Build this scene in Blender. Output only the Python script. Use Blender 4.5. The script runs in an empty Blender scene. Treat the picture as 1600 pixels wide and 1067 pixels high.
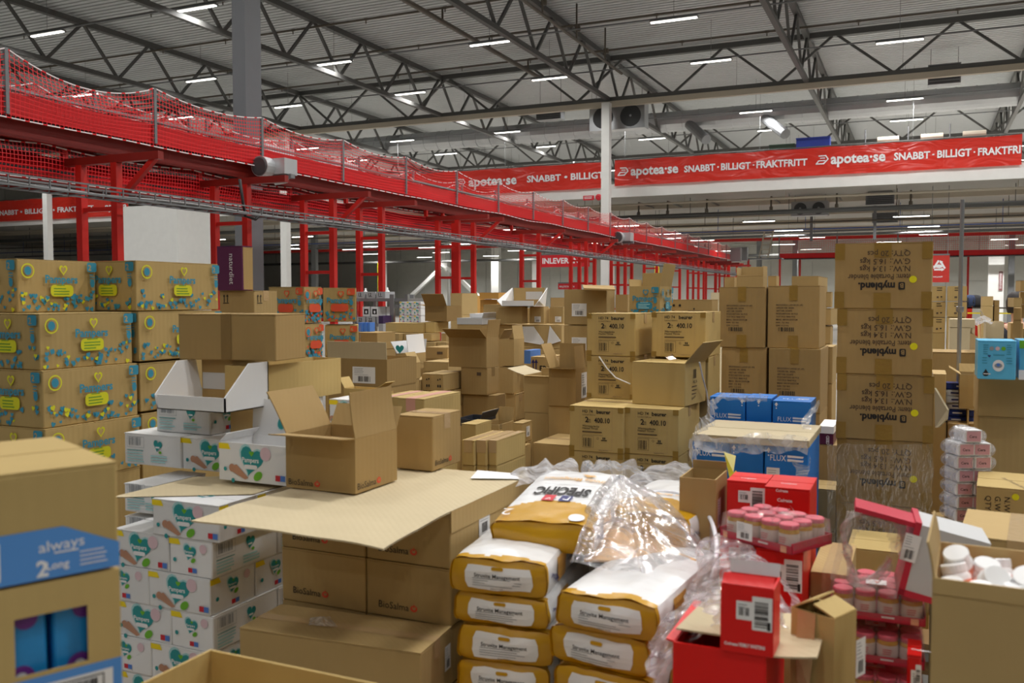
import bpy, bmesh, math, random
from math import sin, cos, pi, atan, radians as R
from mathutils import Vector, Matrix, noise
random.seed(7)
C = bpy.context.scene.collection
SC = bpy.context.scene

# ------------------------------------------------------------------ camera, light, exposure
FPX, HCAM, HORIZ = 1420.0, 1.7, 465.0
YAW = R(24.26)
PITCH = math.atan((533.5 - HORIZ) / FPX)
cam_d = bpy.data.cameras.new('camera'); cam = bpy.data.objects.new('camera', cam_d); C.objects.link(cam)
cam.location = (0, 0, HCAM)
cam.rotation_euler = (pi / 2 - PITCH, 0, YAW)
cam_d.sensor_width = 36; cam_d.lens = 36 * FPX / 1600
cam_d.dof.use_dof = True; cam_d.dof.focus_distance = 8.0; cam_d.dof.aperture_fstop = 4.2
cam_d.clip_end = 400
SC.camera = cam
vs = SC.view_settings
vs.view_transform = 'Standard'; vs.look = 'None'; vs.gamma = 1; vs.use_curve_mapping = False
vs.exposure = 0.24
wd = bpy.data.worlds.new('world'); SC.world = wd; wd.use_nodes = True
wd.node_tree.nodes['Background'].inputs[0].default_value = (.93, .97, 1, 1)
wd.node_tree.nodes['Background'].inputs[1].default_value = .05
SC.cycles.max_bounces = 7; SC.cycles.diffuse_bounces = 4; SC.cycles.glossy_bounces = 3
SC.cycles.transparent_max_bounces = 24; SC.cycles.transmission_bounces = 4
SC.cycles.sample_clamp_indirect = 4
SC.cycles.use_denoising = True
LAMP_W = 112          # watts of each hall lamp
MEZZ_W = 110           # watts of each lamp under the mezzanine
def lamp_light(parent, w, l, power, z=-.03):
    d = bpy.data.lights.new('lamp_light', 'AREA'); d.shape = 'RECTANGLE'; d.size = w; d.size_y = l
    d.energy = power; d.color = (1, .985, .965); d.spread = R(155)
    o = bpy.data.objects.new('lamp_light', d); C.objects.link(o); o.parent = parent; o.location = (0, 0, z)
    return o

# ------------------------------------------------------------------ picture <-> place
_f = Vector((-sin(YAW), cos(YAW), 0)); _r = Vector((cos(YAW), sin(YAW), 0)); _u = Vector((0, 0, 1))
def ray(px, py):
    X = (px - 800) / FPX; Y = (533.5 - py) / FPX
    fw = cos(PITCH) + Y * sin(PITCH); up = -sin(PITCH) + Y * cos(PITCH)
    return _f + _r * (X / fw) + _u * (up / fw)
def P(px, py, D): return Vector((0, 0, HCAM)) + ray(px, py) * D
def Pz(px, py, z): r_ = ray(px, py); return Vector((0, 0, HCAM)) + r_ * ((z - HCAM) / r_.z)
def Px(px, py, x): r_ = ray(px, py); return Vector((0, 0, HCAM)) + r_ * (x / r_.x)
def Py(px, py, y): r_ = ray(px, py); return Vector((0, 0, HCAM)) + r_ * (y / r_.y)

# ------------------------------------------------------------------ materials
MATS = {}; LONG = []
def nm(name):
    m = bpy.data.materials.new(name); m.use_nodes = True
    nt = m.node_tree; b = nt.nodes['Principled BSDF']
    MATS[name] = m
    return m, nt, b
def srgb(c):
    return tuple(((x / 255) / 12.92 if x / 255 <= .04045 else ((x / 255 + .055) / 1.055) ** 2.4) for x in c)
def plain(name, c, rough=.6, metal=0, emit=0, spec=None, bump=0, bscale=40, var=.06):
    if name in MATS: return MATS[name]
    m, nt, b = nm(name); c = srgb(c)
    b.inputs['Base Color'].default_value = (*c, 1)
    b.inputs['Roughness'].default_value = rough; b.inputs['Metallic'].default_value = metal
    if spec is not None: b.inputs['Specular IOR Level'].default_value = spec
    if emit:
        b.inputs['Emission Color'].default_value = (*c, 1); b.inputs['Emission Strength'].default_value = emit
    elif var:
        tc = nt.nodes.new('ShaderNodeTexCoord'); n = nt.nodes.new('ShaderNodeTexNoise')
        n.inputs['Scale'].default_value = 3; n.inputs['Detail'].default_value = 4
        nt.links.new(tc.outputs['Object'], n.inputs['Vector'])
        mx = nt.nodes.new('ShaderNodeMix'); mx.data_type = 'RGBA'
        mx.inputs[6].default_value = (*[x * (1 - var) for x in c], 1); mx.inputs[7].default_value = (*[min(1, x * (1 + var)) for x in c], 1)
        nt.links.new(n.outputs['Fac'], mx.inputs[0]); nt.links.new(mx.outputs[2], b.inputs['Base Color'])
    if bump:
        tc = nt.nodes.new('ShaderNodeTexCoord'); n = nt.nodes.new('ShaderNodeTexNoise'); bp = nt.nodes.new('ShaderNodeBump')
        n.inputs['Scale'].default_value = bscale; n.inputs['Detail'].default_value = 3
        bp.inputs['Strength'].default_value = bump; bp.inputs['Distance'].default_value = .01
        nt.links.new(tc.outputs['Object'], n.inputs['Vector']); nt.links.new(n.outputs['Fac'], bp.inputs['Height'])
        nt.links.new(bp.outputs['Normal'], b.inputs['Normal'])
    return m
def board(name, c, rough=.75, var=.07, flute=.25, fl=230):
    """corrugated board: soft mottling, faint vertical flute lines, slight difference from box to box"""
    if name in MATS: return MATS[name]
    m, nt, b = nm(name); c = srgb(c); N = nt.nodes.new; Lk = nt.links.new
    tc = N('ShaderNodeTexCoord')
    n = N('ShaderNodeTexNoise'); n.inputs['Scale'].default_value = 5; n.inputs['Detail'].default_value = 6; n.inputs['Roughness'].default_value = .65
    Lk(tc.outputs['Object'], n.inputs['Vector'])
    oi = N('ShaderNodeObjectInfo')
    mx = N('ShaderNodeMix'); mx.data_type = 'RGBA'
    mx.inputs[6].default_value = (*[x * (1 - var) for x in c], 1); mx.inputs[7].default_value = (*[x * (1 + var) for x in c], 1)
    Lk(n.outputs['Fac'], mx.inputs[0])
    hs = N('ShaderNodeHueSaturation'); mr = N('ShaderNodeMapRange')
    mr.inputs['To Min'].default_value = .9; mr.inputs['To Max'].default_value = 1.08
    Lk(oi.outputs['Random'], mr.inputs['Value']); Lk(mr.outputs['Result'], hs.inputs['Value'])
    Lk(mx.outputs[2], hs.inputs['Color']); Lk(hs.outputs['Color'], b.inputs['Base Color'])
    b.inputs['Roughness'].default_value = rough; b.inputs['Specular IOR Level'].default_value = .3
    sx = N('ShaderNodeSeparateXYZ'); Lk(tc.outputs['Object'], sx.inputs[0])
    ad = N('ShaderNodeMath'); Lk(sx.outputs['X'], ad.inputs[0]); Lk(sx.outputs['Y'], ad.inputs[1])
    ml = N('ShaderNodeMath'); ml.operation = 'MULTIPLY'; ml.inputs[1].default_value = fl; Lk(ad.outputs[0], ml.inputs[0])
    sn = N('ShaderNodeMath'); sn.operation = 'SINE'; Lk(ml.outputs[0], sn.inputs[0])
    n2 = N('ShaderNodeTexNoise'); n2.inputs['Scale'].default_value = 7; Lk(tc.outputs['Object'], n2.inputs['Vector'])
    m2 = N('ShaderNodeMath'); m2.operation = 'MULTIPLY_ADD'; m2.inputs[1].default_value = .06; Lk(sn.outputs[0], m2.inputs[0]); Lk(n2.outputs['Fac'], m2.inputs[2])
    bp = N('ShaderNodeBump'); bp.inputs['Strength'].default_value = flute; bp.inputs['Distance'].default_value = .012
    Lk(m2.outputs[0], bp.inputs['Height']); Lk(bp.outputs['Normal'], b.inputs['Normal'])
    return m
def film(name, tint=(255, 255, 255), milk=.25, gloss=.35, wr=30, strength=.6, rough=.12, streak=3):
    """thin clear plastic: see-through, with glossy creases and a little milkiness"""
    if name in MATS: return MATS[name]
    m, nt, b = nm(name); N = nt.nodes.new; Lk = nt.links.new
    nt.nodes.remove(b); out = nt.nodes['Material Output']; c = srgb(tint)
    tr = N('ShaderNodeBsdfTransparent'); tr.inputs[0].default_value = (*[.75 + .25 * x for x in c], 1)
    gl = N('ShaderNodeBsdfGlossy'); gl.inputs['Roughness'].default_value = rough
    df = N('ShaderNodeBsdfDiffuse'); df.inputs[0].default_value = (*c, 1)
    tl = N('ShaderNodeBsdfTranslucent'); tl.inputs[0].default_value = (*c, 1)
    tc = N('ShaderNodeTexCoord'); mp = N('ShaderNodeMapping'); mp.inputs['Scale'].default_value = (1, streak, 1)
    Lk(tc.outputs['Object'], mp.inputs[0])
    n = N('ShaderNodeTexNoise'); n.inputs['Scale'].default_value = wr; n.inputs['Detail'].default_value = 4; n.inputs['Distortion'].default_value = .8
    Lk(mp.outputs[0], n.inputs['Vector'])
    bp = N('ShaderNodeBump'); bp.inputs['Strength'].default_value = strength; bp.inputs['Distance'].default_value = .02
    Lk(n.outputs['Fac'], bp.inputs['Height'])
    for s in (gl, df): Lk(bp.outputs['Normal'], s.inputs['Normal'])
    a1 = N('ShaderNodeMixShader'); a1.inputs[0].default_value = .5; Lk(df.outputs[0], a1.inputs[1]); Lk(tl.outputs[0], a1.inputs[2])
    rp = N('ShaderNodeMapRange'); rp.inputs['From Min'].default_value = .4; rp.inputs['From Max'].default_value = .75
    rp.inputs['To Min'].default_value = milk * .5; rp.inputs['To Max'].default_value = min(1, milk * 2); Lk(n.outputs['Fac'], rp.inputs['Value'])
    a2 = N('ShaderNodeMixShader'); Lk(rp.outputs[0], a2.inputs[0]); Lk(tr.outputs[0], a2.inputs[1]); Lk(a1.outputs[0], a2.inputs[2])
    lw = N('ShaderNodeLayerWeight'); lw.inputs[0].default_value = gloss; Lk(bp.outputs['Normal'], lw.inputs['Normal'])
    gm = N('ShaderNodeMath'); gm.operation = 'MULTIPLY'; gm.use_clamp = True; gm.inputs[1].default_value = .55; Lk(lw.outputs['Fresnel'], gm.inputs[0])
    gx = N('ShaderNodeMath'); gx.operation = 'MINIMUM'; gx.inputs[1].default_value = .38; Lk(gm.outputs[0], gx.inputs[0])
    a3 = N('ShaderNodeMixShader'); Lk(gx.outputs[0], a3.inputs[0]); Lk(a2.outputs[0], a3.inputs[1]); Lk(gl.outputs[0], a3.inputs[2])
    Lk(a3.outputs[0], out.inputs[0])
    return m
K_YEL = board('board_yellowish', (196, 169, 109))
K_BRN = board('board_brown', (170, 141, 91))
K_TAN = board('board_tan', (185, 157, 105))
K_PAM = board('board_kraft', (184, 157, 102))
K_LIGHT = board('board_pale', (200, 184, 150))
K_DARK = board('board_umber', (144, 116, 70))
K_WHITE = board('board_white', (236, 236, 236), rough=.5, var=.02, flute=.1)
K_GREYW = board('board_greyish', (200, 200, 200), rough=.6, var=.03, flute=.1)
K_RED = board('board_red', (224, 26, 24), rough=.4, var=.03, flute=.1)
K_BLUE = board('board_blue', (32, 120, 205), rough=.45, var=.03, flute=.1)
K_SKY = board('board_sky', (96, 186, 226), rough=.4, var=.03, flute=.05)
K_WINE = board('board_wine', (90, 36, 62), rough=.5, var=.04, flute=.05)
K_PURP = board('board_plum', (100, 46, 84), rough=.5, var=.04, flute=.05)
K_INK = board('board_inkblue', (40, 60, 140), rough=.4, var=.04, flute=.05)
TAPE = plain('tape_brown', (154, 122, 54), rough=.28, spec=.6, bump=.15, bscale=60)
TAPE_C = plain('tape_clear', (196, 166, 122), rough=.18, spec=.8, bump=.15, bscale=60)
PAPER = plain('paper_white', (240, 240, 240), rough=.6)
INK = plain('ink_black', (38, 34, 32), rough=.7)
INKF = plain('ink_faded', (92, 74, 56), rough=.8)
GREYT = plain('ink_grey', (150, 155, 160), rough=.7)
WHITEP = plain('print_white', (240, 240, 242), rough=.5)
PBLUE = plain('print_blue', (52, 142, 170), rough=.7)
PYEL = plain('print_yellow', (216, 214, 30), rough=.7)
PGRN = plain('print_green', (120, 160, 40), rough=.7)
PORG = plain('print_orange', (222, 84, 44), rough=.7)
PTEAL = plain('print_teal', (34, 148, 150), rough=.5)
PTEALL = plain('print_pale_teal', (170, 216, 218), rough=.5)
LEAF = plain('print_leaf', (110, 184, 40), rough=.5)
PINK = plain('print_pink', (226, 196, 204), rough=.5)
SKIN = plain('print_skin', (190, 140, 112), rough=.5)
PTAG = plain('print_tag_yellow', (250, 222, 20), rough=.5)
PRED = plain('print_red', (206, 34, 50), rough=.5)
PBL2 = plain('print_cornflower', (80, 130, 210), rough=.5)
DOTY = plain('sticker_yellow', (240, 232, 20), rough=.5)
LOGOR = plain('print_flame', (226, 78, 52), rough=.6)

# ------------------------------------------------------------------ mesh helpers
def mesh(name, verts, faces, mats, parent=None, fm=None, smooth=False, loc=None):
    me = bpy.data.meshes.new(name); me.from_pydata([tuple(v) for v in verts], [], faces)
    for m in (mats if isinstance(mats, (list, tuple)) else [mats]): me.materials.append(m)
    if fm: me.polygons.foreach_set('material_index', fm)
    if smooth: me.polygons.foreach_set('use_smooth', [True] * len(faces))
    me.update()
    o = bpy.data.objects.new(name, me); C.objects.link(o)
    if parent: o.parent = parent
    if loc is not None: o.location = loc
    return o
class MB:
    def __init__(s): s.v = []; s.f = []; s.m = []
    def add(s, vs_, fs, mi=0):
        b = len(s.v); s.v += [Vector(v) for v in vs_]; s.f += [tuple(i + b for i in f) for f in fs]; s.m += [mi] * len(fs); return s
    def box(s, a, b, mi=0):
        x0, y0, z0 = a; x1, y1, z1 = b
        return s.add([(x0, y0, z0), (x1, y0, z0), (x1, y1, z0), (x0, y1, z0), (x0, y0, z1), (x1, y0, z1), (x1, y1, z1), (x0, y1, z1)],
                     [(0, 3, 2, 1), (4, 5, 6, 7), (0, 1, 5, 4), (1, 2, 6, 5), (2, 3, 7, 6), (3, 0, 4, 7)], mi)
    def bar(s, p, q, w, h=None, mi=0, up=(0, 0, 1)):
        p = Vector(p); q = Vector(q); h = h or w; d = (q - p).normalized(); up = Vector(up)
        if abs(d.dot(up)) > .99: up = Vector((0, 1, 0)) if abs(d.y) < .9 else Vector((1, 0, 0))
        a = d.cross(up).normalized() * w / 2; b = a.cross(d).normalized() * h / 2
        vs_ = [c + k for c in (p, q) for k in (-a - b, a - b, a + b, -a + b)]
        return s.add(vs_, [(3, 2, 1, 0), (4, 5, 6, 7), (0, 1, 5, 4), (1, 2, 6, 5), (2, 3, 7, 6), (3, 0, 4, 7)], mi)
    def tube(s, pts, r, n=8, mi=0, cap=True):
        pts = [Vector(p) for p in pts]; rings = []; fs = []; vs_ = []
        for i, p in enumerate(pts):
            d = ((pts[min(i + 1, len(pts) - 1)] - pts[max(i - 1, 0)])).normalized()
            up = Vector((0, 0, 1)) if abs(d.z) < .95 else Vector((1, 0, 0))
            a = d.cross(up).normalized(); b = a.cross(d)
            rr = r[i] if isinstance(r, (list, tuple)) else r
            for k in range(n):
                t = 2 * pi * k / n; vs_.append(p + a * cos(t) * rr + b * sin(t) * rr)
        for i in range(len(pts) - 1):
            for k in range(n):
                k2 = (k + 1) % n; fs.append((i * n + k, i * n + k2, (i + 1) * n + k2, (i + 1) * n + k))
        if cap: fs.append(tuple(range(n - 1, -1, -1))); fs.append(tuple((len(pts) - 1) * n + k for k in range(n)))
        return s.add(vs_, fs, mi)
    def lathe(s, prof, n=20, c=(0, 0, 0), mi=0, axis='z'):
        vs_ = []; fs = []
        for r_, z in prof:
            for k in range(n):
                t = 2 * pi * k / n; v = (r_ * cos(t), r_ * sin(t), z)
                if axis == 'y': v = (v[0], v[2], v[1])
                if axis == 'x': v = (v[2], v[0], v[1])
                vs_.append(Vector(v) + Vector(c))
        for i in range(len(prof) - 1):
            for k in range(n):
                k2 = (k + 1) % n; fs.append((i * n + k, i * n + k2, (i + 1) * n + k2, (i + 1) * n + k))
        return s.add(vs_, fs, mi)
    def grid(s, fn, nu, nv, mi=0):
        vs_ = [fn(i / nu, j / nv) for j in range(nv + 1) for i in range(nu + 1)]
        fs = [(j * (nu + 1) + i, j * (nu + 1) + i + 1, (j + 1) * (nu + 1) + i + 1, (j + 1) * (nu + 1) + i) for j in range(nv) for i in range(nu)]
        return s.add(vs_, fs, mi)
    def build(s, name, mats, parent=None, smooth=False, loc=None):
        if isinstance(mats, (list, tuple)): fm = s.m
        else: fm = None
        return mesh(name, s.v, s.f, mats, parent, fm, smooth, loc)
def tag(o, label, cat, group=None):
    if len(label.split()) > 16: LONG.append(label)
    o['label'] = label; o['category'] = cat
    if group: o['group'] = group
    return o
def struct(o): o['kind'] = 'structure'; return o
def empty(name, loc, rz=0, label=None, cat=None, group=None):
    o = bpy.data.objects.new(name, None); C.objects.link(o); o.location = loc; o.rotation_euler = (0, 0, rz); o.empty_display_size = .1
    if label: tag(o, label, cat, group)
    return o

# ------------------------------------------------------------------ prints: flat shapes laid on a face
_tc = {}
def text2d(s, bold=0, mono=False):
    k = (s, bold)
    if k not in _tc:
        cu = bpy.data.curves.new('t', 'FONT'); cu.body = s; cu.resolution_u = 2; cu.offset = bold; cu.fill_mode = 'FRONT'
        ob = bpy.data.objects.new('t', cu); C.objects.link(ob)
        bpy.context.view_layer.update()
        me = bpy.data.meshes.new_from_object(ob.evaluated_get(bpy.context.evaluated_depsgraph_get()))
        vs_ = [(v.co.x, v.co.y) for v in me.vertices]; fs = [tuple(p.vertices) for p in me.polygons]
        bpy.data.objects.remove(ob); bpy.data.curves.remove(cu); bpy.data.meshes.remove(me)
        x0 = min((v[0] for v in vs_), default=0); x1 = max((v[0] for v in vs_), default=1)
        _tc[k] = ([(x - x0, y) for x, y in vs_], fs, x1 - x0)
    return _tc[k]
class Dec:
    """list of (material, verts2d, faces); later items lie above earlier ones"""
    def __init__(s): s.it = []
    def poly(s, m, pts): s.it.append((m, list(pts), [tuple(range(len(pts)))])); return s
    def rect(s, m, x, y, w, h): return s.poly(m, [(x, y), (x + w, y), (x + w, y + h), (x, y + h)])
    def rrect(s, m, x, y, w, h, r=.01):
        r = min(r, w / 2, h / 2); p = []
        for cx, cy, a in ((x + w - r, y + r, -90), (x + w - r, y + h - r, 0), (x + r, y + h - r, 90), (x + r, y + r, 180)):
            for k in range(5): t = R(a + k * 22.5); p.append((cx + r * cos(t), cy + r * sin(t)))
        return s.poly(m, p)
    def ell(s, m, x, y, rx, ry=None, n=18, a=0):
        ry = ry or rx
        return s.poly(m, [(x + rx * cos(2 * pi * k / n) * cos(a) - ry * sin(2 * pi * k / n) * sin(a), y + rx * cos(2 * pi * k / n) * sin(a) + ry * sin(2 * pi * k / n) * cos(a)) for k in range(n)])
    def ring(s, m, x, y, r, w, n=20):
        v = []; f = []
        for k in range(n):
            t = 2 * pi * k / n; v += [(x + r * cos(t), y + r * sin(t)), (x + (r - w) * cos(t), y + (r - w) * sin(t))]
        for k in range(n): a = 2 * k; b = 2 * ((k + 1) % n); f.append((a, b, b + 1, a + 1))
        s.it.append((m, v, f)); return s
    def frame(s, m, x, y, w, h, t=.003):
        for a in ((x, y, w, t), (x, y + h - t, w, t), (x, y, t, h), (x + w - t, y, t, h)): s.rect(m, *a)
        return s
    def heart(s, m, x, y, w, h=None, rot=0, n=24):
        h = h or w; p = []
        for k in range(n):
            t = 2 * pi * k / n
            hx = 16 * sin(t) ** 3 / 32 * w; hy = (13 * cos(t) - 5 * cos(2 * t) - 2 * cos(3 * t) - cos(4 * t) + 2.5) / 29 * h
            p.append((x + hx * cos(rot) - hy * sin(rot), y + hx * sin(rot) + hy * cos(rot)))
        return s.poly(m, p[::-1])
    def text(s, m, t, x, y, h, bold=0, maxw=None, rot=0, align='l', sx=1):
        v, f, w = text2d(t, bold); k = h / .73; kx = k * sx
        if maxw and w * kx > maxw: kx = maxw / w
        ox = {'l': 0, 'c': -w * kx / 2, 'r': -w * kx}[align]
        s.it.append((m, [(x + (a * kx + ox) * cos(rot) - b * k * sin(rot), y + (a * kx + ox) * sin(rot) + b * k * cos(rot)) for a, b in v], f)); return s
    def bars(s, m, x, y, w, h, n=14, seed=1, horiz=False):
        rr = random.Random(seed); v = []; f = []; c = 0
        tot = n * 2; ws = [rr.choice((1, 1, 2, 3)) for _ in range(tot)]; u = (h if horiz else w) / sum(ws); p = 0
        for i, q in enumerate(ws):
            if i % 2 == 0:
                a0, a1 = p * u, (p + q) * u
                pts = [(x, y + a0), (x + w, y + a0), (x + w, y + a1), (x, y + a1)] if horiz else [(x + a0, y), (x + a1, y), (x + a1, y + h), (x + a0, y + h)]
                v += pts; f.append((c, c + 1, c + 2, c + 3)); c += 4
            p += q
        s.it.append((m, v, f)); return s
    def lines(s, m, x, y, w, n, step, h, seed=0):
        rr = random.Random(seed); v = []; f = []
        for i in range(n):
            ww = w * rr.uniform(.7, 1); a = y - i * step; b = len(v)
            v += [(x, a), (x + ww, a), (x + ww, a + h), (x, a + h)]; f.append((b, b + 1, b + 2, b + 3))
        s.it.append((m, v, f)); return s
    def shift(s, dx=0, dy=0, k=1):
        s.it = [(m, [(x * k + dx, y * k + dy) for x, y in v], f) for m, v, f in s.it]; return s
    def spun(s, cx, cy, a=pi):
        s.it = [(m, [(cx + (x - cx) * cos(a) - (y - cy) * sin(a), cy + (x - cx) * sin(a) + (y - cy) * cos(a)) for x, y in v], f) for m, v, f in s.it]; return s
    def data(s, o, u, v, n, lift=.0009, fn=None):
        mats = []; V = []; F = []; M = []
        for i, (m, vs_, fs) in enumerate(s.it):
            if m not in mats: mats.append(m)
            b = len(V); d = lift + .00022 * i
            for x, y in vs_: V.append(fn(x, y, d) if fn else o + u * x + v * y + n * d)
            F += [tuple(q + b for q in f) for f in fs]; M += [mats.index(m)] * len(fs)
        return V, F, mats, M
    def lay(s, name, parent, o, u, v, n, lift=.0009, fn=None):
        if not s.it: return None
        V, F, mats, M = s.data(Vector(o), Vector(u), Vector(v), Vector(n), lift, fn)
        return mesh(name, V, F, mats, parent, M)
def face(fc, W, L, H):
    return {'front': ((-W / 2, -L / 2, 0), (1, 0, 0), (0, 0, 1), (0, -1, 0)), 'right': ((W / 2, -L / 2, 0), (0, 1, 0), (0, 0, 1), (1, 0, 0)),
            'left': ((-W / 2, L / 2, 0), (0, -1, 0), (0, 0, 1), (-1, 0, 0)), 'back': ((W / 2, L / 2, 0), (-1, 0, 0), (0, 0, 1), (0, 1, 0)),
            'top': ((-W / 2, -L / 2, H), (1, 0, 0), (0, 1, 0), (0, 0, 1))}[fc]
def fsize(fc, W, L, H): return {'front': (W, H), 'back': (W, H), 'right': (L, H), 'left': (L, H), 'top': (W, L)}[fc]

# ------------------------------------------------------------------ cartons
def body_closed(W, L, H, seed=0, seam='x', j=.002):
    rr = random.Random(seed); mb = MB(); w, l = W / 2, L / 2
    bm = bmesh.new()
    q = MB(); q.box((-w, -l, 0), (w, l, H - .004))
    vs_ = [bm.verts.new(v + Vector((rr.uniform(-j, 0) * (1 if v.x > 0 else -1), rr.uniform(-j, 0) * (1 if v.y > 0 else -1), 0))) for v in q.v]
    for f in q.f: bm.faces.new([vs_[i] for i in f])
    bmesh.ops.bevel(bm, geom=bm.edges[:], offset=.0035, segments=1, affect='EDGES')
    bm.verts.index_update()
    mb.add([v.co.copy() for v in bm.verts], [tuple(v.index for v in f.verts) for f in bm.faces]); bm.free()
    g = .0015; e = .001
    t0 = H - .0045
    if seam == 'x':
        mb.box((-w + e, -l + e, t0), (w - e, -g, H - rr.uniform(0, .0008))); mb.box((-w + e, g, t0), (w - e, l - e, H))
    else:
        mb.box((-w + e, -l + e, t0), (-g, l - e, H)); mb.box((g, -l + e, t0), (w - e, l - e, H - rr.uniform(0, .0008)))
    return mb
def body_open(W, L, H, t=.005, z0=0):
    w, l = W / 2, L / 2; mb = MB()
    o = [(-w, -l), (w, -l), (w, l), (-w, l)]; i_ = [(-w + t, -l + t), (w - t, -l + t), (w - t, l - t), (-w + t, l - t)]
    v = [(x, y, 0) for x, y in o] + [(x, y, H) for x, y in o] + [(x, y, t) for x, y in i_] + [(x, y, H) for x, y in i_]
    f = [(3, 2, 1, 0), (8, 9, 10, 11)]
    for k in range(4):
        k2 = (k + 1) % 4; f += [(k, k2, 4 + k2, 4 + k), (8 + k2, 8 + k, 12 + k, 12 + k2), (4 + k, 4 + k2, 12 + k2, 12 + k)]
    return mb.add(v, f)
def flap_mb(side, W, L, H, ang, ln, bend=0, t=.004, taper=0, n=5):
    """side: which edge carries it; ang 0 closed .. 90 upright .. 180 level outward .. 270 hanging"""
    w, l = W / 2, L / 2
    hinge, inw, span = {'front': (Vector((0, -l + t / 2, H)), Vector((0, 1, 0)), Vector((w - .002, 0, 0))), 'back': (Vector((0, l - t / 2, H)), Vector((0, -1, 0)), Vector((w - .002, 0, 0))),
                        'left': (Vector((-w + t / 2, 0, H)), Vector((1, 0, 0)), Vector((0, l - .002, 0))), 'right': (Vector((w - t / 2, 0, H)), Vector((-1, 0, 0)), Vector((0, l - .002, 0)))}[side]
    mb = MB(); up = Vector((0, 0, 1)); p = hinge.copy(); pts = []
    for k in range(n + 1):
        a = R(ang + bend * k / n); d = inw * cos(a) + up * sin(a); nn = inw * -sin(a) + up * cos(a)
        pts.append((p.copy(), nn)); p = p + d * ln / n
    vs_ = []
    for k, (q, nn) in enumerate(pts):
        sp = span * (1 - taper * k / n)
        for s1, s2 in ((-1, -1), (1, -1), (1, 1), (-1, 1)): vs_.append(q + sp * s1 + nn * s2 * t / 2)
    fs = []
    for k in range(n):
        a, b = 4 * k, 4 * k + 4
        for i in range(4): fs.append((a + i, a + (i + 1) % 4, b + (i + 1) % 4, b + i))
    fs += [(3, 2, 1, 0), tuple(4 * n + i for i in range(4))]
    return mb.add(vs_, fs)
def tape_mb(W, L, H, along='x', w=.05, drop=.06, off=0, z=None):
    mb = MB(); e = .0008; a = W / 2 if along == 'x' else L / 2
    pts = [(-a - e, H - drop), (-a - e, H + e), (a + e, H + e), (a + e, H - drop)]
    vs_ = []
    for s, h in pts:
        for k in (-w / 2, w / 2): vs_.append((s, off + k, h) if along == 'x' else (off + k, s, h))
    return mb.add(vs_, [(0, 1, 3, 2), (2, 3, 5, 4), (4, 5, 7, 6)])
class Box: pass
def place(px_c, D, px_l, px_r, dyaw=0, W=None, L=None):
    """front-right corner at picture column px_c and distance D; ends of the two faces seen at px_l / px_r"""
    c = P(px_c, HORIZ, D); c.z = 0
    a = R(dyaw); dl = Vector((-cos(a), -sin(a), 0)); db = Vector((-sin(a), cos(a), 0))
    def solve(px, d):
        k = (px - 800) / FPX
        # (c+s d).r = k (c+s d).f
        n_ = k * c.dot(_f) - c.dot(_r); dd = d.dot(_r) - k * d.dot(_f)
        return n_ / dd
    if W is None: W = solve(px_l, dl)
    if L is None: L = solve(px_r, db)
    ctr = c + dl * W / 2 + db * L / 2
    return ctr, W, L, a, c
def z_at(py, D): return HCAM + (HORIZ - py) / FPX * D
BOXES = []
NAMEMAP = {'nappy': 'nappy_carton', 'wipes': 'wipes_carton', 'toothpaste': 'toothpaste_carton', 'mouthwash': 'mouthwash_carton', 'blanket': 'blanket_carton', 'blender': 'blender_carton', 'pouch': 'pouch_carton', 'appliance': 'appliance_box', 'filling': 'carton'}
def carton(ctr, W, L, H, z, rz, mat, name='carton', label=None, cat='carton', group=None, open_=None, tape=None, tapemat=None, prints=(), seam='x', seed=None, simple=False, drop=.06, tapew=.05):
    """prints: (face, Dec, partname[, label])"""
    seed = seed if seed is not None else len(BOXES)
    loc = (ctr.x, ctr.y, z)
    if name == 'carton': name = next((v for k, v in NAMEMAP.items() if (group or '').find(k) >= 0), 'carton')
    o = empty(name, loc, rz, label, cat, group)
    if open_ is None:
        mb = body_closed(W, L, H, seed, seam)
        mb.build('carton_body', mat, o)
    else:
        body_open(W, L, H).build('carton_body', mat, o)
        for fl in open_:
            side, ang, ln = fl[:3]; bend = fl[3] if len(fl) > 3 else random.uniform(-8, 8); fm_ = fl[4] if len(fl) > 4 else mat
            flap_mb(side, W, L, H, ang, ln, bend).build('flap', fm_, o)
    if tape:
        for al in tape.split('+'):
            tape_mb(W, L, H, al, tapew, drop).build('tape_strip', tapemat or TAPE_C, o)
    for pr in prints:
        fc, dec, pn = pr[:3]
        if pn == 'shipping_label' and len(dec.it) > 1:
            d1 = Dec(); d1.it = dec.it[:1]; d2 = Dec(); d2.it = dec.it[1:]; q = d1.lay(pn, o, *face(fc, W, L, H)); d2.lay('barcode', q, *face(fc, W, L, H), lift=.0014)
        else: q = dec.lay(pn, o, *face(fc, W, L, H))
        if q and len(pr) > 3: q['label'] = pr[3]
    o['dims'] = (W, L, H); del o['dims']
    b = Box(); b.o = o; b.W = W; b.L = L; b.H = H; b.z = z; b.rz = rz; b.ctr = Vector((ctr.x, ctr.y, z)); BOXES.append(b)
    return b
def clone(o, loc, rz, label, group=None):
    c = o.copy(); C.objects.link(c); c.location = loc; c.rotation_euler = (0, 0, rz); c['label'] = label
    if len(label.split()) > 16: LONG.append(label)
    if group: c['group'] = group
    for ch in o.children:
        d = ch.copy(); C.objects.link(d); d.parent = c
        for g in ch.children:
            e = g.copy(); C.objects.link(e); e.parent = d
    return c
WOOD = board('pallet_wood', (176, 140, 96), rough=.8, var=.15, flute=.3, fl=40)
_pal = []
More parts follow.
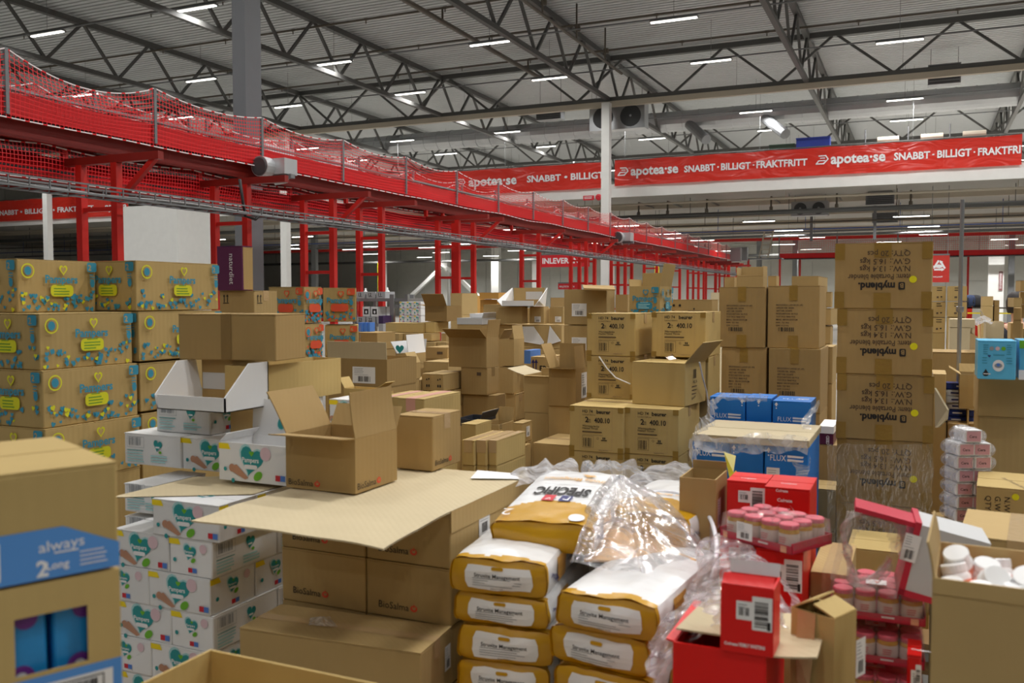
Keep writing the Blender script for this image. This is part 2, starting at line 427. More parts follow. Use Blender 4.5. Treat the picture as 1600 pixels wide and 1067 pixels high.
def pallet(cx, cy, W, L, rz, label, zt=.144):
    o = empty('wooden_pallet', (cx, cy, 0), rz, label, 'pallet', 'pallets under the stacks')
    for k in range(5):
        x = -W / 2 + .05 + (W - .1) * k / 4; MB().box((x - .05, -L / 2, .122), (x + .05, L / 2, .144)).build('deck_board', WOOD, o)
    for k in range(3):
        y = -L / 2 + .06 + (L - .12) * k / 2; m = MB(); m.box((-W / 2, y - .05, .1), (W / 2, y + .05, .122))
        for x in (-W / 2 + .05, 0, W / 2 - .05): m.box((x - .05, y - .05, .022), (x + .05, y + .05, .1))
        m.box((-W / 2, y - .05, 0), (W / 2, y + .05, .022)); m.build('stringer', WOOD, o)
    return o

# ================================================================== the hall
def proj(v):
    d = Vector(v) - Vector((0, 0, HCAM)); fw = _f * cos(PITCH) - _u * sin(PITCH); up = _f * sin(PITCH) + _u * cos(PITCH)
    z = d.dot(fw)
    return (800 + FPX * d.dot(_r) / z, 533.5 - FPX * d.dot(up) / z, z) if z > .1 else None
def inview(v, m=0):
    p = proj(v); return bool(p and -m < p[0] < 1600 + m and -m < p[1] < 1067 + m)
ORD = ['zeroth', 'first', 'second', 'third', 'fourth', 'fifth', 'sixth', 'seventh', 'eighth', 'ninth', 'tenth', 'eleventh', 'twelfth', 'thirteenth', 'fourteenth', 'fifteenth', 'sixteenth', 'seventeenth', 'eighteenth', 'nineteenth', 'twentieth']
XL, XR, YB, YF = -72, 26, -20, 76
FLOORM = plain('concrete_floor', (150, 147, 140), rough=.35, bump=.05, bscale=3)
struct(MB().box((XL, YB, -.2), (XR, YF, 0)).build('floor', FLOORM))
DECK = plain('roof_deck_steel', (194, 197, 198), rough=.5)
DARKST = plain('dark_steel', (88, 88, 86), rough=.55, metal=.2)
CREAM = plain('cream_steel', (186, 176, 158), rough=.6)
WHST = plain('white_steel', (226, 226, 222), rough=.45)
GALV = plain('galvanised', (168, 170, 172), rough=.35, metal=.75)
GALVD = plain('galvanised_dull', (120, 122, 124), rough=.5, metal=.3)
PIPE = plain('pipe_olive', (84, 76, 64), rough=.5)
WALLM = plain('wall_panel', (196, 196, 188), rough=.6)
WALLW = plain('wall_panel_white', (226, 226, 222), rough=.6)
ZR = 11.75
mb = MB(); y = YB; pts = []
while y < YF:
    pts += [(y, ZR), (y + .17, ZR), (y + .18, ZR + .15), (y + .25, ZR + .15)]; y += .26
n = len(pts); V = [(XL, a, b) for a, b in pts] + [(XR, a, b) for a, b in pts]
F = [(i + 1, i, n + i, n + i + 1) for i in range(n - 1)]
mb.add(V, F); V2 = [(XL, YB, ZR + .3), (XR, YB, ZR + .3), (XR, YF, ZR + .3), (XL, YF, ZR + .3)]; mb.add(V2, [(0, 1, 2, 3)])
struct(mb.build('ceiling', DECK))
def panel_wall(name, a, b, z0, z1, th, mat, step=3.2):
    mb = MB(); a = Vector(a); b = Vector(b); L_ = (b - a).length; d = (b - a) / L_; nn = Vector((-d.y, d.x)); k = 0
    while k < L_ - .01:
        e = min(L_, k + step); p = a + d * (k + .015); q = a + d * (e - .015)
        zz = z0
        while zz < z1:
            ze = min(z1, zz + 2.95)
            v = [(*p, zz), (*q, zz), (*(q + nn * th), zz), (*(p + nn * th), zz), (*p, ze - .02), (*q, ze - .02), (*(q + nn * th), ze - .02), (*(p + nn * th), ze - .02)]
            mb.add(v, [(0, 3, 2, 1), (4, 5, 6, 7), (0, 1, 5, 4), (1, 2, 6, 5), (2, 3, 7, 6), (3, 0, 4, 7)]); zz += 2.95
        k = e
    p = a + nn * th; q = b + nn * th; mb.add([(*(p), z0), (*(q), z0), (*q, z1), (*p, z1)], [(0, 1, 2, 3)])
    return struct(mb.build(name, mat))
panel_wall('wall_far', (XL, YF - .2), (XR, YF - .2), 0, ZR, .15, WALLM)
panel_wall('wall_left', (XL + .2, YB), (XL + .2, YF), 0, ZR, .15, WALLM)
panel_wall('wall_right', (XR - .2, YF), (XR - .2, YB), 0, ZR, .15, WALLM)
# closed store room standing under the mezzanine on the left
_c, W0, L0, _a, a0 = place(279, 42, 193, 345)
struct(MB().box((a0.x - W0, a0.y, 0), (a0.x, a0.y + L0, 6.0)).build('wall_storeroom', WALLW))

# ------------------------------------------------------------------ roof trusses
def truss(name, p0, d, length, z0, z1, pitch, ph, label, cw=.16, band=False, keep=3):
    """a lattice girder: two chords and slanting web members"""
    o = empty(name, (p0[0], p0[1], z0), 0); o['kind'] = 'structure'; o['label'] = label
    D = Vector((d[0], d[1], 0)); h = z1 - z0
    MB().bar((0, 0, 0), D * length, cw, .16).build('bottom_chord', DARKST, o)
    MB().bar((0, 0, h), D * length + Vector((0, 0, h)), cw * 1.25, .2).build('top_chord', DARKST, o)
    if band: MB().bar((0, 0, -.2), D * length + Vector((0, 0, -.2)), .2, .22).build('cross_beam', CREAM, o)
    k = ph; rest = MB(); cnt = 0
    while k < length:
        for a, b in ((k, k - pitch / 2), (k, k + pitch / 2)):
            q0 = D * a; q1 = D * b + Vector((0, 0, h))
            if 0 < b < length:
                w0 = Vector((p0[0], p0[1], z0)) + (q0 + q1) / 2
                if inview(w0, 60) and cnt < 95:
                    MB().bar(q0, q1, .09, .09).build('web_member', DARKST, o); cnt += 1
                else: rest.bar(q0, q1, .09, .09)
        k += pitch
    if rest.v:
        r_ = rest.build('web_member', DARKST, o); r_['kind'] = 'stuff'
    return o
TX = [-43.5, -35.6, -27.7, -19.9, -12.0, -4.15, 3.6, 11.4]
names_t = {-43.5: 'far left roof truss, second beyond the one over the netted conveyor', -35.6: 'roof truss low at the left edge behind the netting', -27.7: 'long roof truss at upper left meeting the red netting', -19.9: 'long roof truss passing behind the grey column', -12.0: 'long roof truss ending on the white column in mid picture',
           -4.15: 'steep roof truss right of the white column', 3.6: 'roof truss at the right edge of the picture', 11.4: 'roof truss beyond the right edge'}
for x in TX: truss('roof_truss', (x, -10), (0, 1), 80, 9.9, 11.55, 3.1, 1.35, names_t[x])
for i, y in enumerate((36.4, 51.5, 67.0)):
    truss('cross_truss', (-60, y), (1, 0), 80, 9.9, 11.55, 4.1, 1.5, ['cream edged cross truss resting on the white column', 'cross truss above the banner, behind the cream edged one', 'farthest cross truss near the back wall'][i], band=(i == 0))

# ------------------------------------------------------------------ columns
def column(x, y, w, l, z1, mat, label, name='column'):
    mb = MB()
    if mat is WHST and w > .3:  # H section
        mb.box((x - w / 2, y - l / 2, 0), (x - w / 2 + .03, y + l / 2, z1)); mb.box((x + w / 2 - .03, y - l / 2, 0), (x + w / 2, y + l / 2, z1)); mb.box((x - w / 2 + .03, y - .06, 0), (x + w / 2 - .03, y + .06, z1))
    else: mb.box((x - w / 2, y - l / 2, 0), (x + w / 2, y + l / 2, z1))
    mb.box((x - w * .8, y - l * .8, 0), (x + w * .8, y + l * .8, .03))
    o = mb.build(name, mat); o['kind'] = 'structure'; o['label'] = label; return o
GCOL = plain('grey_column_paint', (112, 114, 118), rough=.5)
def boxcol(x, y, w, l, z1, mat, label):
    o = MB().box((x - w / 2, y - l / 2, 0), (x + w / 2, y + l / 2, z1)).box((x - w, y - l, 0), (x + w, y + l, .03)).build('column', mat); o['kind'] = 'structure'; o['label'] = label
boxcol(-12.05, 14.2, .31, .46, 11.5, GCOL, 'tall grey steel column behind the netted conveyor')
boxcol(-12.0, 36.1, .34, .3, 9.7, WHST, 'white column in front of the join between two banners')
boxcol(-28.4, 36.1, .36, .34, 9.7, WHST, 'white column between the grey column and the red frames')
boxcol(-44.9, 36.1, .36, .34, 9.7, WHST, 'white column dividing the left banner')
for px, y, w, lb in ((598, 70, .55, 'white back wall column with the yellow sign'), (695, 71, .75, 'white braced column at the back wall'), (775, 71, .7, 'white plain column right of the braces'), (837, 71, .45, 'slim white column behind the delivery sign'), (953, 62, .5, 'white column under the conveyor with red marks'), (1556, 66, .9, 'wide white column at right by the back wall')):
    q = Py(px, 430, y); boxcol(q.x, y, w, .5, 6.6, WHST, lb)
for px, y in ((1580, 67), (1186, 70), (1242, 70), (492, 50)):
    q = Py(px, 430, y); boxcol(q.x, y, .35, .3, 6.6, GALVD, {1580: 'grey galvanised post right of the wide white column', 1186: 'thin grey wall post right of the conveyor end', 1242: 'thin grey wall post behind the tall cartons', 492: 'grey post behind the red frames at left'}[px])
qa, qb = Py(640, 465, 70.5), Py(690, 418, 70.5); qc, qd = Py(700, 418, 70.5), Py(748, 464, 70.5)
for a, b, lb in ((qa, qb, 'white diagonal wall brace rising to the right'), (qc, qd, 'white diagonal wall brace falling to the right')):
    o = MB().bar(a, b, .35, .3).build('wall_brace', WHST); o['kind'] = 'structure'; o['label'] = lb

# ------------------------------------------------------------------ lamps of the hall
HOUS = plain('lamp_housing', (120, 122, 124), rough=.4, metal=.4)
GLOW = plain('lamp_tube', (255, 250, 240), emit=7.0, var=0)
LROWS = [-14, -8, -2, 4, 9.8, 15.5, 21.1, 28.0, 33.4, 38.4, 43.2, 48.2, 53.5, 59, 65]
def lamp_model(z, wl=1.5):
    o = empty('ceiling_lamp', (0, 0, z), 0, 'x', 'lamp', 'x')
    h = MB(); h.add([(-wl / 2, -.05, .06), (wl / 2, -.05, .06), (wl / 2, .05, .06), (-wl / 2, .05, .06), (-wl / 2, -.13, 0), (wl / 2, -.13, 0), (wl / 2, .13, 0), (-wl / 2, .13, 0)],
                    [(0, 1, 2, 3), (4, 5, 1, 0), (2, 6, 7, 3), (1, 5, 6, 2), (4, 0, 3, 7), (7, 6, 5, 4)])
    h.build('lamp_housing', HOUS, o)
    MB().box((-wl / 2 + .03, -.045, -.022), (wl / 2 - .03, .045, -.002)).build('tube', GLOW, o)
    MB().tube([(0, 0, .06), (0, 0, ZR - z)], .008, 5).build('hanging_wire', GALVD, o)
    return o
LZ = 10.25
lamps = []; proto = None
for y in LROWS:
    for k in range(-7, 3):
        x = -.85 + 6.3 * k; lamps.append((x, y, LZ))
under = []
for y in (43.5, 50, 56.5, 63, 70):
    for k in range(-6, 4): under.append((-2 + 6.5 * k + (y % 3), y, 5.25))
def put_lamps(lst, where, grp, power, z):
    proto = None; rows = {}
    for x, y, zz in lst: rows.setdefault(y, []).append(x)
    vis_rows = [y for y in sorted(rows) if any(inview((x, y, z)) for x in rows[y])]
    for y in sorted(rows):
        vis = sorted([x for x in rows[y] if inview((x, y, z))])
        for x in rows[y]:
            if x in vis:
                lb = f"{where} lamp, {ORD[vis.index(x) + 1]} from the left in the {ORD[vis_rows.index(y) + 1]} row from the front"
                g = grp
            else: lb = f"{where} lamp beyond the edge of the picture"; g = grp + ' out of the frame'
            if proto is None: proto = lamp_model(z); o = proto; o.location = (x, y, z)
            else:
                o = clone(proto, (x, y, z), 0, lb)
            o['label'] = lb; o['group'] = g
            ll.append((o, power, x, y))
ll = []
put_lamps(lamps, 'slim fluorescent hall', 'ceiling lamps of the hall', LAMP_W, LZ)
put_lamps(under, 'slim fluorescent mezzanine', 'lamps under the mezzanine', MEZZ_W, 5.25)
for o, pw, x, y in ll: lamp_light(o, 1.45, .1, pw * ((.3 if y < 0 else .8 if y < 5 else 1.05) * (1.9 if x > -2 else 1) if pw == LAMP_W else {43.5: 1, 50: 1.2, 56.5: 1.7, 63: 2.1, 70: 1.5}[y]))
for y in LROWS[5:12]:
    o = MB().box((-60, y - .02, LZ + .075), (14, y + .02, LZ + .115)).build('trunking_rail', GALVD); o['kind'] = 'structure'; o['label'] = 'thin grey lamp rail running across the hall'
# ------------------------------------------------------------------ pipes, ducts
def pipe(pts, r, mat, name, label, n=8):
    o = MB().tube(pts, r, n).build(name, mat, smooth=True); return tag(o, label, 'pipe' if 'pipe' in name else 'duct')
k = 0
for y in (12.6, 16.2, 19.8, 23.4, 27.0, 30.6, 34.2):
    k += 1
    mb = MB().tube([(-60, y, 11.3), (14, y, 11.3)], .04, 6)
    x = -58
    while x < 12: mb.tube([(x, y, 11.3), (x, y, 11.15)], .02, 5); mb.tube([(x - .07, y, 11.3), (x + .07, y, 11.3)], .05, 6); x += 3.1
    tag(mb.build('sprinkler_pipe', PIPE), f'thin olive sprinkler pipe across the roof, {ORD[k]} from the front', 'pipe', 'sprinkler pipes under the roof')
mb = MB().tube([(-14.7, -8, 10.85), (-14.7, 35.5, 10.85)], .085, 10)
for y in (12.6, 16.2, 19.8, 23.4, 27.0, 30.6, 34.2): mb.tube([(-14.7, y, 10.85), (-14.7, y, 11.3)], .035, 6)
tag(mb.build('sprinkler_main_pipe', PIPE, smooth=True), 'thick olive main pipe running away beneath the roof left of the white column', 'pipe')
mb = MB().tube([(-10.7, -8, 10.3), (-10.7, 34, 10.3)], .05, 8)
for y in range(14, 34, 3): mb.tube([(-10.7, y, 10.3), (-10.7, y, 11.5)], .03, 6); mb.tube([(-10.7, y + .1, 10.62), (-10.7, y + .1, 10.78)], .1, 8)
tag(mb.build('valve_pipe', PIPE, smooth=True), 'brown pipe with valves and risers beside the truss on the white column', 'pipe')
mb = MB()
pts = [(-46 + i * .8, 44.5, 10.35) for i in range(75)]
for i in range(len(pts) - 1):
    mb.tube([pts[i], (pts[i][0] + .74, pts[i][1], pts[i][2])], .5, 16, cap=False); mb.tube([(pts[i][0] + .74, 44.5, 10.35), (pts[i][0] + .8, 44.5, 10.35)], .525, 16)
o = mb.build('ventilation_duct', GALV, smooth=False); tag(o, 'big round silver ventilation duct crossing behind the cream edged truss', 'duct')
for px, nm_ in ((1095, 'left'), (1215, 'right')):
    q = Py(px, 190, 44); MB().tube([(q.x - .6, 44.2, 10.1), (q.x + .5, 43.0, 9.1)], .24, 12).build('branch_duct', GALVD, o)
AC = plain('unit_dark', (60, 62, 64), rough=.5)
def blower(x, y, z, label, w=1.9, h=.7):
    o = empty('air_unit', (x, y, z), 0, label, 'air unit')
    MB().box((-w / 2, -.3, 0), (w / 2, .3, h)).build('casing', GALV, o)
    for s in (-1, 1):
        MB().lathe([(.05, -.32), (h * .4, -.32), (h * .43, -.3), (h * .43, -.28)], 20, (s * w / 4, 0, h / 2), axis='y').build('fan', AC, o)
    for s in (-1, 1): MB().tube([(s * w / 2.4, 0, h), (s * w / 2.4, 0, h + .8)], .012, 5).build('hanger', GALVD, o)
    return o
q = Py(967, 172, 37.2); blower(q.x, 37.2, 8.75, 'grey twin fan unit behind the top of the white column', 2.4, 1.05)
q = Py(1266, 318, 41); blower(q.x, 41, 5.2, 'grey twin fan unit hung under the mezzanine', 1.5, .6)
def grille(px, py, y, w, h, label):
    q = Py(px, py, y); o = empty('air_heater', (q.x, y, q.z), 0, label, 'air unit')
    MB().box((-w / 2, -.25, 0), (w / 2, .25, h)).build('casing', HOUS, o); mb = MB()
    for i in range(6): mb.box((-w / 2 + .05, -.27, h * (i + .3) / 6), (w / 2 - .05, -.25, h * (i + .7) / 6))
    mb.build('grille', AC, o)
    for s in (-1, 1): MB().tube([(s * w / 2.4, 0, h), (s * w / 2.4, 0, (6.1 if q.z < 6 else ZR) - q.z)], .012, 5).build('hanger', GALVD, o)
    return o
grille(1375, 320, 41, 1.1, .45, 'upper grey louvred box hung under the mezzanine'); grille(1383, 348, 46, 1.1, .45, 'lower grey louvred box hung under the mezzanine')
grille(860, 188, 38.5, 1.2, .5, 'flat grey heater box left of the white column'); grille(1475, 133, 41, 1.2, .8, 'flat grey heater box above the right banner')

# ------------------------------------------------------------------ mezzanine, fascia, banners
YM = 38.0
MEZU = plain('mezzanine_soffit', (176, 172, 164), rough=.6)
struct(MB().box((XL + 1, YM, 6.1), (16, YF - .5, 6.45)).build('ceiling_mezzanine', MEZU))
struct(MB().box((XL + 1, YM - .12, 6.03), (9, YM - .02, 6.6)).build('trim_1', WALLW))
for i, y in enumerate((42, 48, 54, 60, 66)):
    o = MB().box((XL + 2, y - .1, 5.85), (15, y + .1, 6.1)).build('trim_%d' % (i + 2), CREAM); o['kind'] = 'structure'
def XB(px, y=YM): return Py(px, 300, y).x
VINYL, nt, b = nm('banner_vinyl'); b.inputs['Base Color'].default_value = (*srgb((214, 50, 36)), 1); b.inputs['Roughness'].default_value = .32
def vinyl_bump(nt, b, s, sc):
    tc = nt.nodes.new('ShaderNodeTexCoord'); mp = nt.nodes.new('ShaderNodeMapping'); mp.inputs['Rotation'].default_value = (0, .5, 0); mp.inputs['Scale'].default_value = (.6, 1, 1.6)
    n = nt.nodes.new('ShaderNodeTexNoise'); n.inputs['Scale'].default_value = sc; n.inputs['Detail'].default_value = 2; n.inputs['Distortion'].default_value = 1.2
    bp = nt.nodes.new('ShaderNodeBump'); bp.inputs['Strength'].default_value = s; bp.inputs['Distance'].default_value = .2
    nt.links.new(tc.outputs['Object'], mp.inputs[0]); nt.links.new(mp.outputs[0], n.inputs['Vector']); nt.links.new(n.outputs['Fac'], bp.inputs['Height']); nt.links.new(bp.outputs['Normal'], b.inputs['Normal'])
vinyl_bump(nt, b, .5, 1.2)
def logo_mark(d, x, y, h, m):
    """slanted D of three strokes"""
    def st(a, b, w=.13):
        a = Vector(a) * h; b = Vector(b) * h; dd = (b - a).normalized(); n_ = Vector((-dd.y, dd.x)) * w * h / 2
        d.poly(m, [(x + p.x, y + p.y) for p in (a - n_, b - n_, b + n_, a + n_)])
    st((.28, .94), (1.05, .94)); st((1.0, .98), (1.28, .52)); st((1.3, .58), (.8, .06)); st((.9, .06), (0, .06)); st((.02, .02), (.3, .42)); st((.25, .4), (.98, .4)); st((.45, .68), (.95, .68), .1)
def banner(pa, pb, zt, zb, label, words_, rail=True, fold=0, seed=0):
    xa, xb = XB(pa), XB(pb); w = xb - xa; h = zt - zb; y = YM - .2
    o = empty('banner', (xa, y, zb), 0, label, 'banner')
    def fn(u, v):
        x = u * w; z = v * h
        d = .035 * noise.noise(Vector((x * .45 + seed, z * .7, seed))) + .03 * noise.noise(Vector((x * 1.7 + z, z * 1.2, seed + 5)))
        z += -.03 * abs(sin(x * pi / 2.2)) * (v > .5) * v
        return Vector((x, d - .03, z))
    mb = MB().grid(fn, int(w * 6), 8)
    mb.build('banner_sheet', VINYL, o, smooth=True)
    for kind, a, b, z0, hh in words_:
        d = Dec()
        X0 = XB(a) - xa; X1 = XB(b) - xa
        if kind == 'LOGO': logo_mark(d, X0, z0, hh, WHITEP)
        else: d.text(WHITEP, kind, X0, z0, hh, bold=.03, maxw=None, sx=1); 
        if kind != 'LOGO':
            m, v, f = d.it[-1]; ww = max(p[0] for p in v) - X0; s = (X1 - X0) / ww; d.it[-1] = (m, [(X0 + (p[0] - X0) * s, p[1]) for p in v], f)
        d.lay('logo' if kind == 'LOGO' else 'lettering', o, (0, 0, 0), (1, 0, 0), (0, 0, 1), (0, -1, 0), fn=lambda x, z, l: fn(x / w, z / h) + Vector((0, -.03, 0)))
    MB().tube([(0, 0, h + .02), (w, 0, h + .02)], .03, 6).build('top_rail', DARKST, o)
    return o
def ztxt(px, py): return Py(px, py, YM - .2).z
zb, zt = 6.5, 7.6
banner(963, 1594, zt, zb, 'right red banner with two logos and the slogan twice',
       [('LOGO', 968, 985, .42, .36), ('apotea·se', 988, 1062, .42, .42), ('SNABBT', 1071, 1119, .42, .29), ('·', 1122, 1125, .42, .29), ('BILLIGT', 1128, 1174, .42, .29), ('·', 1177, 1180, .42, .29), ('FRAKTFRITT', 1183, 1262, .42, .29),
        ('LOGO', 1275, 1295, .42, .36), ('apotea·se', 1298, 1383, .42, .42), ('SNABBT', 1396, 1452, .42, .29), ('·', 1455, 1459, .42, .29), ('BILLIGT', 1463, 1516, .42, .29), ('·', 1519, 1522, .42, .29), ('FRAKTFRI', 1526, 1592, .42, .29)], seed=3)
banner(640, 946, zt - .02, zb - .05, 'middle red banner left of the white column, partly behind the netting',
       [('LOGO', 717, 733, .4, .36), ('apotea·se', 736, 811, .38, .46), ('SNABBT', 827, 880, .42, .3), ('•', 885, 890, .42, .3), ('BILLIGT', 895, 947, .42, .3)], seed=8)
banner(-60, 205, zt - .05, zb - .2, 'left red banner ending beside the white storeroom',
       [('SNABBT', 0, 34, .38, .3), ('•', 37, 40, .38, .3), ('BILLIGT', 44, 80, .38, .3), ('•', 88, 91, .38, .3), ('FRAKTFRITT', 95, 152, .38, .3), ('apotea', 170, 203, .36, .42)], seed=12)
q = Py(919, 309, YM - .2)
o = empty('fire_sign', (q.x, YM - .13, q.z), 0, 'small red fire sign on the white mezzanine edge', 'sign'); MB().box((-.25, -.02, -.1), (.25, 0, .1)).build('sign_plate', PRED, o)
Dec().lines(WHITEP, -.2, .03, .38, 2, .06, .025).lay('lettering', o, (0, -.02, 0), (1, 0, 0), (0, 0, 1), (0, -1, 0), lift=.004)
q = Py(935, 308, YM - .2); tag(MB().lathe([(0, -.1), (.06, -.12), (.13, -.1), (.14, -.02), (.1, 0)], 16, (0, 0, 0), axis='y').build('alarm_bell', PRED, loc=(q.x, YM - .13, q.z)), 'round red alarm bell beside the fire sign', 'bell')
# upstairs: crates and small fans on the mezzanine
CRB = plain('crate_blue', (36, 60, 150), rough=.5); CRG = plain('crate_green', (36, 66, 46), rough=.5)
def crate(px, w, h, m, label, y=39.2, z=6.45, l=.5):
    x = XB(px, y); o = empty('plastic_crate', (x, y, z + .003), 0, label, 'crate'); body_open(w, l, h, .02).build('crate_body', m, o)
    MB().box((-w / 2 - .02, -l / 2 - .02, h - .04), (w / 2 + .02, -l / 2, h)).box((-w / 2 - .02, l / 2, h - .04), (w / 2 + .02, l / 2 + .02, h)).build('rim', m, o)
crate(1165, .8, 1.3, CRB, 'low blue crate behind the banner, leftmost'); crate(1222, 1.0, 1.55, CRG, 'dark green crate behind the banner'); crate(1270, 1.3, 1.75, CRB, 'tall blue crate behind the banner')
b0 = XB(1246, 40.2); tag(body_closed(.7, .5, 1.62).build('carton', K_BRN, loc=(b0, 40.2, 6.453)), 'brown carton between the green and blue crates upstairs', 'carton')
for i, px in enumerate((1384, 1452, 1518)):
    x = XB(px, 39.5); o = empty('desk_fan', (x, 39.5, 6.45), 0, ['left', 'middle', 'right'][i] + ' of three white machines upstairs behind the right banner', 'machine')
    MB().box((-.4, -.3, 0), (.4, .3, 1.35)).build('stand', GALVD, o); MB().tube([(-.35, 0, 1.52), (.45, 0, 1.52)], .15, 12).build('drum', CREAM, o); MB().tube([(-.8, 0, 0), (-.8, 0, 2.0)], .03, 6).build('post', GALVD, o)
# pipes under the mezzanine
def hpipe(px0, py, y, r, m, label, x0=-66, x1=14, name='water_pipe'):
    z = min(Py(px0, py, y).z, 6.02); mb = MB().tube([(x0, y, z), (x1, y, z)], r, 8)
    x = x0 + 2
    while x < x1: mb.tube([(x, y, z), (x, y, 6.098)], .015, 5); x += 4.2
    return tag(mb.build(name, m, smooth=True), label, 'pipe', 'pipes under the mezzanine')
hpipe(1330, 327, 40, .1, DARKST, 'thick dark pipe under the mezzanine edge'); hpipe(1330, 345, 43, .035, PIPE, 'thin brown pipe behind the thick dark pipe')
hpipe(1330, 356, 46, .03, plain('pipe_blue', (60, 90, 160)), 'thin blue pipe under the mezzanine'); hpipe(1330, 366, 50, .05, GALVD, 'grey pipe in the middle of the mezzanine')
hpipe(700, 408, 64, .1, DARKST, 'dark pipe near the top of the back wall'); hpipe(1330, 305, 39, .05, CREAM, 'cream pipe close to the mezzanine underside')
for px in (1106, 1206, 1308, 1423, 1045, 1000):
    x = Py(px, 320, 39.5).x; mb = MB().tube([(x, 39.3, 5.35), (x, 39.3, 5.9), (x, 41.8, 5.9)], .04, 6); mb.tube([(x, 39.3, 5.35), (x, 39.3, 5.5)], .07, 8)
    tag(mb.build('drop_pipe', PIPE), f'short brown drop pipe with valve above the {({1106: "gap right of the conveyor", 1206: "tall cartons", 1308: "taped box tower", 1423: "right edge of the box tower", 1045: "far end of the netting", 1000: "netting right of the white column"})[px]}', 'pipe')
REDP = plain('red_paint', (190, 30, 22), rough=.4); REDSHADE = plain('red_paint_shaded', (132, 26, 16), rough=.45)  # second red is the same paint, darkened for the shade under the conveyor
for y, z, lb in ((58, 5.3, 'long red beam crossing under the mezzanine'),):
    tag(MB().box((-60, y - .06, z - .09), (13, y + .06, z + .09)).build('red_beam', REDP), lb, 'beam')
for y in (56.4, 57.2, 59.2):
    o = MB().box((-58, y - .03, 5.6), (12, y + .03, 5.66)).build('cable_rail', GALVD); o['kind'] = 'structure'; o['label'] = 'grey rail among the pipes beneath the mezzanine'
# drop posts with braces
for i, px in enumerate((1268, 1367)):
    x = Py(px, 350, 44).x; o = MB().box((x - .06, 43.95, 4.3), (x + .06, 44.05, 6.1)).build('hanger_post', GALVD); tag(o, ['grey hanger post under the mezzanine, left one with brace', 'grey hanger post under the mezzanine, right one'][i], 'post')

# ------------------------------------------------------------------ signs
def sign(px0, px1, py0, py1, D, m, label, fn, name='hanging_sign', up=6.1):
    q = P((px0 + px1) / 2, (py0 + py1) / 2, D); y = q.y; xa = Py(px0, py0, y).x; xb = Py(px1, py0, y).x; za = Py((px0 + px1) / 2, py1, y).z; zb_ = Py((px0 + px1) / 2, py0, y).z
    o = empty(name, (xa, y, za), 0, label, 'sign'); w = xb - xa; h = zb_ - za
    MB().box((0, 0, 0), (w, .04, h)).build('sign_board', m, o)
    d = Dec(); fn(d, w, h); d.lay('lettering', o, (0, 0, 0), (1, 0, 0), (0, 0, 1), (0, -1, 0), lift=.006)
    if up:
        MB().bar((0, .02, h + .03), (w, .02, h + .03), .06).build('top_rail', GALVD, o)
        for x in (.1 * w, .9 * w): MB().tube([(x, .02, h), (x, .02, up - za)], .012, 5).build('hanging_wire', GALVD, o)
    return o
SRED = plain('sign_red', (214, 34, 44), rough=.4)
sign(843, 921, 398, 417, 42, SRED, 'wide red hanging sign for incoming deliveries', lambda d, w, h: d.text(WHITEP, 'INLEVERANS', w * .06, h * .3, h * .46, bold=.03, maxw=w * .88))
sign(872, 905, 443, 452, 43, SRED, 'small red recycling station sign behind the conveyor frames', lambda d, w, h: d.text(WHITEP, 'MILJÖSTATION', w * .07, h * .34, h * .3, maxw=w * .86, bold=.02))
def recyc(d, w, h):
    cx, cy, r = w * .5, h * .6, w * .36
    P3 = [Vector((cx + r * cos(R(a)), cy + r * sin(R(a)))) for a in (90, 210, 330)]
    for i in range(3):
        a = P3[i].lerp(P3[(i + 1) % 3], .1); b = P3[i].lerp(P3[(i + 1) % 3], .68); dd = (b - a).normalized(); n_ = Vector((-dd.y, dd.x)); t = w * .05
        d.poly(WHITEP, [tuple(q) for q in (a - n_ * t, b - n_ * t, b + n_ * t, a + n_ * t)]); e = b + dd * t * 3
        d.poly(WHITEP, [tuple(b - n_ * t * 2), tuple(e), tuple(b + n_ * t * 2)])
    d.poly(WHITEP, [(cx - .16 * w, cy - .05 * h), (cx + .02 * w, cy - .08 * h), (cx + .16 * w, cy - .03 * h), (cx + .16 * w, cy + .04 * h), (cx - .02 * w, cy + .07 * h), (cx - .16 * w, cy + .04 * h)])
    d.text(WHITEP, 'WELLPAPP', w * .2, h * .18, h * .05, maxw=w * .62, bold=.02)
sign(1452, 1484, 399, 441, 36, plain('sign_orange_red', (196, 46, 36), rough=.5), 'red hanging sign with white recycling arrows around a box', recyc)
sign(590, 598, 410, 463, 60, plain('sign_yellow', (226, 214, 30)), 'narrow yellow vertical sign on the back column', lambda d, w, h: [d.text(INK, c, w * .2, h * (.88 - .105 * i), h * .07, bold=.03) for i, c in enumerate('UTRUKORN')], name='vertical_sign', up=0)
sign(1023, 1030, 412, 430, 46, plain('sign_yellow', (226, 214, 30)), 'small yellow vertical sign behind the conveyor frames', lambda d, w, h: [d.text(INK, c, w * .2, h * (.6 - .4 * i), h * .28, bold=.03) for i, c in enumerate('KU')], name='vertical_sign')
sign(1561, 1567, 424, 454, 58, plain('sign_brown', (130, 84, 84)), 'tall narrow brown notice on the wide white column', lambda d, w, h: d.lines(WHITEP, w * .2, h * .9, w * .6, 14, h * .06, h * .02), name='notice_board', up=0)

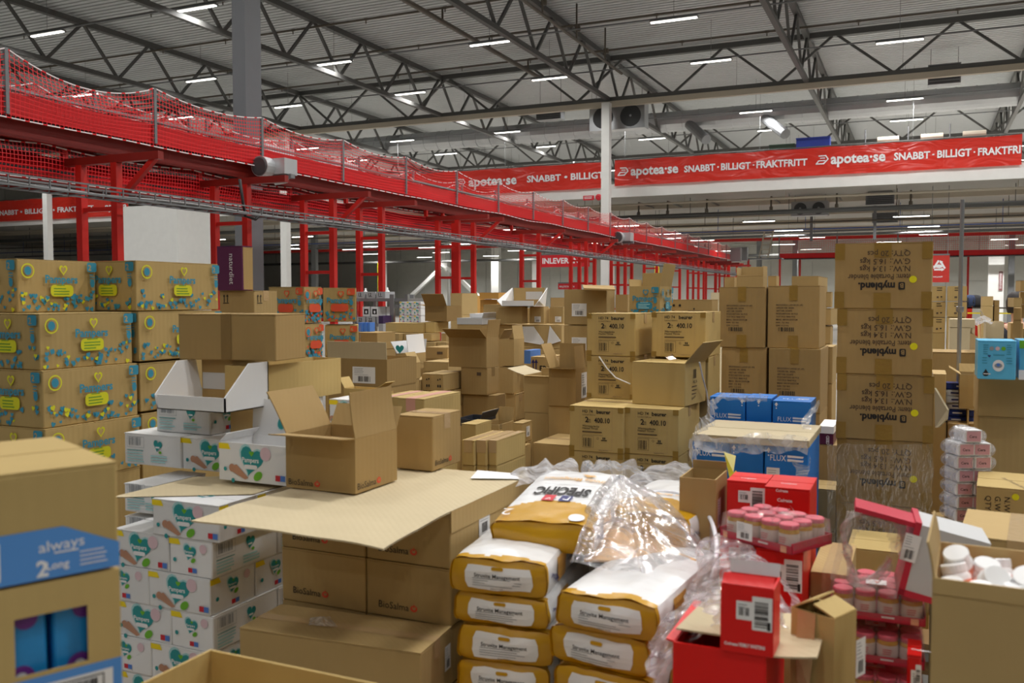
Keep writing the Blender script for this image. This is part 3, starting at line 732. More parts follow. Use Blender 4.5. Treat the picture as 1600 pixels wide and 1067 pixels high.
# ------------------------------------------------------------------ the netted conveyor
CX0, CX1 = -9.0, -9.95       # near and far side of the upper run
NET = plain('net_red', (226, 22, 30), rough=.5, var=0)
RUBB = plain('belt_black', (34, 30, 30), rough=.6)
GRD = plain('guard_red', (204, 18, 22), rough=.4)
def netting(xf, zlo, zhi, y0, y1, posts, sag, cell, name, parent, th=.0085, lo_sag=.0, bow=.05):
    """square mesh of cords, top edge hanging between posts"""
    ny = int((y1 - y0) / cell); nz = max(2, int((zhi - zlo) / cell)); mb = MB(); vs_ = []
    def pt(i, j):
        y = y0 + (y1 - y0) * i / ny; u = ((y - y0) / posts) % 1; s = 4 * u * (1 - u); v = j / nz
        top = zhi - (sag + (.12 if y < 8.7 and zhi > 4.2 else 0)) * s; bot = zlo + lo_sag * noise.noise(Vector((y * .6, xf, 0)))
        x = xf + bow * s * v * (1 - v) * 4 * noise.noise(Vector((y * .35, v, xf))) * 2
        return Vector((x, y, bot + (top - bot) * v))
    P_ = [[pt(i, j) for j in range(nz + 1)] for i in range(ny + 1)]
    h = th / 2
    for j in range(nz + 1):
        for i in range(ny):
            a, b = P_[i][j], P_[i + 1][j]; mb.add([a + Vector((0, 0, -h)), b + Vector((0, 0, -h)), b + Vector((0, 0, h)), a + Vector((0, 0, h))], [(0, 1, 2, 3)])
    for i in range(ny + 1):
        pts = P_[i]
        for j in range(nz):
            a, b = pts[j], pts[j + 1]; mb.add([a + Vector((0, -h, 0)), a + Vector((0, h, 0)), b + Vector((0, h, 0)), b + Vector((0, -h, 0))], [(0, 1, 2, 3)])
    o = mb.build(name, NET, parent); o['kind'] = 'stuff'
    return P_
def rope(P_, j, name, parent, r=.014):
    mb = MB(); n = len(P_)
    for i in range(0, n - 1, 1):
        mb.bar(P_[i][j] + Vector((0, 0, .004)), P_[i + 1][j] + Vector((0, 0, .004)), r, r, mi=(1 if i % 4 == 0 else 0))
    mb.build(name, [plain('rope_white', (232, 222, 222)), NET], parent)
Y0c, Y1c = .5, 47.0
cv = empty('conveyor', (0, 0, 0), 0, 'long red netted overhead conveyor running away from upper left', 'conveyor')
MB().box((CX1, Y0c, 3.72), (CX0, Y1c, 3.80)).build('belt', RUBB, cv)
MB().box((CX1 - .03, Y0c, 3.66), (CX1, Y1c, 3.95)).build('side_guard', GRD, cv); MB().box((CX0, Y0c, 3.66), (CX0 + .03, Y1c, 3.90)).build('side_guard', GRD, cv)
MB().box((CX0 - .02, Y0c, 3.93), (CX0 + .05, Y1c, 3.96)).build('edge_rail', GALV, cv); MB().box((CX1 - .05, Y0c, 3.98), (CX1 + .02, Y1c, 4.01)).build('edge_rail', GALV, cv)
for k in range(int((Y1c - Y0c) / 2.1)):
    y = Y0c + 1.3 + k * 2.1
    MB().box((CX0 - .25, y, 3.45), (CX0 - .2, y + .5, 3.7)).build('motor_shield', GALVD if k % 3 == 0 else RUBB, cv)
MB().box((CX1 + .1, Y0c, 3.5), (CX1 + .18, Y1c, 3.72)).build('frame_beam', REDSHADE, cv); MB().box((CX0 - .2, Y0c, 3.46), (CX0 - .12, Y1c, 3.66)).build('frame_beam', REDSHADE, cv)
A = netting(CX0 + .06, 3.62, 4.35, Y0c + .05, Y1c, 2.06, .10, .055, 'safety_net', cv, bow=.06, lo_sag=.03)
rope(A, -1, 'net_rope', cv); rope(A, 0, 'net_rope', cv)
B = netting(CX1 - .06, 3.7, 4.42, Y0c + .05, Y1c, 2.06, .12, .06, 'safety_net', cv, bow=.06)
rope(B, -1, 'net_rope', cv)
A2 = netting(CX0 - .35, 3.9, 4.16, Y0c + .7, Y1c - 1, 2.06, .2, .055, 'inner_net', cv, bow=.1)
rope(A2, -1, 'net_rope', cv)
k = 0; y = Y0c + .05
while y < Y1c:
    MB().box((CX0 + .03, y - .02, 3.66), (CX0 + .07, y + .02, 4.36)).build('net_post', GALVD, cv)
    if k % 2 == 0: MB().box((CX0 - .37, y + 1.0, 3.8), (CX0 - .33, y + 1.04, 4.2)).build('net_post', GALVD, cv)
    MB().box((CX1 - .07, y - .02, 3.66), (CX1 - .03, y + .02, 4.43)).build('net_post', GALVD, cv)
    y += 2.06; k += 1
TOTE = plain('tote_white', (232, 224, 226), rough=.5)
for i, y in enumerate((11.6, 13.4, 24.5, 33)):
    tag(MB().box((-9.55, y - .35, 3.8), (-9.2, y + .35, 4.06)).build('parcel', TOTE), ['white parcel riding the belt above the motor', 'white parcel on the belt right of the motor', 'white parcel on the belt in mid picture', 'white parcel near the white column'][i], 'parcel', 'parcels on the conveyor')
# lower run
lx0, lx1 = -9.35, -10.35
cw = empty('conveyor', (0, 0, 0), 0, 'lower red return conveyor under the netted one', 'conveyor')
MB().box((lx1, Y0c, 3.14), (lx0, Y1c, 3.2)).build('belt', RUBB, cw)
MB().box((lx0, Y0c, 3.02), (lx0 + .06, Y1c, 3.14)).build('frame_beam', REDSHADE, cw); MB().box((lx1 - .06, Y0c, 3.05), (lx1, Y1c, 3.35)).build('frame_beam', REDSHADE, cw)
def sheetfn(u, v):
    y = Y0c + (Y1c - Y0c) * u; return Vector((lx0 + .05 - .25 * v + .03 * noise.noise(Vector((y * 1.3, v * 2, 0))), y, 3.12 + .27 * v + .03 * noise.noise(Vector((y * .8, v, 3)))))
MB().grid(sheetfn, 300, 5).build('skirt', NET, cw, smooth=True)
Cc = netting(lx0 + .12, 3.05, 3.46, Y0c, Y1c, 2.3, .05, .05, 'safety_net', cw, bow=.05); rope(Cc, -1, 'net_rope', cw); rope(Cc, 0, 'net_rope', cw, .012)
# ladder-like support frames
def leg_frame(y, label, dx=.56, brace=False, z1=3.24, one=False):
    o = empty('support_frame', (-8.44 - dx, y, 0), 0, label, 'frame', 'red frames carrying the conveyor')
    MB().box((-.045, -.045, .01), (.045, .045, z1)).build('post', REDP, o)
    MB().box((-.1, -.1, 0), (.1, .1, .01)).build('foot_plate', REDP, o)
    if not one:
        MB().box((dx - .045, -.045, .01), (dx + .045, .045, z1)).build('post', REDP, o); MB().box((dx - .1, -.1, 0), (dx + .1, .1, .01)).build('foot_plate', REDP, o)
        for z in (.35, 1.35, 2.1, 2.72): MB().box((.045, -.02, z - .025), (dx - .045, .02, z + .025)).build('rung', REDP, o)
        MB().box((-.25, -.04, z1), (dx + .68, .04, z1 + .09)).build('cross_arm', REDSHADE, o); MB().box((-.3, -.03, z1 + .09), (-.24, .03, 3.46)).build('upright_stub', REDP, o)
    if brace: MB().bar((dx, 0, 2.78), (dx + .62, 0, 3.28), .06).build('brace', REDP, o)
    return o
LEGY = [6.3, 7.7, 9.9, 11.9, 13.3, 16.1, 16.8, 20.3, 23.7, 24.4, 27.3, 28, 31, 34.3, 37.5, 38.5, 41, 43, 44, 46]
for i, y in enumerate(LEGY):
    leg_frame(y, f'red ladder-like steel frame under the conveyor, {ORD[i + 1]} from the left', brace=(y in (7.7, 11.9, 16.8, 20.3, 24.4)), one=(i == 0), dx=(.56 if y < 12 else .45))
# motor drums
MOT = plain('motor_alu', (196, 198, 200), rough=.35, metal=.5)
def motor(px, py, label, k=1):
    q = Px(px, py, CX0 + .3); o = empty('drive_motor', (q.x, q.y, q.z), 0, label, 'motor')
    MB().tube([(-.16 * k, -.26 * k, 0), (-.16 * k, -.08 * k, 0)], .15 * k, 20).build('motor_drum', MOT, o, smooth=False)
    MB().lathe([(0, -.275 * k), (.12 * k, -.275 * k), (.14 * k, -.26 * k)], 20, (-.16 * k, 0, 0), axis='y').build('fan_cover', plain('motor_dark', (70, 70, 72)), o)
    b = MB(); b.box((-.3 * k, -.08 * k, -.1 * k), (.15 * k, .22 * k, .13 * k)); b.build('gear_housing', MOT, o)
    MB().tube([(-.1 * k, -.1 * k, -.1 * k), (-.08 * k, 0, -.24 * k), (.05 * k, .1 * k, -.2 * k), (.06 * k, .14 * k, -.1 * k)], .018 * k, 8).build('cable', MOT, o, smooth=True)
    MB().box((-.45 * k, 0, -.16 * k), (.2 * k, .1 * k, -.1 * k)).build('bracket', GALVD, o)
motor(437, 262, 'round silver drive motor on the conveyor at left'); motor(978, 371, 'silver drive motor farther along the conveyor', 1.2); 
# cable tray beneath
ct = empty('cable_tray', (0, 0, 0), 0, 'grey wire cable tray hanging below the conveyor', 'cable tray')
mb = MB(); xt, zt_ = -8.25, 2.78
for x in (xt, xt + .3):
    for z in (zt_, zt_ + .1): mb.box((x - .008, Y0c, z - .008), (x + .008, 46, z + .008))
for i in range(200):
    y = Y0c + i * .228; mb.box((xt, y - .006, zt_ - .006), (xt + .3, y + .006, zt_ + .006)); mb.box((xt + .294, y - .006, zt_), (xt + .306, y + .006, zt_ + .1)); mb.box((xt - .006, y - .006, zt_), (xt + .006, y + .006, zt_ + .1))
mb.build('wire_basket', GALVD, ct)
def cab(k):
    return [(xt + .06 + .05 * k + .03 * sin(i * .9 + k), Y0c + i * .5, zt_ + .03 + .02 * cos(i + k)) for i in range(91)]
for k in range(4): MB().tube(cab(k), .014, 5).build('cable', plain('cable_grey', (140, 140, 140)) if k % 2 else RUBB, ct)
q = Px(375, 322, xt + .15); tag(MB().tube([q + Vector((0, 0, .35)), q + Vector((0, .05, .1)), q + Vector((0, .1, -.12)), q + Vector((0, .3, -.15)), q + Vector((0, .45, -.02))], .02, 6).build('cable_loop', RUBB, smooth=True), 'drooping black cable loops on the tray at left', 'cable')
# crossing conveyor at the back right
cb = empty('conveyor', (0, 0, 0), 0, 'far red netted conveyor crossing behind the box tower', 'conveyor')
yb = 50.0; zc = 3.75
MB().box((-7, yb, zc), (20, yb + .05, zc + .28)).build('side_guard', GRD, cb); MB().box((-7, yb, zc - .02), (20, yb + .9, zc + .03)).build('belt', RUBB, cb)
mb = MB(); nx, nz = 300, 9
for j in range(nz + 1): mb.box((-7, yb, zc + .28 + j * .1 - .006), (20, yb + .006, zc + .28 + j * .1 + .006))
for i in range(nx + 1): x = -7 + 27 * i / nx; mb.box((x - .006, yb, zc + .28), (x + .006, yb + .006, zc + 1.2))
nn = mb.build('safety_net', NET, cb); nn['kind'] = 'stuff'
for i in range(10): MB().box((-7 + i * 2.9, yb - .03, zc), (-6.94 + i * 2.9, yb, zc + 1.22)).build('net_post', GALVD, cb)
for i in range(4): MB().box((-6 + i * 8, yb + .4, 0), (-5.9 + i * 8, yb + .5, zc)).build('leg', REDP, cb)
# control cabinets at the conveyor end and a folded ladder
for i, px in enumerate((1150, 1165)):
    q = Px(px, 398, -8.7 + i * .1); tag(MB().box((-.25, -.2, -.35), (.25, .2, .35)).build('control_box', GALV, loc=(q.x, min(q.y, 47.5 + i), q.z)), ['left grey control box at the conveyor end', 'right grey control box at the conveyor end'][i], 'control box')
q = Py(1186, 402, 49); pf = empty('platform', (0, 0, 0), 0, 'small grey platform on red legs under the step ladder', 'platform')
MB().box((q.x - .6, 48.6, 3.7), (q.x + 1.2, 49.4, 3.76)).build('deck', GALVD, pf)
for dx_ in (-.5, 1.1): MB().box((q.x + dx_ - .05, 48.7, 0), (q.x + dx_ + .05, 48.8, 3.7)).build('leg', REDP, pf)
o = empty('step_ladder', (q.x, 49, 3.765), 0, 'small pale step ladder at the end of the conveyor', 'ladder')
for s in (0, .45): MB().bar((s, 0, 0), (s + .25, .1, 1.4), .06).build('rail', CREAM, o)
for i in range(5): MB().bar((.05 * i + .05, .02 * i, .2 + .25 * i), (.5 + .05 * i, .02 * i, .2 + .25 * i), .05).build('rung', CREAM, o)

# ================================================================== prints of the goods
def d_label(w, h, seed=0, d=None, x=0, y=0):
    d = d or Dec(); d.rect(PAPER, x, y, w, h); d.lines(GREYT, x + w * .08, y + h * .88, w * .5, 4, h * .09, h * .025, seed)
    d.bars(INK, x + w * .25, y + h * .1, w * .55, h * .33, 12, seed + 3); d.lines(GREYT, x + w * .08, y + h * .5, w * .8, 1, h * .09, h * .02, seed); return d
def scatter(d, m2, fw, fh, seed, n=46, sz=.022):
    rr = random.Random(seed)
    for i in range(n):
        x = rr.uniform(.03, .97); lim = .12 + .26 * abs(x - .45) ** .8 * 1.6; y = rr.uniform(.04, lim + .08)
        s = rr.uniform(.7, 1.25) * sz
        d.heart((PBLUE if rr.random() > .2 else m2), x * fw, y * fh, s, s, rr.uniform(-.5, .5), n=10)
def d_nappy(fw, fh, main=True, m2=None, seed=0, small=False):
    m2 = m2 or PYEL; ink2 = PGRN if m2 is PYEL else LOGOR if m2 is PORG else PTEALL; d = Dec(); scatter(d, m2, fw, fh, seed, 52 if main else 26)
    k = fh / .245
    cx = fw * (.52 if main else .5)
    d.text(PBLUE, 'Pampers', cx, fh * .56, .038 * k, bold=.03, align='c')
    d.heart(m2, cx + .01, fh * .80, .045 * k, .05 * k); d.heart(K_PAM, cx + .01, fh * .805, .028 * k, .032 * k)
    d.rrect(m2, cx - .062 * k, fh * .30, .125 * k, .055 * k, .02); d.lines(ink2, cx - .045 * k, fh * .30 + .034 * k, .09 * k, 3, .013 * k, .006 * k, seed)
    d.lines(ink2, cx - .03 * k, fh * .505, .06 * k, 1, .01, .004, seed)
    if main:
        d.ring(m2, fw * .1, fh * .78, .034 * k, .006); d.ell(PBLUE, fw * .1, fh * .78, .018 * k, .02 * k)
    c2 = PORG if m2 is PORG else PBLUE
    d.rrect(c2, fw - .062 * k, fh * .79, .055 * k, .045 * k, .008); d.text(K_PAM, '2' if m2 is PYEL else '6', fw - .056 * k, fh * .82, .028 * k, bold=.02)
    d.lines(PBLUE, fw - .048 * k, fh * .72, .03 * k, 4, .012 * k, .005 * k, seed); d.ell(PBLUE, fw - .033 * k, fh * .56, .013 * k, .02 * k)
    return d
def d_wipes(fw, fh, seed=0, big=True):
    d = Dec(); cx = fw * .48; k = fh / .135
    d.poly(PTAG, [(0, fh * .82), (.055 * k, fh * .82), (.045 * k, fh * .97), (0, fh * .97)])
    hw = min(.11 * k, fw * .5) if big else min(.06 * k, fw * .5)
    cy = fh * (.52 if big else .62)
    d.heart(PTEALL, cx - .003, cy + .002, hw * 1.06, hw * 1.02, -.25); d.heart(PTEAL, cx, cy, hw * .97, hw * .92, -.25)
    d.text(WHITEP, 'Pampers', cx - .002, cy, hw * .16, bold=.02, align='c', maxw=hw * .7); d.rrect(WHITEP, cx - hw * .28, cy - hw * .22, hw * .55, hw * .14, .01); d.heart(LEAF, cx + .004, cy + hw * .27, hw * .2, hw * .18)
    d.ell(LEAF, cx + hw * .3, cy - hw * .42, hw * .2, hw * .13, a=.6)
    if big:
        d.ell(PINK, cx + hw * .62, cy + hw * .3, hw * .22); d.poly(SKIN, [(cx - hw * .9, cy - hw * .18), (cx - hw * .6, cy - hw * .1), (cx - hw * .1, cy - hw * .5), (cx - hw * .25, cy - hw * .56), (cx - hw * .8, cy - hw * .34)])
        d.ell(SKIN, cx - hw * .8, cy - hw * .22, hw * .13)
        d.rect(PRED, fw - .05 * k, fh * .1, .022 * k, .02 * k); d.rect(PBL2, fw - .028 * k, fh * .1, .022 * k, .02 * k)
        d.ell(PTEAL, fw * .1, fh * .3, .008); d.ell(PTEAL, cx - hw * .75, cy - hw * .62, .009)
    else:
        d.rect(PRED, fw * .45, fh * .1, .02 * k, .017 * k); d.rect(PBL2, fw * .45 + .02 * k, fh * .1, .02 * k, .017 * k); d.ell(PTEAL, fw * .14, fh * .4, .008)
        d.ell(PINK, fw * .8, fh * .78, hw * .28)
    return d
def d_wipesbar(fw, fh, seed=0):
    d = Dec(); k = fh / .135; d.frame(GREYT, .02, fh * .55, .1 * k, fh * .35, .001); d.bars(GREYT, .03, fh * .62, .075 * k, fh * .26, 12, seed)
    d.lines(PTEAL, .02, fh * .45, .1 * k, 1, .01, .003); d.lines(PTEALL, .02, fh * .36, .1 * k, 4, .012 * k, .005, seed)
    hw = .05 * k; cx = min(fw - .04, .2 * k); d.heart(PTEAL, cx, fh * .64, hw, hw, -.2); d.rrect(WHITEP, cx - hw * .25, fh * .58, hw * .5, hw * .14, .005); d.ell(LEAF, cx + hw * .3, fh * .45, hw * .17, hw * .12)
    d.lines(PTEALL, cx - .04, fh * .3, .1 * k, 3, .012 * k, .006, seed + 1)
    return d
def d_flame(d, x, y, s):
    d.ell(LOGOR, x, y, s * .5, s * .42); d.ell(K_TAN, x + s * .03, y + s * .08, s * .24, s * .22); d.poly(LOGOR, [(x - s * .1, y + s * .05), (x + s * .1, y + s * .1), (x + s * .08, y + s * .75), (x - s * .02, y + s * .4)])
def d_bio(fw, fh, h=.022, x=.02, y=.02):
    d = Dec(); d.text(INK, 'BioSalma', x, y, h, bold=.0); v = d.it[-1][1]; xe = max(p[0] for p in v); d_flame(d, xe + h * .8, y + h * .45, h * 1.1); return d
def d_beurer(fw, fh):
    d = Dec(); X = lambda a: fw * a; Y = lambda a: fh * a
    d.frame(TAPE_C, X(.2), Y(.06), X(.6), Y(.93), .0015)
    d.text(INK, 'HD 74', X(.25), Y(.86), .016, bold=.01); d.text(INK, 'beurer', X(.51), Y(.85), .021, bold=.03); d.text(INKF, 'Limited Edition', X(.25), Y(.8), .009)
    d.text(INK, '2', X(.30), Y(.65), .03, bold=.02); d.text(INK, 'Stk.', X(.35), Y(.69), .01); d.text(INK, 'pcs.', X(.35), Y(.65), .01); d.text(INK, '400.10', X(.47), Y(.65), .028, bold=.02, sx=.85)
    d.text(INK, 'Wärmezudecke', X(.25), Y(.55), .011, bold=.01); d.text(INK, 'Heated Throw', X(.25), Y(.5), .011, bold=.01); d.lines(INKF, X(.25), Y(.43), X(.38), 1, .01, .006)
    d.lines(INKF, X(.25), Y(.37), X(.4), 1, .01, .0015)
    d.frame(INKF, X(.25), Y(.1), X(.21), Y(.25), .0012); d.bars(INK, X(.27), Y(.12), X(.16), Y(.19), 12, 5); d.ring(INKF, X(.54), Y(.31), .006, .0015)
    d.rect(INK, X(.6), Y(.26), X(.11), .005); d.rect(INK, X(.63), Y(.29), .006, .012); d.rect(INK, X(.66), Y(.29), .006, .012); d.text(INKF, 'MADE IN P.R.C.', X(.56), Y(.04), .006)
    return d
def d_blend(fw, fh, dot=True):
    d = Dec(); cx, cy = fw / 2, fh / 2
    d.text(INK, 'myblend.', fw * .37, fh * .61, .034, bold=.04, maxw=fw * .38); d.rrect(INK, fw * .27, fh * .60, .028, .036, .006); d.text(K_BRN, 'B', fw * .285, fh * .62, .022, bold=.02)
    d.text(INKF, 'Item: Portable blender', fw * .22, fh * .48, .027, bold=.01, maxw=fw * .64); d.text(INKF, 'N.W.: 13.4 kgs', fw * .22, fh * .36, .027, bold=.01); d.text(INKF, 'G.W.: 16.5 kgs', fw * .22, fh * .25, .027, bold=.01); d.text(INKF, 'QTY: 20 pcs', fw * .22, fh * .13, .027, bold=.01)
    d.spun(cx, cy)
    if dot: d.ell(DOTY, fw * .81, fh * .44, .0165)
    return d
def d_lines8(fw, fh):
    d = Dec(); t = ['BROODING LARGE (41-49)', 'ORDER NR. 28206', 'ART NR: 532475', 'PCS/CARTON: 40 PCS', 'TOT PCS: 9840 PCS', 'MEAS: 38X30.5X37CM', 'NW:  7,5  KG', 'GW: 11,5 KG']
    for i, s in enumerate(t): d.text(INKF, s, fw * .17, fh * (.68 - .047 * i), .0098, bold=.02, maxw=fw * .62)
    d.bars(INK, fw * .22, fh * .27, fw * .3, fh * .065, 14, 4); return d
def d_flux(fw, fh, word=True, side='l', up=0):
    d = Dec()
    if word:
        d.text(WHITEP, 'FLUX', fw * .14, fh * (.34 + up), fh * .15, bold=-.0, maxw=fw * .36)
        for k in range(2): d.poly(WHITEP, [(fw * .53, fh * (.34 + up + .09 * k)), (fw * .88, fh * (.34 + up + .09 * k)), (fw * .9, fh * (.385 + up + .09 * k)), (fw * .53, fh * (.4 + up + .09 * k))])
    for x in ((.1, .92) if side == 'b' else (.1,) if side == 'l' else (.5,)):
        d.poly(WHITEP, [(fw * x - .009, fh * .87), (fw * x + .009, fh * .87), (fw * x, fh * .95)]); d.rect(WHITEP, fw * x - .003, fh * .82, .006, .012); d.ell(WHITEP, fw * x, fh * .76, .003)
    return d
def d_twolabel(fw, fh, foot='VISIBLY WHITENS', seed=0):
    d = Dec(); w = min(.05, fw * .3); x = fw * .3; y = fh * .5
    d.rrect(PAPER, x, y, w * 1.1, fh * .28, .002); d.rrect(PAPER, x + w, y - fh * .13, w * 1.25, fh * .5, .002)
    d.bars(INK, x + .006, y + .01, w * .7, fh * .12, 8, seed); d.lines(GREYT, x + .004, y + fh * .22, w * .6, 2, .006, .002, seed)
    d.bars(INK, x + w * 1.15, y - fh * .08, w * .85, fh * .38, 16, seed + 2, horiz=True); d.rect(INK, x + w * 1.95, y - fh * .11, w * .2, fh * .12)
    d.text(WHITEP, foot, fw * .35, fh * .1, .008, bold=.03, maxw=fw * .5); d.text(WHITEP, 'Colgate', fw * .08, fh * .1, .007, bold=.03)
    return d
def d_arrows(fw, fh, n=2):
    d = Dec()
    for i in range(n):
        x = fw * (.2 + .5 * i / max(1, n - 1)) if n > 1 else fw * .3
        s = fh * .12
        d.poly(INK, [(x, fh * .62), (x + s, fh * .62), (x + s / 2, fh * .62 + s)]); d.poly(INK, [(x + s * 1.2, fh * .62 + s), (x + s * 2.2, fh * .62 + s), (x + s * 1.7, fh * .62)])
        for k in range(2): d.ell(INK, x + s * (.6 + 1.2 * k), fh * .3, s * .42, s * .75)
    return d
def d_symbols(fw, fh):
    d = Dec(); s = min(fw, fh) * .09
    for k in range(2): x = fw * .12 + k * s * 1.1; d.rect(INK, x, fh * .72, s * .25, s * 1.6); d.poly(INK, [(x - s * .25, fh * .72 + s * 1.5), (x + s * .5, fh * .72 + s * 1.5), (x + s * .12, fh * .72 + s * 2.1)])
    d.rect(INK, fw * .1, fh * .69, s * 2, s * .2); return d

# ================================================================== stacks
def bx(D, xc, xl, xr, yt, zb=None, yb=None, mat=K_TAN, label='', cat='carton', yaw=0, W=None, L=None, base=None, **kw):
    ctr, W, L, a, c = place(xc, D, xl, xr, yaw, W, L)
    zt_ = z_at(yt, D)
    if base is not None: zb = base.z + base.H + .0006
    if zb is None: zb = z_at(yb, D)
    return carton(ctr, W, L, zt_ - zb, zb, a, mat, label=label, cat=cat, **kw)
def below(b, hh, floor=.144, mat=K_TAN, what='carton', group=None, cat='carton', prints=None, n=None, vis=''):
    """the same goods continue down to the pallet"""
    room = b.z - floor
    if room < .05: return
    n = n or (2 if 'left stack' in what else 1); h = room / n; first = None
    for k in range(n):
        z = floor + h * (n - 1 - k)
        lb = f'{what}, {ORD[k + 1]} one under the {vis}'
        if first is None:
            f = carton(b.ctr, b.W, b.L, h - .001, z, b.rz, mat, label=lb, cat=cat, group=group, prints=prints or ()); first = f
        else:
            clone(first.o, (b.ctr.x, b.ctr.y, z), b.rz, lb, group)
    return first

# ---- kraft nappy cartons at left
def nappy(D, xc, xl, xr, yt, z0, label, L=.5, W=None, m2=None, seed=0, open_=None, mat=K_PAM, grp='kraft nappy cartons stacked at left', fl='Pampers', yaw=0):
    ctr, W, L, a, c = place(xc, D, xl, xr, yaw, W, L); H = z_at(yt, D) - z0
    return carton(ctr, W, L, H, z0, a, mat, label=label, group=grp, open_=open_, prints=[('right', d_nappy(L, H, True, m2, seed), 'printed_pattern'), ('front', d_nappy(W, H, False, m2, seed + 1), 'printed_pattern')])
zl = [.153, .3975, .642, .8867, 1.1312, 1.3757, 1.6202, 1.869]
nap_lb = {1: 'kraft nappy carton with yellow and blue print, fourth from the top at the left edge', 2: 'kraft nappy carton with yellow and blue print, third from the top at the left edge', 3: 'kraft nappy carton with yellow and blue print, second from the top at the left edge'}
b4 = nappy(3.88, 65, None, None, 672, .8875, nap_lb[1], W=.4, L=.52, seed=4)
b3 = nappy(3.89, 63, None, 213, 580, 1.1355, nap_lb[2], W=.4, L=None, seed=3)
b2 = nappy(3.91, 60, None, 206, 490, 1.386, nap_lb[3], W=.4, L=None, seed=2)
b1 = nappy(4.1, 28, None, 151, 404, z_at(490, 3.91) + .001, 'topmost kraft nappy carton at the left edge, with an outlined blue tag', W=.4, L=None, seed=1)
below(b4, .2446, mat=K_PAM, what='kraft nappy carton low in the left stack', group='kraft nappy cartons stacked at left', vis='visible ones')
r1 = nappy(4.39, 213, None, 342, 407, 1.636, 'kraft nappy carton on top of the second column, right of the topmost left one', W=.36, L=None, seed=11)
r2 = nappy(4.39, 216, None, 345, 487, 1.3905, 'kraft nappy carton half hidden by the plain brown carton', W=.36, L=None, seed=12)
r3 = nappy(4.39, 216, None, 345, 568, 1.1455, 'kraft nappy carton behind the white cutaway tray', W=.36, L=None, seed=13)
r4 = nappy(4.39, 218, None, 345, 648, .9, 'kraft nappy carton behind the white wipes boxes', W=.36, L=None, seed=14)
for b_ in (r3,): b_.o.scale = (1, 1, 1)
r4b = below(r4, .245, mat=K_PAM, what='kraft nappy carton low behind the wipes', group='kraft nappy cartons stacked at left', vis='second column')
pallet(b4.ctr.x + .1, b4.ctr.y + .35, 1.0, 1.3, 0, 'wooden pallet under the kraft nappy cartons')

# ---- plain cartons and the plum box in front of the grey column
m0 = bx(5.35, 397, 343, 434, 454, yb=520, mat=K_TAN, label='plain tan carton with arrow marks under the plum box', prints=[('front', d_symbols(.3, .25), 'printed_text'), ('right', d_symbols(.25, .25), 'printed_text')], tape='x')
pd = bx(5.35, 379, 340, 396, 384, base=m0, mat=K_PURP, label='plum coloured slimming drink box wrapped in clear film', prints=[])
d = Dec().text(WHITEP, 'naturdiet', 0, 0, .036, bold=.0).spun(0, 0, -pi / 2).shift(pd.W * .5, pd.H * .82)
d.lay('lettering', pd.o, *face('front', pd.W, pd.L, pd.H))
body_closed(pd.W * .15, pd.L * .98, pd.H * .96).build('side_panel', K_BRN, pd.o, loc=(pd.W * .43, .006, .003))
below(m0, .27, floor=.0, what='plain tan carton', vis='carton carrying the plum box', group='plain cartons in the left background')

# ---- orange printed nappy cartons
og = 'orange and blue printed nappy cartons'
o1 = nappy(6.2, 475, 420, 503, 448, 1.525, 'nappy carton with orange tags, top left of the group of four', L=None, W=None, m2=PORG, seed=21, grp=og)
o2 = nappy(6.2, 476, 422, 504, 506.5, 1.275, 'nappy carton with orange tags, bottom left of the group of four', L=None, W=None, m2=PORG, seed=22, grp=og)
o3 = nappy(6.62, 556, 505, None, 449.5, 1.525, 'nappy carton with orange tags, top right of the group of four', L=.3, W=None, m2=PORG, seed=23, grp=og, yaw=33)
o4 = nappy(6.62, 559, 507, None, 508, 1.275, 'nappy carton with orange tags, bottom right of the group of four', L=.3, W=None, m2=PORG, seed=24, grp=og, yaw=33)
below(o2, .25, mat=K_PAM, what='nappy carton with orange print low left', group=og, vis='group of four', floor=0); below(o4, .25, mat=K_PAM, what='nappy carton with orange print low right', group=og, vis='group of four', floor=0)

# ---- white wipes cartons
WG = 'white wipes cartons'
def wipes(D, xc, xl, xr, yt, z0, label, fr='big', sd='end', W=None, L=None, yaw=0, H=.1345, open_=None, seed=0, mat=K_WHITE):
    ctr, W, L, a, c = place(xc, D, xl, xr, yaw, W, L)
    def dd(k, fw): return {'big': lambda: d_wipes(fw, H, seed), 'end': lambda: d_wipes(fw, H, seed, False), 'bar': lambda: d_wipesbar(fw, H, seed), 'none': Dec}[k]()
    pr = [('front', dd(fr, W), 'printed_design'), ('right', dd(sd, L), 'printed_design')]
    b = carton(ctr, W, L, H, z0, a, mat, label=label, group=WG, open_=open_, prints=pr)
    if open_ is None:
        Dec().heart(PTEALL, 0, 0, .07, .05, .3).heart(PTEAL, 0, 0, .06, .04, .3).rrect(WHITEP, -.02, -.006, .04, .012).lay('lid_print', b.o, (0, 0, H), (1, 0, 0), (0, 1, 0), (0, 0, 1))
    return b
Z = [.152 + .1352 * k for k in range(8)]
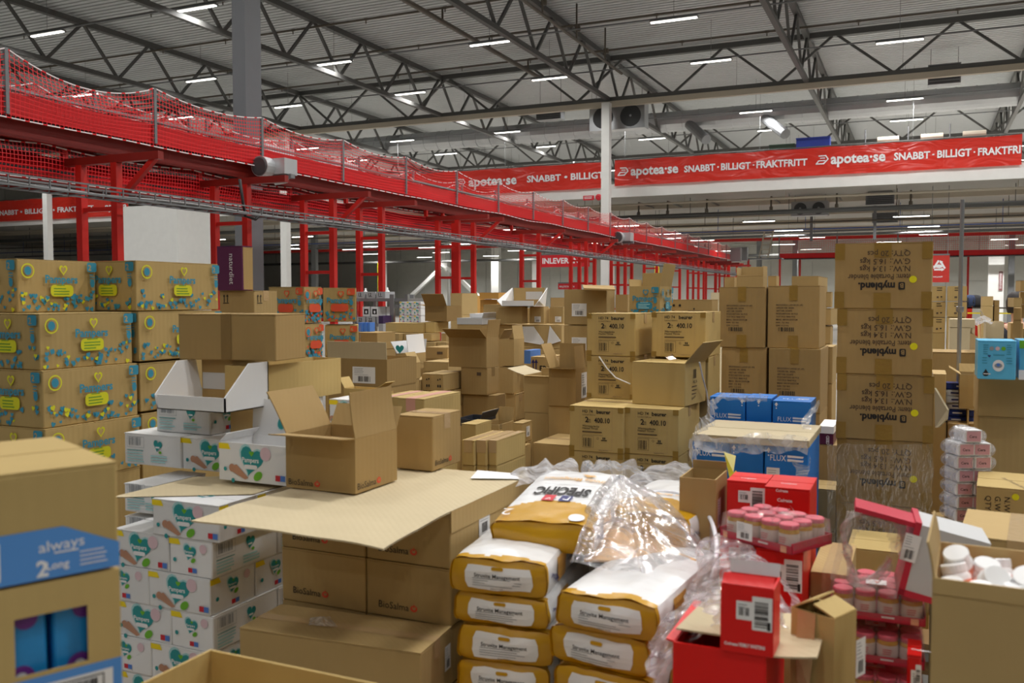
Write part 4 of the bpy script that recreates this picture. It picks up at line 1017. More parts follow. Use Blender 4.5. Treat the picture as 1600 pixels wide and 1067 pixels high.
lay_ = [  # front row per layer: list of (px corner, px left, kind front, kind side)
    (5, 337, [(232, 337, 'big', 'end', 'topmost white wipes carton, alone at the front corner of the pile')]),
    (4, 325, [(258, 325, 'end', 'bar', 'white wipes carton end, right one in the second layer'), (170, 256, 'big', 'bar', 'white wipes carton front, left one in the second layer')]),
    (3, 321, [(224, 321, 'big', 'end', 'white wipes carton front, right one in the third layer'), (150, 223, 'end', 'bar', 'white wipes carton end, left one in the third layer')]),
    (2, 325, [(259, 325, 'end', 'bar', 'white wipes carton end, right one in the fourth layer'), (172, 258, 'big', 'bar', 'white wipes carton front, left one in the fourth layer')]),
    (1, 323, [(226, 323, 'big', 'end', 'white wipes carton front, right one in the fifth layer'), (150, 225, 'end', 'bar', 'white wipes carton end, left one in the fifth layer')]),
    (0, 325, [(258, 325, 'end', 'bar', 'white wipes carton end, right one in the lowest layer'), (172, 257, 'big', 'bar', 'white wipes carton front, left one in the lowest layer')])]
side_d = {5: .2, 4: .36, 3: .24, 2: .36, 1: .24, 0: .36}
frontz = 3.2
wy = P(330, 465, frontz).y
for li, cpx, row in lay_:
    for j, (xl, xc, kf, ks, lb) in enumerate(row):
        q = Py(xc, 465, wy - .004 * (li % 2)); D = (q - Vector((0, 0, HCAM))).dot(_f)
        w_ = wipes(D, xc, xl, None, 0, Z[li], lb, kf, ks, L=side_d[li] if j == 0 else .3, seed=li * 3 + j)
        if j == 0: c0_ = w_
    # boxes behind along the right side
    x1 = c0_.ctr.x + c0_.W / 2; y1 = c0_.ctr.y + c0_.L / 2
    k = 0
    for ln, kk in ((.24, 'end'), (.36, 'bar')) if li % 2 else ((.36, 'bar'), (.24, 'end')):
        if y1 + ln > wy + 1.02: break
        y1 += .004; w = .36 if kk == 'end' else .24
        o_ = carton(Vector((x1 - w / 2 - .01 * k, y1 + ln / 2, 0)), w, ln, .1345, Z[li], 0, K_WHITE, label=f'white wipes carton on the right side of the pile, {ORD[k + 2]} back in the {["lowest", "fifth", "fourth", "third", "second", "top"][li]} layer', group=WG,
                    prints=[('right', d_wipes(ln, .1345, li, False) if kk == 'end' else d_wipesbar(ln, .1345, li), 'printed_design')])
        y1 += ln; k += 1
# second column at the left behind the sheet
wb = bx(3.62, 233, 188, None, 762, zb=Z[5], mat=K_WHITE, L=.3, label='white wipes carton below the pale sheet, behind the front corner', group=WG, prints=[('front', d_wipesbar(.2, .13, 2), 'printed_design')])
for k in range(1): clone(wb.o, (wb.ctr.x, wb.ctr.y, Z[4]), 0, 'white wipes carton at the rear left below the barcode one under the sheet', WG)
carton(Vector((wb.ctr.x, wb.ctr.y, 0)), wb.W, wb.L, Z[4] - .146, .145, 0, K_WHITE, label='tall white carton standing at the rear left of the wipes pile')
zt6 = Z[6] + .004
# pale sheet lying over the pile
sa, sb_ = Pz(172, 777, Z[6] + .003), Pz(395, 772, Z[6] + .003)
def sheet(u, v):
    p = sa.lerp(sb_, u) + Vector((0, .42 * v, 0)); p.x += -.0 * v
    p.z = Z[6] + .003 + .012 * max(0, noise.noise(Vector((u * 3, v * 2, 1)))) * (1 - v); return p
mb = MB().grid(sheet, 16, 8); mb.grid(lambda u, v: sheet(u, 1 - v) - Vector((0, 0, .003)), 16, 8)
tag(mb.build('cardboard_sheet', K_LIGHT), 'pale cardboard sheet lying across the wipes pile', 'cardboard sheet')
w3 = wipes(3.8, 280, 190, None, 0, zt6 + .012, 'white wipes carton with barcode on the sheet, left of the open one', 'bar', 'end', L=.24, seed=5)
w3b = wipes(3.68, 372, 281, None, 0, zt6 + .012, 'white wipes carton behind the open one, with foot picture', 'big', 'end', L=.24, seed=6)
w4 = wipes(3.84, 325, 241, 378, 0, zt6 + .012 + .136, 'white wipes carton with barcode under the cutaway tray', 'bar', 'end', L=None, seed=7)
w4b = wipes(3.95, 452, 381, None, 0, zt6 + .012 + .136, 'white wipes carton right of the one under the cutaway tray', 'big', 'end', L=.24, seed=8)
w4c = carton(Vector((w4b.ctr.x, w4b.ctr.y, 0)), w4b.W, w4b.L, .1345, zt6 + .012, 0, K_WHITE, label='white wipes carton hidden behind the open one', group=WG, prints=[])
w5 = wipes(3.43, 445, 333, None, 0, Z[6] + .02, 'open white wipes carton with its printed lid standing up', 'big', 'end', L=.2, seed=9, H=.15, open_=[('back', 92, .15, 4), ('left', 40, .05, 5)])
d = Dec(); d.heart(PTEALL, 0, 0, .08, .075, pi + .3).heart(PTEAL, 0, 0, .072, .068, pi + .3).rrect(WHITEP, -.02, .002, .042, .012).ell(LEAF, -.02, .036, .013, .009)
d.lay('lid_print', w5.o, (0, w5.L / 2 - .006, w5.H + .07), (1, 0, 0), (0, 0, 1), (0, -1, 0), lift=.003)
# white cutaway tray
tq, tW, tL, ta, tc_ = place(349, 3.52, 243, None, 0, None, .26); tz = w4.z + .1352
tr_ = empty('cutaway_tray', (tq.x, tq.y, tz), 0, 'white cutaway display tray open to the front, under the plain brown carton', 'tray')
hw, hl, hb, hf = tW / 2, tL / 2, .185, .058
MB().box((-hw, -hl, 0), (hw, hl, .004)).build('tray_floor', K_BRN, tr_)
MB().box((-hw, -hl, 0), (hw, -hl + .006, hf)).build('front_lip', K_WHITE, tr_)
MB().box((-hw, hl - .006, 0), (hw, hl, hb)).build('back_wall', K_BRN, tr_)
MB().box((-hw + .006, hl - .008, .06), (-.002, hl - .006, .13)).box((.002, hl - .0085, .062), (hw - .006, hl - .006, .132)).build('white_strip', K_GREYW, tr_)
for s in (-1, 1):
    x0, x1 = (s * hw, s * (hw - .006)) if s < 0 else (hw - .006, hw)
    x0, x1 = min(x0, x1), max(x0, x1); tlt = -.045 if s < 0 else 0
    V = [(x0, -hl, 0), (x0, hl, 0), (x0 + tlt, hl, hb), (x0 + tlt * .75, hl * .1, hb), (x0 + tlt * .3, -hl, hf)]
    V += [(v[0] + .006, v[1], v[2]) for v in V]
    MB().add(V, [(4, 3, 2, 1, 0), (5, 6, 7, 8, 9)] + [(i, (i + 1) % 5, 5 + (i + 1) % 5, 5 + i) for i in range(5)]).build('side_wall', K_WHITE, tr_)
# open kraft carton and the plain one on top
e2 = bx(3.72, 397, 350, 532, 573, zb=w4.z + .1352, mat=K_YEL, label='open kraft carton without lid right of the cutaway tray', open_=[('back', 268, .01)], tape=None)
carton(Vector((e2.ctr.x, e2.ctr.y, 0)), e2.W * .95, e2.L * .95, e2.z - .002, 0, 0, K_TAN, label='tan carton standing beneath the open kraft one, hidden by the wipes')
zE = max(tz + hb, e2.z + e2.H) + .002
e1 = bx(3.74, 430, 278, None, 491, zb=zE, L=.25, yaw=8, mat=K_BRN, label='plain brown taped carton lying across the tray and the open kraft carton', open_=None, tape='y', tapemat=K_DARK, drop=.19)
pallet(-2.55, wy + .42, .95, 1.15, 0, 'wooden pallet under the white wipes cartons')
# ---- foreground goods at lower left
ang = 24
def always(yt, z0, label, torn):
    D = 1.5; c = P(178, 465, D); a = R(-24.0); db = Vector((-sin(a), cos(a), 0)); dl = Vector((-cos(a), -sin(a), 0)); L = .48; W = .36
    ctr = c - db * L / 2 + dl * W / 2; H = z_at(yt, D) - z0
    o = empty('display_carton', (ctr.x, ctr.y, z0), a, label, 'carton', 'blue banded pad cartons at lower left')
    if not torn: body_closed(W, L, H, 3, 'y', j=.001).build('carton_body', K_YEL, o)
    else:
        # side with a window through which the packs show
        t = .004; mb = body_open(W - 2 * t, L, H, t); mb.box((-W / 2 + t, -L / 2, H - .003), (W / 2 - t, L / 2, H)); mb2 = MB()
        y0, y1, z0_, z1_ = L / 2 - .16, L / 2 - .052, .07, H - .05
        X = W / 2 - t
        q = MB(); x1 = W / 2 - t; 
        # remove the right wall: rebuild carton from slabs
        m = MB(); m.box((-x1, -L / 2, 0), (x1, L / 2, t)); m.box((-x1, -L / 2, H - t), (x1, L / 2, H)); m.box((-x1, -L / 2, t), (-x1 + t, L / 2, H - t)); m.box((-x1, -L / 2, t), (x1, -L / 2 + t, H - t)); m.box((-x1, L / 2 - t, t), (x1, L / 2, H - t))
        for a_, b_ in (((x1, -L / 2, 0), (x1 + t, y0, H)), ((x1, y1, 0), (x1 + t, L / 2, H)), ((x1, y0, 0), (x1 + t, y1, z0_)), ((x1, y0, z1_), (x1 + t, y1, H))): m.box(a_, b_)
        m.build('carton_body', K_YEL, o)
        PK = plain('pack_blue', (40, 150, 220), rough=.3, bump=.3, bscale=20); PV = plain('pack_violet', (120, 50, 150), rough=.4)
    d = Dec(); fw, fh = L, H; bh = H * (.46 if not torn else .3)
    if not torn:
        d.poly(PBAND, [(0, 0), (fw, 0), (fw, bh * .5), (fw * .82, bh), (0, bh * .95)]); d.rrect(PAPER, fw * .5, bh * .08, fw * .13, bh * .78, .004); d.bars(INK, fw * .52, bh * .15, fw * .095, bh * .5, 12, 3)
        d.text(WHITEP, 'always', fw * .815, bh * .55, bh * .22, bold=.005, align='c', sx=1.1, rot=.03); d.lines(WHITEP, fw * .79, bh * .48, fw * .08, 1, .01, .0025); d.text(WHITEP, '2', fw * .735, bh * .07, bh * .32, bold=.03); d.text(WHITEP, 'Long', fw * .765, bh * .18, bh * .16, bold=.02)
        d.lines(WHITEP, fw * .87, bh * .42, fw * .1, 4, .007, .002, 3)
    else:
        d.poly(PAPER, [(0, 0), (fw, 0), (fw, bh), (0, bh)]); d.poly(PBAND, [(0, bh * .78), (fw, bh * .78), (fw, bh), (0, bh)]); d.poly(PBAND, [(fw * .97, 0), (fw, 0), (fw, bh), (fw * .97, bh)]); d.frame(INK, fw * .63, bh * .1, fw * .31, bh * .6, .002); d.bars(INK, fw * .64, bh * .16, fw * .28, bh * .46, 30, 9)
    d.lay('printed_band', o, *face('right', W, L, H))
    return o, ctr, W, L, H, a
PBAND = plain('band_blue', (86, 150, 222), rough=.5)
a2 = always(893, 1.035, 'lower banded pad carton with a torn window showing blue packs', True)
o_, ctr, W, L, H, a = a2
PK = plain('pack_blue', (52, 156, 226), rough=.3, bump=.3, bscale=20); PV = plain('pack_violet', (120, 50, 150), rough=.4)
for k in range(3):
    yy = L / 2 - .235 + k * .0875; r_ = Vector((W / 2 - .09, yy, .012)); r_.rotate(Matrix.Rotation(a, 3, 'Z'))
    p_ = empty('pad_pack', (ctr.x + r_.x, ctr.y + r_.y, 1.035 + .006), a, ['blue pad pack seen through the torn window, left', 'blue pad pack seen through the torn window, middle', 'blue pad pack seen through the torn window, right'][k], 'pack', 'blue packs in the torn carton')
    m = body_closed(.14, .084, H - .03, k, j=.004); m.build('pack_body', PK, p_)
    Dec().ell(PV, .042, .055, .02).ell(WHITEP, .042, .055, .009).ell(PV, .05, .15, .018).lay('pack_print', p_, *face('right', .14, .084, .2))
a1 = always(722, 1.2535 + .0, 'upper banded pad carton, plain on top, at the lower left corner', False)
for k in range(1):
    hh = 1.034; carton(ctr, W, L, hh - .001, hh * k, a, K_YEL, label=f'kraft pad carton beneath the torn one, standing on the floor', group='blue banded pad cartons at lower left')
# open carton at the bottom edge
q = P(320, 465, 1.9); fw_, fl_ = .62, .5
fo = carton(Vector((q.x + fw_ / 2, q.y - fl_ / 2, 0)), fw_, fl_, .5, .453, 0, K_YEL, label='open kraft carton at the bottom edge, only its far corner in the picture', open_=[('left', 262, .12), ('right', 266, .1)])
carton(Vector((fo.ctr.x, fo.ctr.y, 0)), fw_, fl_, .451, 0, 0, K_YEL, label='closed kraft carton under the open one at the bottom edge')

# ---- the big pile of plain cartons with the red flame mark
BG = 'tan cartons with a red flame mark'
zF = 1.016; rowh = .19
qf = P(703, 465, 2.9); fx1 = qf.x; fy0 = qf.y; fx0 = Py(435, 465, fy0).x; fL = .62
xm = Py(568, 465, fy0).x
cols = [(fx0, xm - .002), (xm + .002, fx1)]
for r in range(5):
    z = zF - .004 - rowh * (r + 1) + (.0 if r else 0)
    if z < .1: break
    for ci, (xa, xb_) in enumerate(cols):
        w = xb_ - xa; cc = Vector(((xa + xb_) / 2, fy0 + fL / 2, 0)); op = None
        b_ = carton(cc, w, fL, rowh - .002, z, 0, K_TAN, label=f'tan flame marked carton, {"left" if ci == 0 else "right"} one in the {ORD[r + 1]} row down', group=BG, prints=[('front', d_bio(w, rowh, .024, .05, .03), 'logo')] + ([('right', d_label(.085, .1, r).shift(fL * .33, rowh * .3), 'shipping_label')] if ci == 1 else []))
rest = zF - .004 - rowh * 5
carton(Vector(((fx0 + fx1) / 2, fy0 + fL / 2, 0)), fx1 - fx0, fL, rest if rest > .02 else .03, 0, 0, K_TAN, label='flat tan carton at the foot of the flame marked pile')
# cover with the long front flap
cv_ = empty('carton_cover', ((fx0 + fx1) / 2, fy0 + fL / 2, zF - .004), 0, 'wide open pale carton lid with a long flap reaching to the front', 'carton lid')
Wc, Lc = fx1 - fx0 + .012, fL + .012
def top_(u, v): return Vector((-Wc / 2 + Wc * u, -Lc / 2 + Lc * v, .0025 + .003 * noise.noise(Vector((u * 3, v * 3, 0)))))
mb = MB().grid(top_, 12, 12); mb.grid(lambda u, v: top_(u, 1 - v) - Vector((0, 0, .002)), 12, 12); mb.build('lid_panel', K_LIGHT, cv_)
def flp(u, v):
    x = -Wc / 2 + Wc * u; ex = .03 * (1 - v) + (.07 * (1 - v) if u > .5 else 0) * 0
    y = -Lc / 2 - .42 * (1 - v) * (1 + .04 * sin(u * 5)); z = .0035 - .012 * (1 - v) ** 2 + .014 * sin(u * 3.4 + .4) * (1 - v) + .005 * noise.noise(Vector((u * 4, v * 3, 2)))
    return Vector((x + (.22 * (1 - v) if u < .02 else 0) * 0, y, z))
mb = MB().grid(flp, 16, 10); mb.grid(lambda u, v: flp(u, 1 - v) - Vector((0, 0, .005)), 16, 10)
for u in range(16):
    a_, b_ = flp(u / 16, 0), flp((u + 1) / 16, 0); mb.add([a_ - Vector((0, 0, .005)), b_ - Vector((0, 0, .005)), b_, a_], [(0, 1, 2, 3)])
mb.build('front_flap', K_LIGHT, cv_)
mb = MB()
mb.box((Wc / 2 - .004, -Lc / 2, -.07), (Wc / 2, Lc / 2, .001)); mb.build('side_skirt', K_TAN, cv_)
# step at the front
f2c = P(655, 465, 2.67); f2l = P(365, 465, 2.88); ww = (f2l - f2c).length; aa = R(3); zz = .632
f2 = bx(2.67, 655, 366, None, 1030, zb=.43, mat=K_TAN, L=.27, yaw=5, label='wide low tan carton at the front foot of the flame marked pile, taped on top', prints=[('right', d_label(.05, .08, 5).shift(.2, .08), 'shipping_label')], tape='x', seam='x')
carton(Vector((f2.ctr.x, f2.ctr.y, 0)), f2.W, f2.L, .427, .002, f2.rz, K_TAN, label='tan carton below the low front one')
tag(MB().add([(f2.ctr.x - .12 + x, f2.ctr.y + y, z) for x, y, z in ((0, -.05, .637), (.06, -.07, .65), (.1, -.03, .64), (.05, .0, .655), (-.03, .0, .64), (.04, -.04, .668))], [(0, 1, 5), (1, 2, 5), (2, 3, 5), (3, 4, 5), (4, 0, 5)]).build('plastic_scrap', film('film_scrap', milk=.5)), 'crumpled scrap of clear plastic on the low tan carton', 'plastic scrap')
# open carton and closed carton on the lid
zt7 = zF + .0035
g1 = bx(3.12, 553, 444, 619, 687, zb=zt7, mat=K_BRN, label='open brown flame marked carton with raised flaps on the lid', open_=[('front', 176, .10, -6), ('left', 118, .17, 6), ('right', 78, .16, 10), ('back', 120, .09, 0)], yaw=0)
d_bio(1, 1, .022, .012, .012).lay('logo', g1.o, *face('front', g1.W, g1.L, g1.H)); d_bio(1, 1, .024, .012, .012).lay('logo', g1.o, *face('right', g1.W, g1.L, g1.H))
g2 = bx(3.53, 675, 617, 720, 652, zb=zt7, mat=K_BRN, label='closed brown flame marked carton behind the open one on the lid', tape='x', prints=[])
d_bio(1, 1, .022, .02, .02).lay('logo', g2.o, *face('right', g2.W, g2.L, g2.H))
pp = [Pz(735, 747, zt7 + .002), Pz(812, 748, zt7 + .002), Pz(828, 729, zt7 + .002), Pz(765, 727, zt7 + .002)]
pp = [Vector((p.x, min(p.y, fy0 + fL + .0), p.z)) for p in pp]
tag(mesh('paper_sheet', [p for p in pp] + [p - Vector((0, 0, .0012)) for p in pp], [(0, 1, 2, 3), (7, 6, 5, 4), (0, 4, 5, 1), (1, 5, 6, 2), (2, 6, 7, 3), (3, 7, 4, 0)], PAPER), 'white sheet of paper lying on the far edge of the lid', 'paper')

# ================================================================== feed bags in the middle front
OCH = plain('bag_ochre', (200, 150, 22), rough=.3, spec=.5, bump=.35, bscale=14)
BWH = plain('bag_white', (238, 238, 238), rough=.22, spec=.7, bump=.3, bscale=10)
OCHS = plain('bag_panel_ochre', (214, 164, 84), rough=.3)
NAVY = plain('print_navy', (40, 44, 110), rough=.5)
def bag(cx, cy, z, W, L, H, rz, label, seed=0, tilt=0, front='panel', top='plain', zones=None, sag=1.0, group='white and ochre feed bags'):
    """a filled bag lying flat: superellipse pillow, ochre gusset end towards -y"""
    o = empty('feed_bag', (cx, cy, z), rz, label, 'bag', group)
    if tilt: o.rotation_euler = (tilt, 0, rz)
    def deform(p):
        a, b, c = p.x / (W / 2), p.y / (L / 2), (p.z - H / 2) / (H / 2)
        x = p.x * (1 - .045 * abs(c) ** 6 - .02 * abs(b) ** 8); y = p.y * (1 - .018 * abs(c) ** 5 - .012 * abs(a) ** 8)
        zz = H / 2 + (p.z - H / 2) * (1 - .10 * abs(a) ** 9 - .05 * abs(b) ** 9)
        if c > 0: zz += .012 * (1 - a * a) * (1 - b ** 4) * c - .006
        n_ = noise.noise(Vector((p.x * 9 + seed, p.y * 7, p.z * 16 + seed))) * .008 + noise.noise(Vector((p.x * 26 + seed, p.y * 22, p.z * 30))) * .0035
        if c < -.9: n_ = 0
        if b < -.98: y -= .012 * (1 - a * a) * (1 - c * c)
        if zz < .004: zz = .004
        return Vector((x + n_ * .5, y + n_ * .6, max(.001, zz + n_ * .8)))
    nx, ny, nz = 16, 30, 8; mb = MB()
    def zone_top(x, y):  # ochre near the front end, wavy edge
        lim = {'panel': .035, 'deep': .17}[front] + (.05 * cos(x / (W / 2) * 2.2) if front == 'deep' else .01 * sin(x * 30))
        return y < -L / 2 + lim
    def addgrid(fn, nu, nv, zf):
        b = len(mb.v); mb.v += [deform(fn(i / nu, j / nv)) for j in range(nv + 1) for i in range(nu + 1)]
        for j in range(nv):
            for i in range(nu):
                mb.f.append((b + j * (nu + 1) + i, b + j * (nu + 1) + i + 1, b + (j + 1) * (nu + 1) + i + 1, b + (j + 1) * (nu + 1) + i)); mb.m.append(zf(fn((i + .5) / nu, (j + .5) / nv)))
    w, l = W / 2, L / 2
    addgrid(lambda u, v: Vector((-w + W * u, -l + L * v, H)), nx, ny * 2, lambda p: 1 if zone_top(p.x, p.y) else 0)
    addgrid(lambda u, v: Vector((w - W * u, -l + L * v, 0)), nx, ny, lambda p: 0)
    addgrid(lambda u, v: Vector((-w + W * u, -l, H * v)), nx, nz, lambda p: 1)
    addgrid(lambda u, v: Vector((w - W * u, l, H * v)), nx, nz, lambda p: 1)
    addgrid(lambda u, v: Vector((w, -l + L * u, H * v)), ny * 2, nz, lambda p: 1 if p.y < -l + .022 else 0)
    addgrid(lambda u, v: Vector((-w, l - L * u, H * v)), ny * 2, nz, lambda p: 1 if p.y < -l + .022 else 0)
    mb.build('bag_body', [BWH, OCH], o, smooth=True)
    # sealed fin around the front end
    m = MB()
    for s in (-1, 1):
        pts = [deform(Vector((s * w, -l, H * t / 8))) + Vector((s * .004, -.006, 0)) for t in range(9)]
        for i in range(8):
            a_, b_ = pts[i], pts[i + 1]; q = Vector((0, .02, 0)); m.add([a_, b_, b_ + q - Vector((s * .004, 0, 0)), a_ + q - Vector((s * .004, 0, 0))], [(0, 1, 2, 3)])
    pts = [deform(Vector((-w + W * t / 16, -l, H))) + Vector((0, -.005, .006 + .003 * sin(t + seed))) for t in range(17)]
    for i in range(16): q = Vector((0, .02, -.005)); m.add([pts[i], pts[i + 1], pts[i + 1] + q, pts[i] + q], [(0, 1, 2, 3)])
    m.build('sealed_seam', OCH, o)
    ff = lambda x, z_, d: deform(Vector((x, -l, z_))) + Vector((0, -d - .0015, 0))
    def sub(dec, n=6):  # finer polygons so that prints follow the bulge
        out = Dec()
        for m_, v, f in dec.it:
            if len(v) == 20 or len(v) == 4 and len(f) == 1:
                x0 = min(p[0] for p in v); x1 = max(p[0] for p in v); y0 = min(p[1] for p in v); y1 = max(p[1] for p in v); V = [(x0 + (x1 - x0) * i / n, y0 + (y1 - y0) * j / 4) for j in range(5) for i in range(n + 1)]
                r = min(.008, (y1 - y0) * .15)
                V = [(x + (r if x == x0 else -r if abs(x - x1) < 1e-9 else 0) * (1 if (y == y0 or abs(y - y1) < 1e-9) else 0), y) for x, y in V]
                out.it.append((m_, V, [(j * (n + 1) + i, j * (n + 1) + i + 1, (j + 1) * (n + 1) + i + 1, (j + 1) * (n + 1) + i) for j in range(4) for i in range(n)]))
            else: out.it.append((m_, v, f))
        return out
    zc_ = sum(deform(Vector((e, -l, H / 2))).z for e in (-.05, 0, .05)) / 3 - H / 2
    if front == 'panel':
        d = Dec(); pw = W * .72; d.rect(BWH, -pw / 2 + W * .01, H * .16, pw, H * .7); d = sub(d, 10)
        d.lay('label_panel', o, (0, 0, 0), (1, 0, 0), (0, 0, 1), (0, -1, 0), fn=ff)
        d = Dec(); d.rrect(OCH, -.018, H * .70, .038, .0105, .005); d.text(INK, 'Struvite Management', 0, H * .5, .0125, bold=.008, align='c'); d.lines(GREYT, -pw * .36, H * .46, pw * .75, 4, H * .062, .0018, seed); d.text(INKF, 'ADULT DOG', 0, H * .2, .005, align='c')
        d.lay('lettering', o, (0, 0, 0), (1, 0, 0), (0, 0, 1), (0, -1, 0), fn=lambda x, z_, dd: Vector((x, min(deform(Vector((x + e, -l, z_ + g_))).y for e in (-.012, 0, .012) for g_ in (-.01, 0, .01)) - .003 - dd * .3, z_ + zc_)))
    # side panel patch and side lettering
    fs = lambda y, z_, d: deform(Vector((w, y, z_))) + Vector((d + .003, 0, 0))
    d = Dec(); d.rect(OCHS, -l + L * .2, H * .1, L * .2, H * .8); d = sub(d, 8); d.text(NAVY, 'SPECIFIC', -l + L * .06, H * .5, .02, bold=.02, rot=-.5); d.text(NAVY, 'Struvite', -l + L * .45, H * .4, .014)
    d.lay('side_print', o, (0, 0, 0), (1, 0, 0), (0, 0, 1), (0, -1, 0), fn=fs)
    ft = lambda x, y, d: Vector((x, y, max(deform(Vector((x + e, y + g_, H))).z for e in (-.015, 0, .015) for g_ in (-.02, 0, .02)) + .003 + d * .3))
    d = Dec()
    if top == 'brand':   # seen upside down from the front
        d.text(INK, 'SPECIFIC', -W * .04, -l + L * .56, .075, bold=.04, rot=pi, align='c', sx=.5); d.rect(NAVY, .0, -l + L * .32, .04, .065); d.rect(PRED, -.06, -l + L * .32, .04, .065)
        d.text(WHITEP, 'D', .033, -l + L * .41, .045, rot=pi, bold=.03, sx=.6); d.text(WHITEP, 'K', -.028, -l + L * .41, .045, rot=pi, bold=.03, sx=.6)
        d.text(OCHS, 'Struvite Management', 0, -l + L * .76, .04, bold=.02, rot=pi, align='c', sx=.52); d.lines(GREYT, -.1, -l + L * .62, .2, 1, .01, .003)
        d.ell(WHITEP, W * .3, -l + .055, .026, .032); d.text(WHITEP, '2', -W * .36, -l + .1, .06, rot=pi); d.poly(OCHS, [(W * .1, l - .1), (W * .02, l - .09), (W * .06, l - .11), (W * .1, l - .13), (W * .2, l - .115), (W * .16, l - .1)])
    elif top == 'second':
        d.text(OCHS, 'Struvite Management', 0, -l + L * .45, .024, bold=.02, rot=pi, align='c', sx=.85); d.lines(GREYT, -.1, -l + L * .55, .2, 2, .012, .002)
        d.poly(OCHS, [(W * .1, l - .16), (W * .02, l - .15), (W * .06, l - .17), (W * .1, l - .19), (W * .2, l - .175), (W * .16, l - .16)])
    else:
        d.poly(OCHS, [(-W * .3, l - .16), (-W * .38, l - .15), (-W * .34, l - .17), (-W * .3, l - .19), (-W * .2, l - .175), (-W * .24, l - .16)]); d.lines(GREYT, -.12, l - .25, .16, 3, .018, .002, seed)
    if d.it: d.lay('top_print', o, (0, 0, 0), (1, 0, 0), (0, 1, 0), (0, 0, 1), fn=ft)
    return o
def bagpos(pxl, pxr, D, rz, L):
    a, b = P(pxl, 465, D[0]), P(pxr, 465, D[1]); w = (b - a).length; m = (a + b) / 2; d = Vector((-sin(rz), cos(rz), 0)); c = m + d * L / 2; return c.x, c.y, w
rz1 = R(8); x, y, W1 = bagpos(697, 854, (2.74, 2.70), rz1, .62)
zt = .905
tops1 = [(.110, 'topmost bag of the left stack with the white label on its ochre end'), (.098, 'feed bag second from the top in the left stack'), (.112, 'feed bag third from the top in the left stack'), (.102, 'feed bag fourth from the top in the left stack, at the picture bottom')]
z = zt
for i, (h, lb) in enumerate(tops1):
    z -= h; bag(x + (.006, .018, .02, .015)[i], y + (0, .012, .006, .014)[i], z, W1 - .004 * i, .62, h + .006, rz1 + R((0, -1.5, 1, 0)[i]), lb, seed=i * 3 + 1)
bh = z / 4 if z / 4 > .1 else z / 4
for k in range(4): bag(x + .01, y + .005, z - (z / 4) * (k + 1) + .0, W1, .62, z / 4, rz1, f'feed bag low in the left stack, {ORD[k + 1]} below the picture edge', seed=20 + k) if False else None
nb = 3; hb_ = (z - .144) / nb
for k in range(1): bag(x + .01, y + .005, .144 + hb_ * (nb - 1 - k) - hb_ * 0, W1, .62, hb_ + .004, rz1, f'feed bag low in the left stack, {ORD[k + 1]} below the picture edge', seed=20 + k)
rz2 = R(-4); x2, y2, W2 = bagpos(868, 1034, (2.55, 2.44), rz2, .62)
z = .862; z2 = z
for i, (h, lb) in enumerate(((.104, 'topmost bag of the right stack with rumpled ochre rim'), (.112, 'feed bag second from the top in the right stack'), (.11, 'feed bag third from the top in the right stack'))):
    z -= h; bag(x2 + (.0, -.02, -.012)[i], y2 + (0, .02, .01)[i], z, W2, .62, h + .006, rz2 + R((0, -2, 0)[i]), lb, seed=i * 5 + 40)
nb = 4; hb_ = (z - .144) / nb
for k in range(nb): bag(x2, y2 + .01, .144 + hb_ * (nb - 1 - k), W2, .62, hb_ + .004, rz2, f'feed bag low in the right stack, {ORD[k + 1]} below the picture edge', seed=60 + k)
pallet((x + x2) / 2 + .03, y + .1, 1.0, 1.25, R(5), 'wooden pallet under the feed bags')
# bags lying farther back on top: ochre band towards the camera
xa, ya, Wa = bagpos(769, 938, (2.88, 2.84), R(9), .66)
zbk = .905
bag(xa + .0, ya + .0, zbk + .002, Wa * 1.0, .62, .105, R(6), 'feed bag on top at the back with upside down black lettering and broad ochre band', seed=77, tilt=R(5), front='deep', top='brand')
q1 = P(1000, 465, 3.0); q2 = P(1100, 465, 2.95)
bag(q2.x - .19, q2.y + .34, .84, .36, .6, .13, R(-7), 'feed bag inside the open clear sack on the right', seed=81, front='deep', top='second')
for k, (xx, yy, rr_) in enumerate(((xa, ya + .33, R(6)), (q2.x - .18, q2.y + .36, R(-7)))):
    zt_ = (.90, .835)[k]; n_ = 6; h_ = (zt_ - .144) / n_
    for j in range(n_): bag(xx, yy + .0, .144 + h_ * j, .36, .52, h_ + .004, rr_, f'feed bag hidden in the {("left", "right")[k]} rear stack, {ORD[n_ - j]} down', seed=100 + j, top='none')
# ---- films
FILM = film('film_clear', (245, 246, 250), milk=.27, gloss=.30, wr=9, strength=.5, rough=.12)
FILMP = film('film_pinkish', (250, 236, 240), milk=.34, gloss=.30, wr=14, strength=.8, rough=.16)
FILMW = film('film_milky', (246, 246, 250), milk=.58, gloss=.32, wr=12, strength=.7, rough=.16)
def cloth(name, label, fn, nu, nv, mat, cat='plastic film', amp=.012, seed=0, fr=8):
    def g(u, v):
        p = fn(u, v); s = seed * 7.3
        n1 = Vector((noise.noise(p * fr + Vector((s, 0, 0))), noise.noise(p * fr + Vector((0, s, 9))), noise.noise(p * fr + Vector((5, 0, s)))))
        n2 = Vector((noise.noise(p * fr * 3.1 + Vector((s, 3, 0))), noise.noise(p * fr * 3.1 + Vector((7, s, 9))), noise.noise(p * fr * 3.1 + Vector((5, 2, s)))))
        return p + n1 * amp + n2 * amp * .45
    o = MB().grid(g, nu, nv).build(name, mat, smooth=True); return tag(o, label, cat)
def bez(ps, t):
    ps = [Vector(p) for p in ps]
    while len(ps) > 1: ps = [ps[i].lerp(ps[i + 1], t) for i in range(len(ps) - 1)]
    return ps[0]
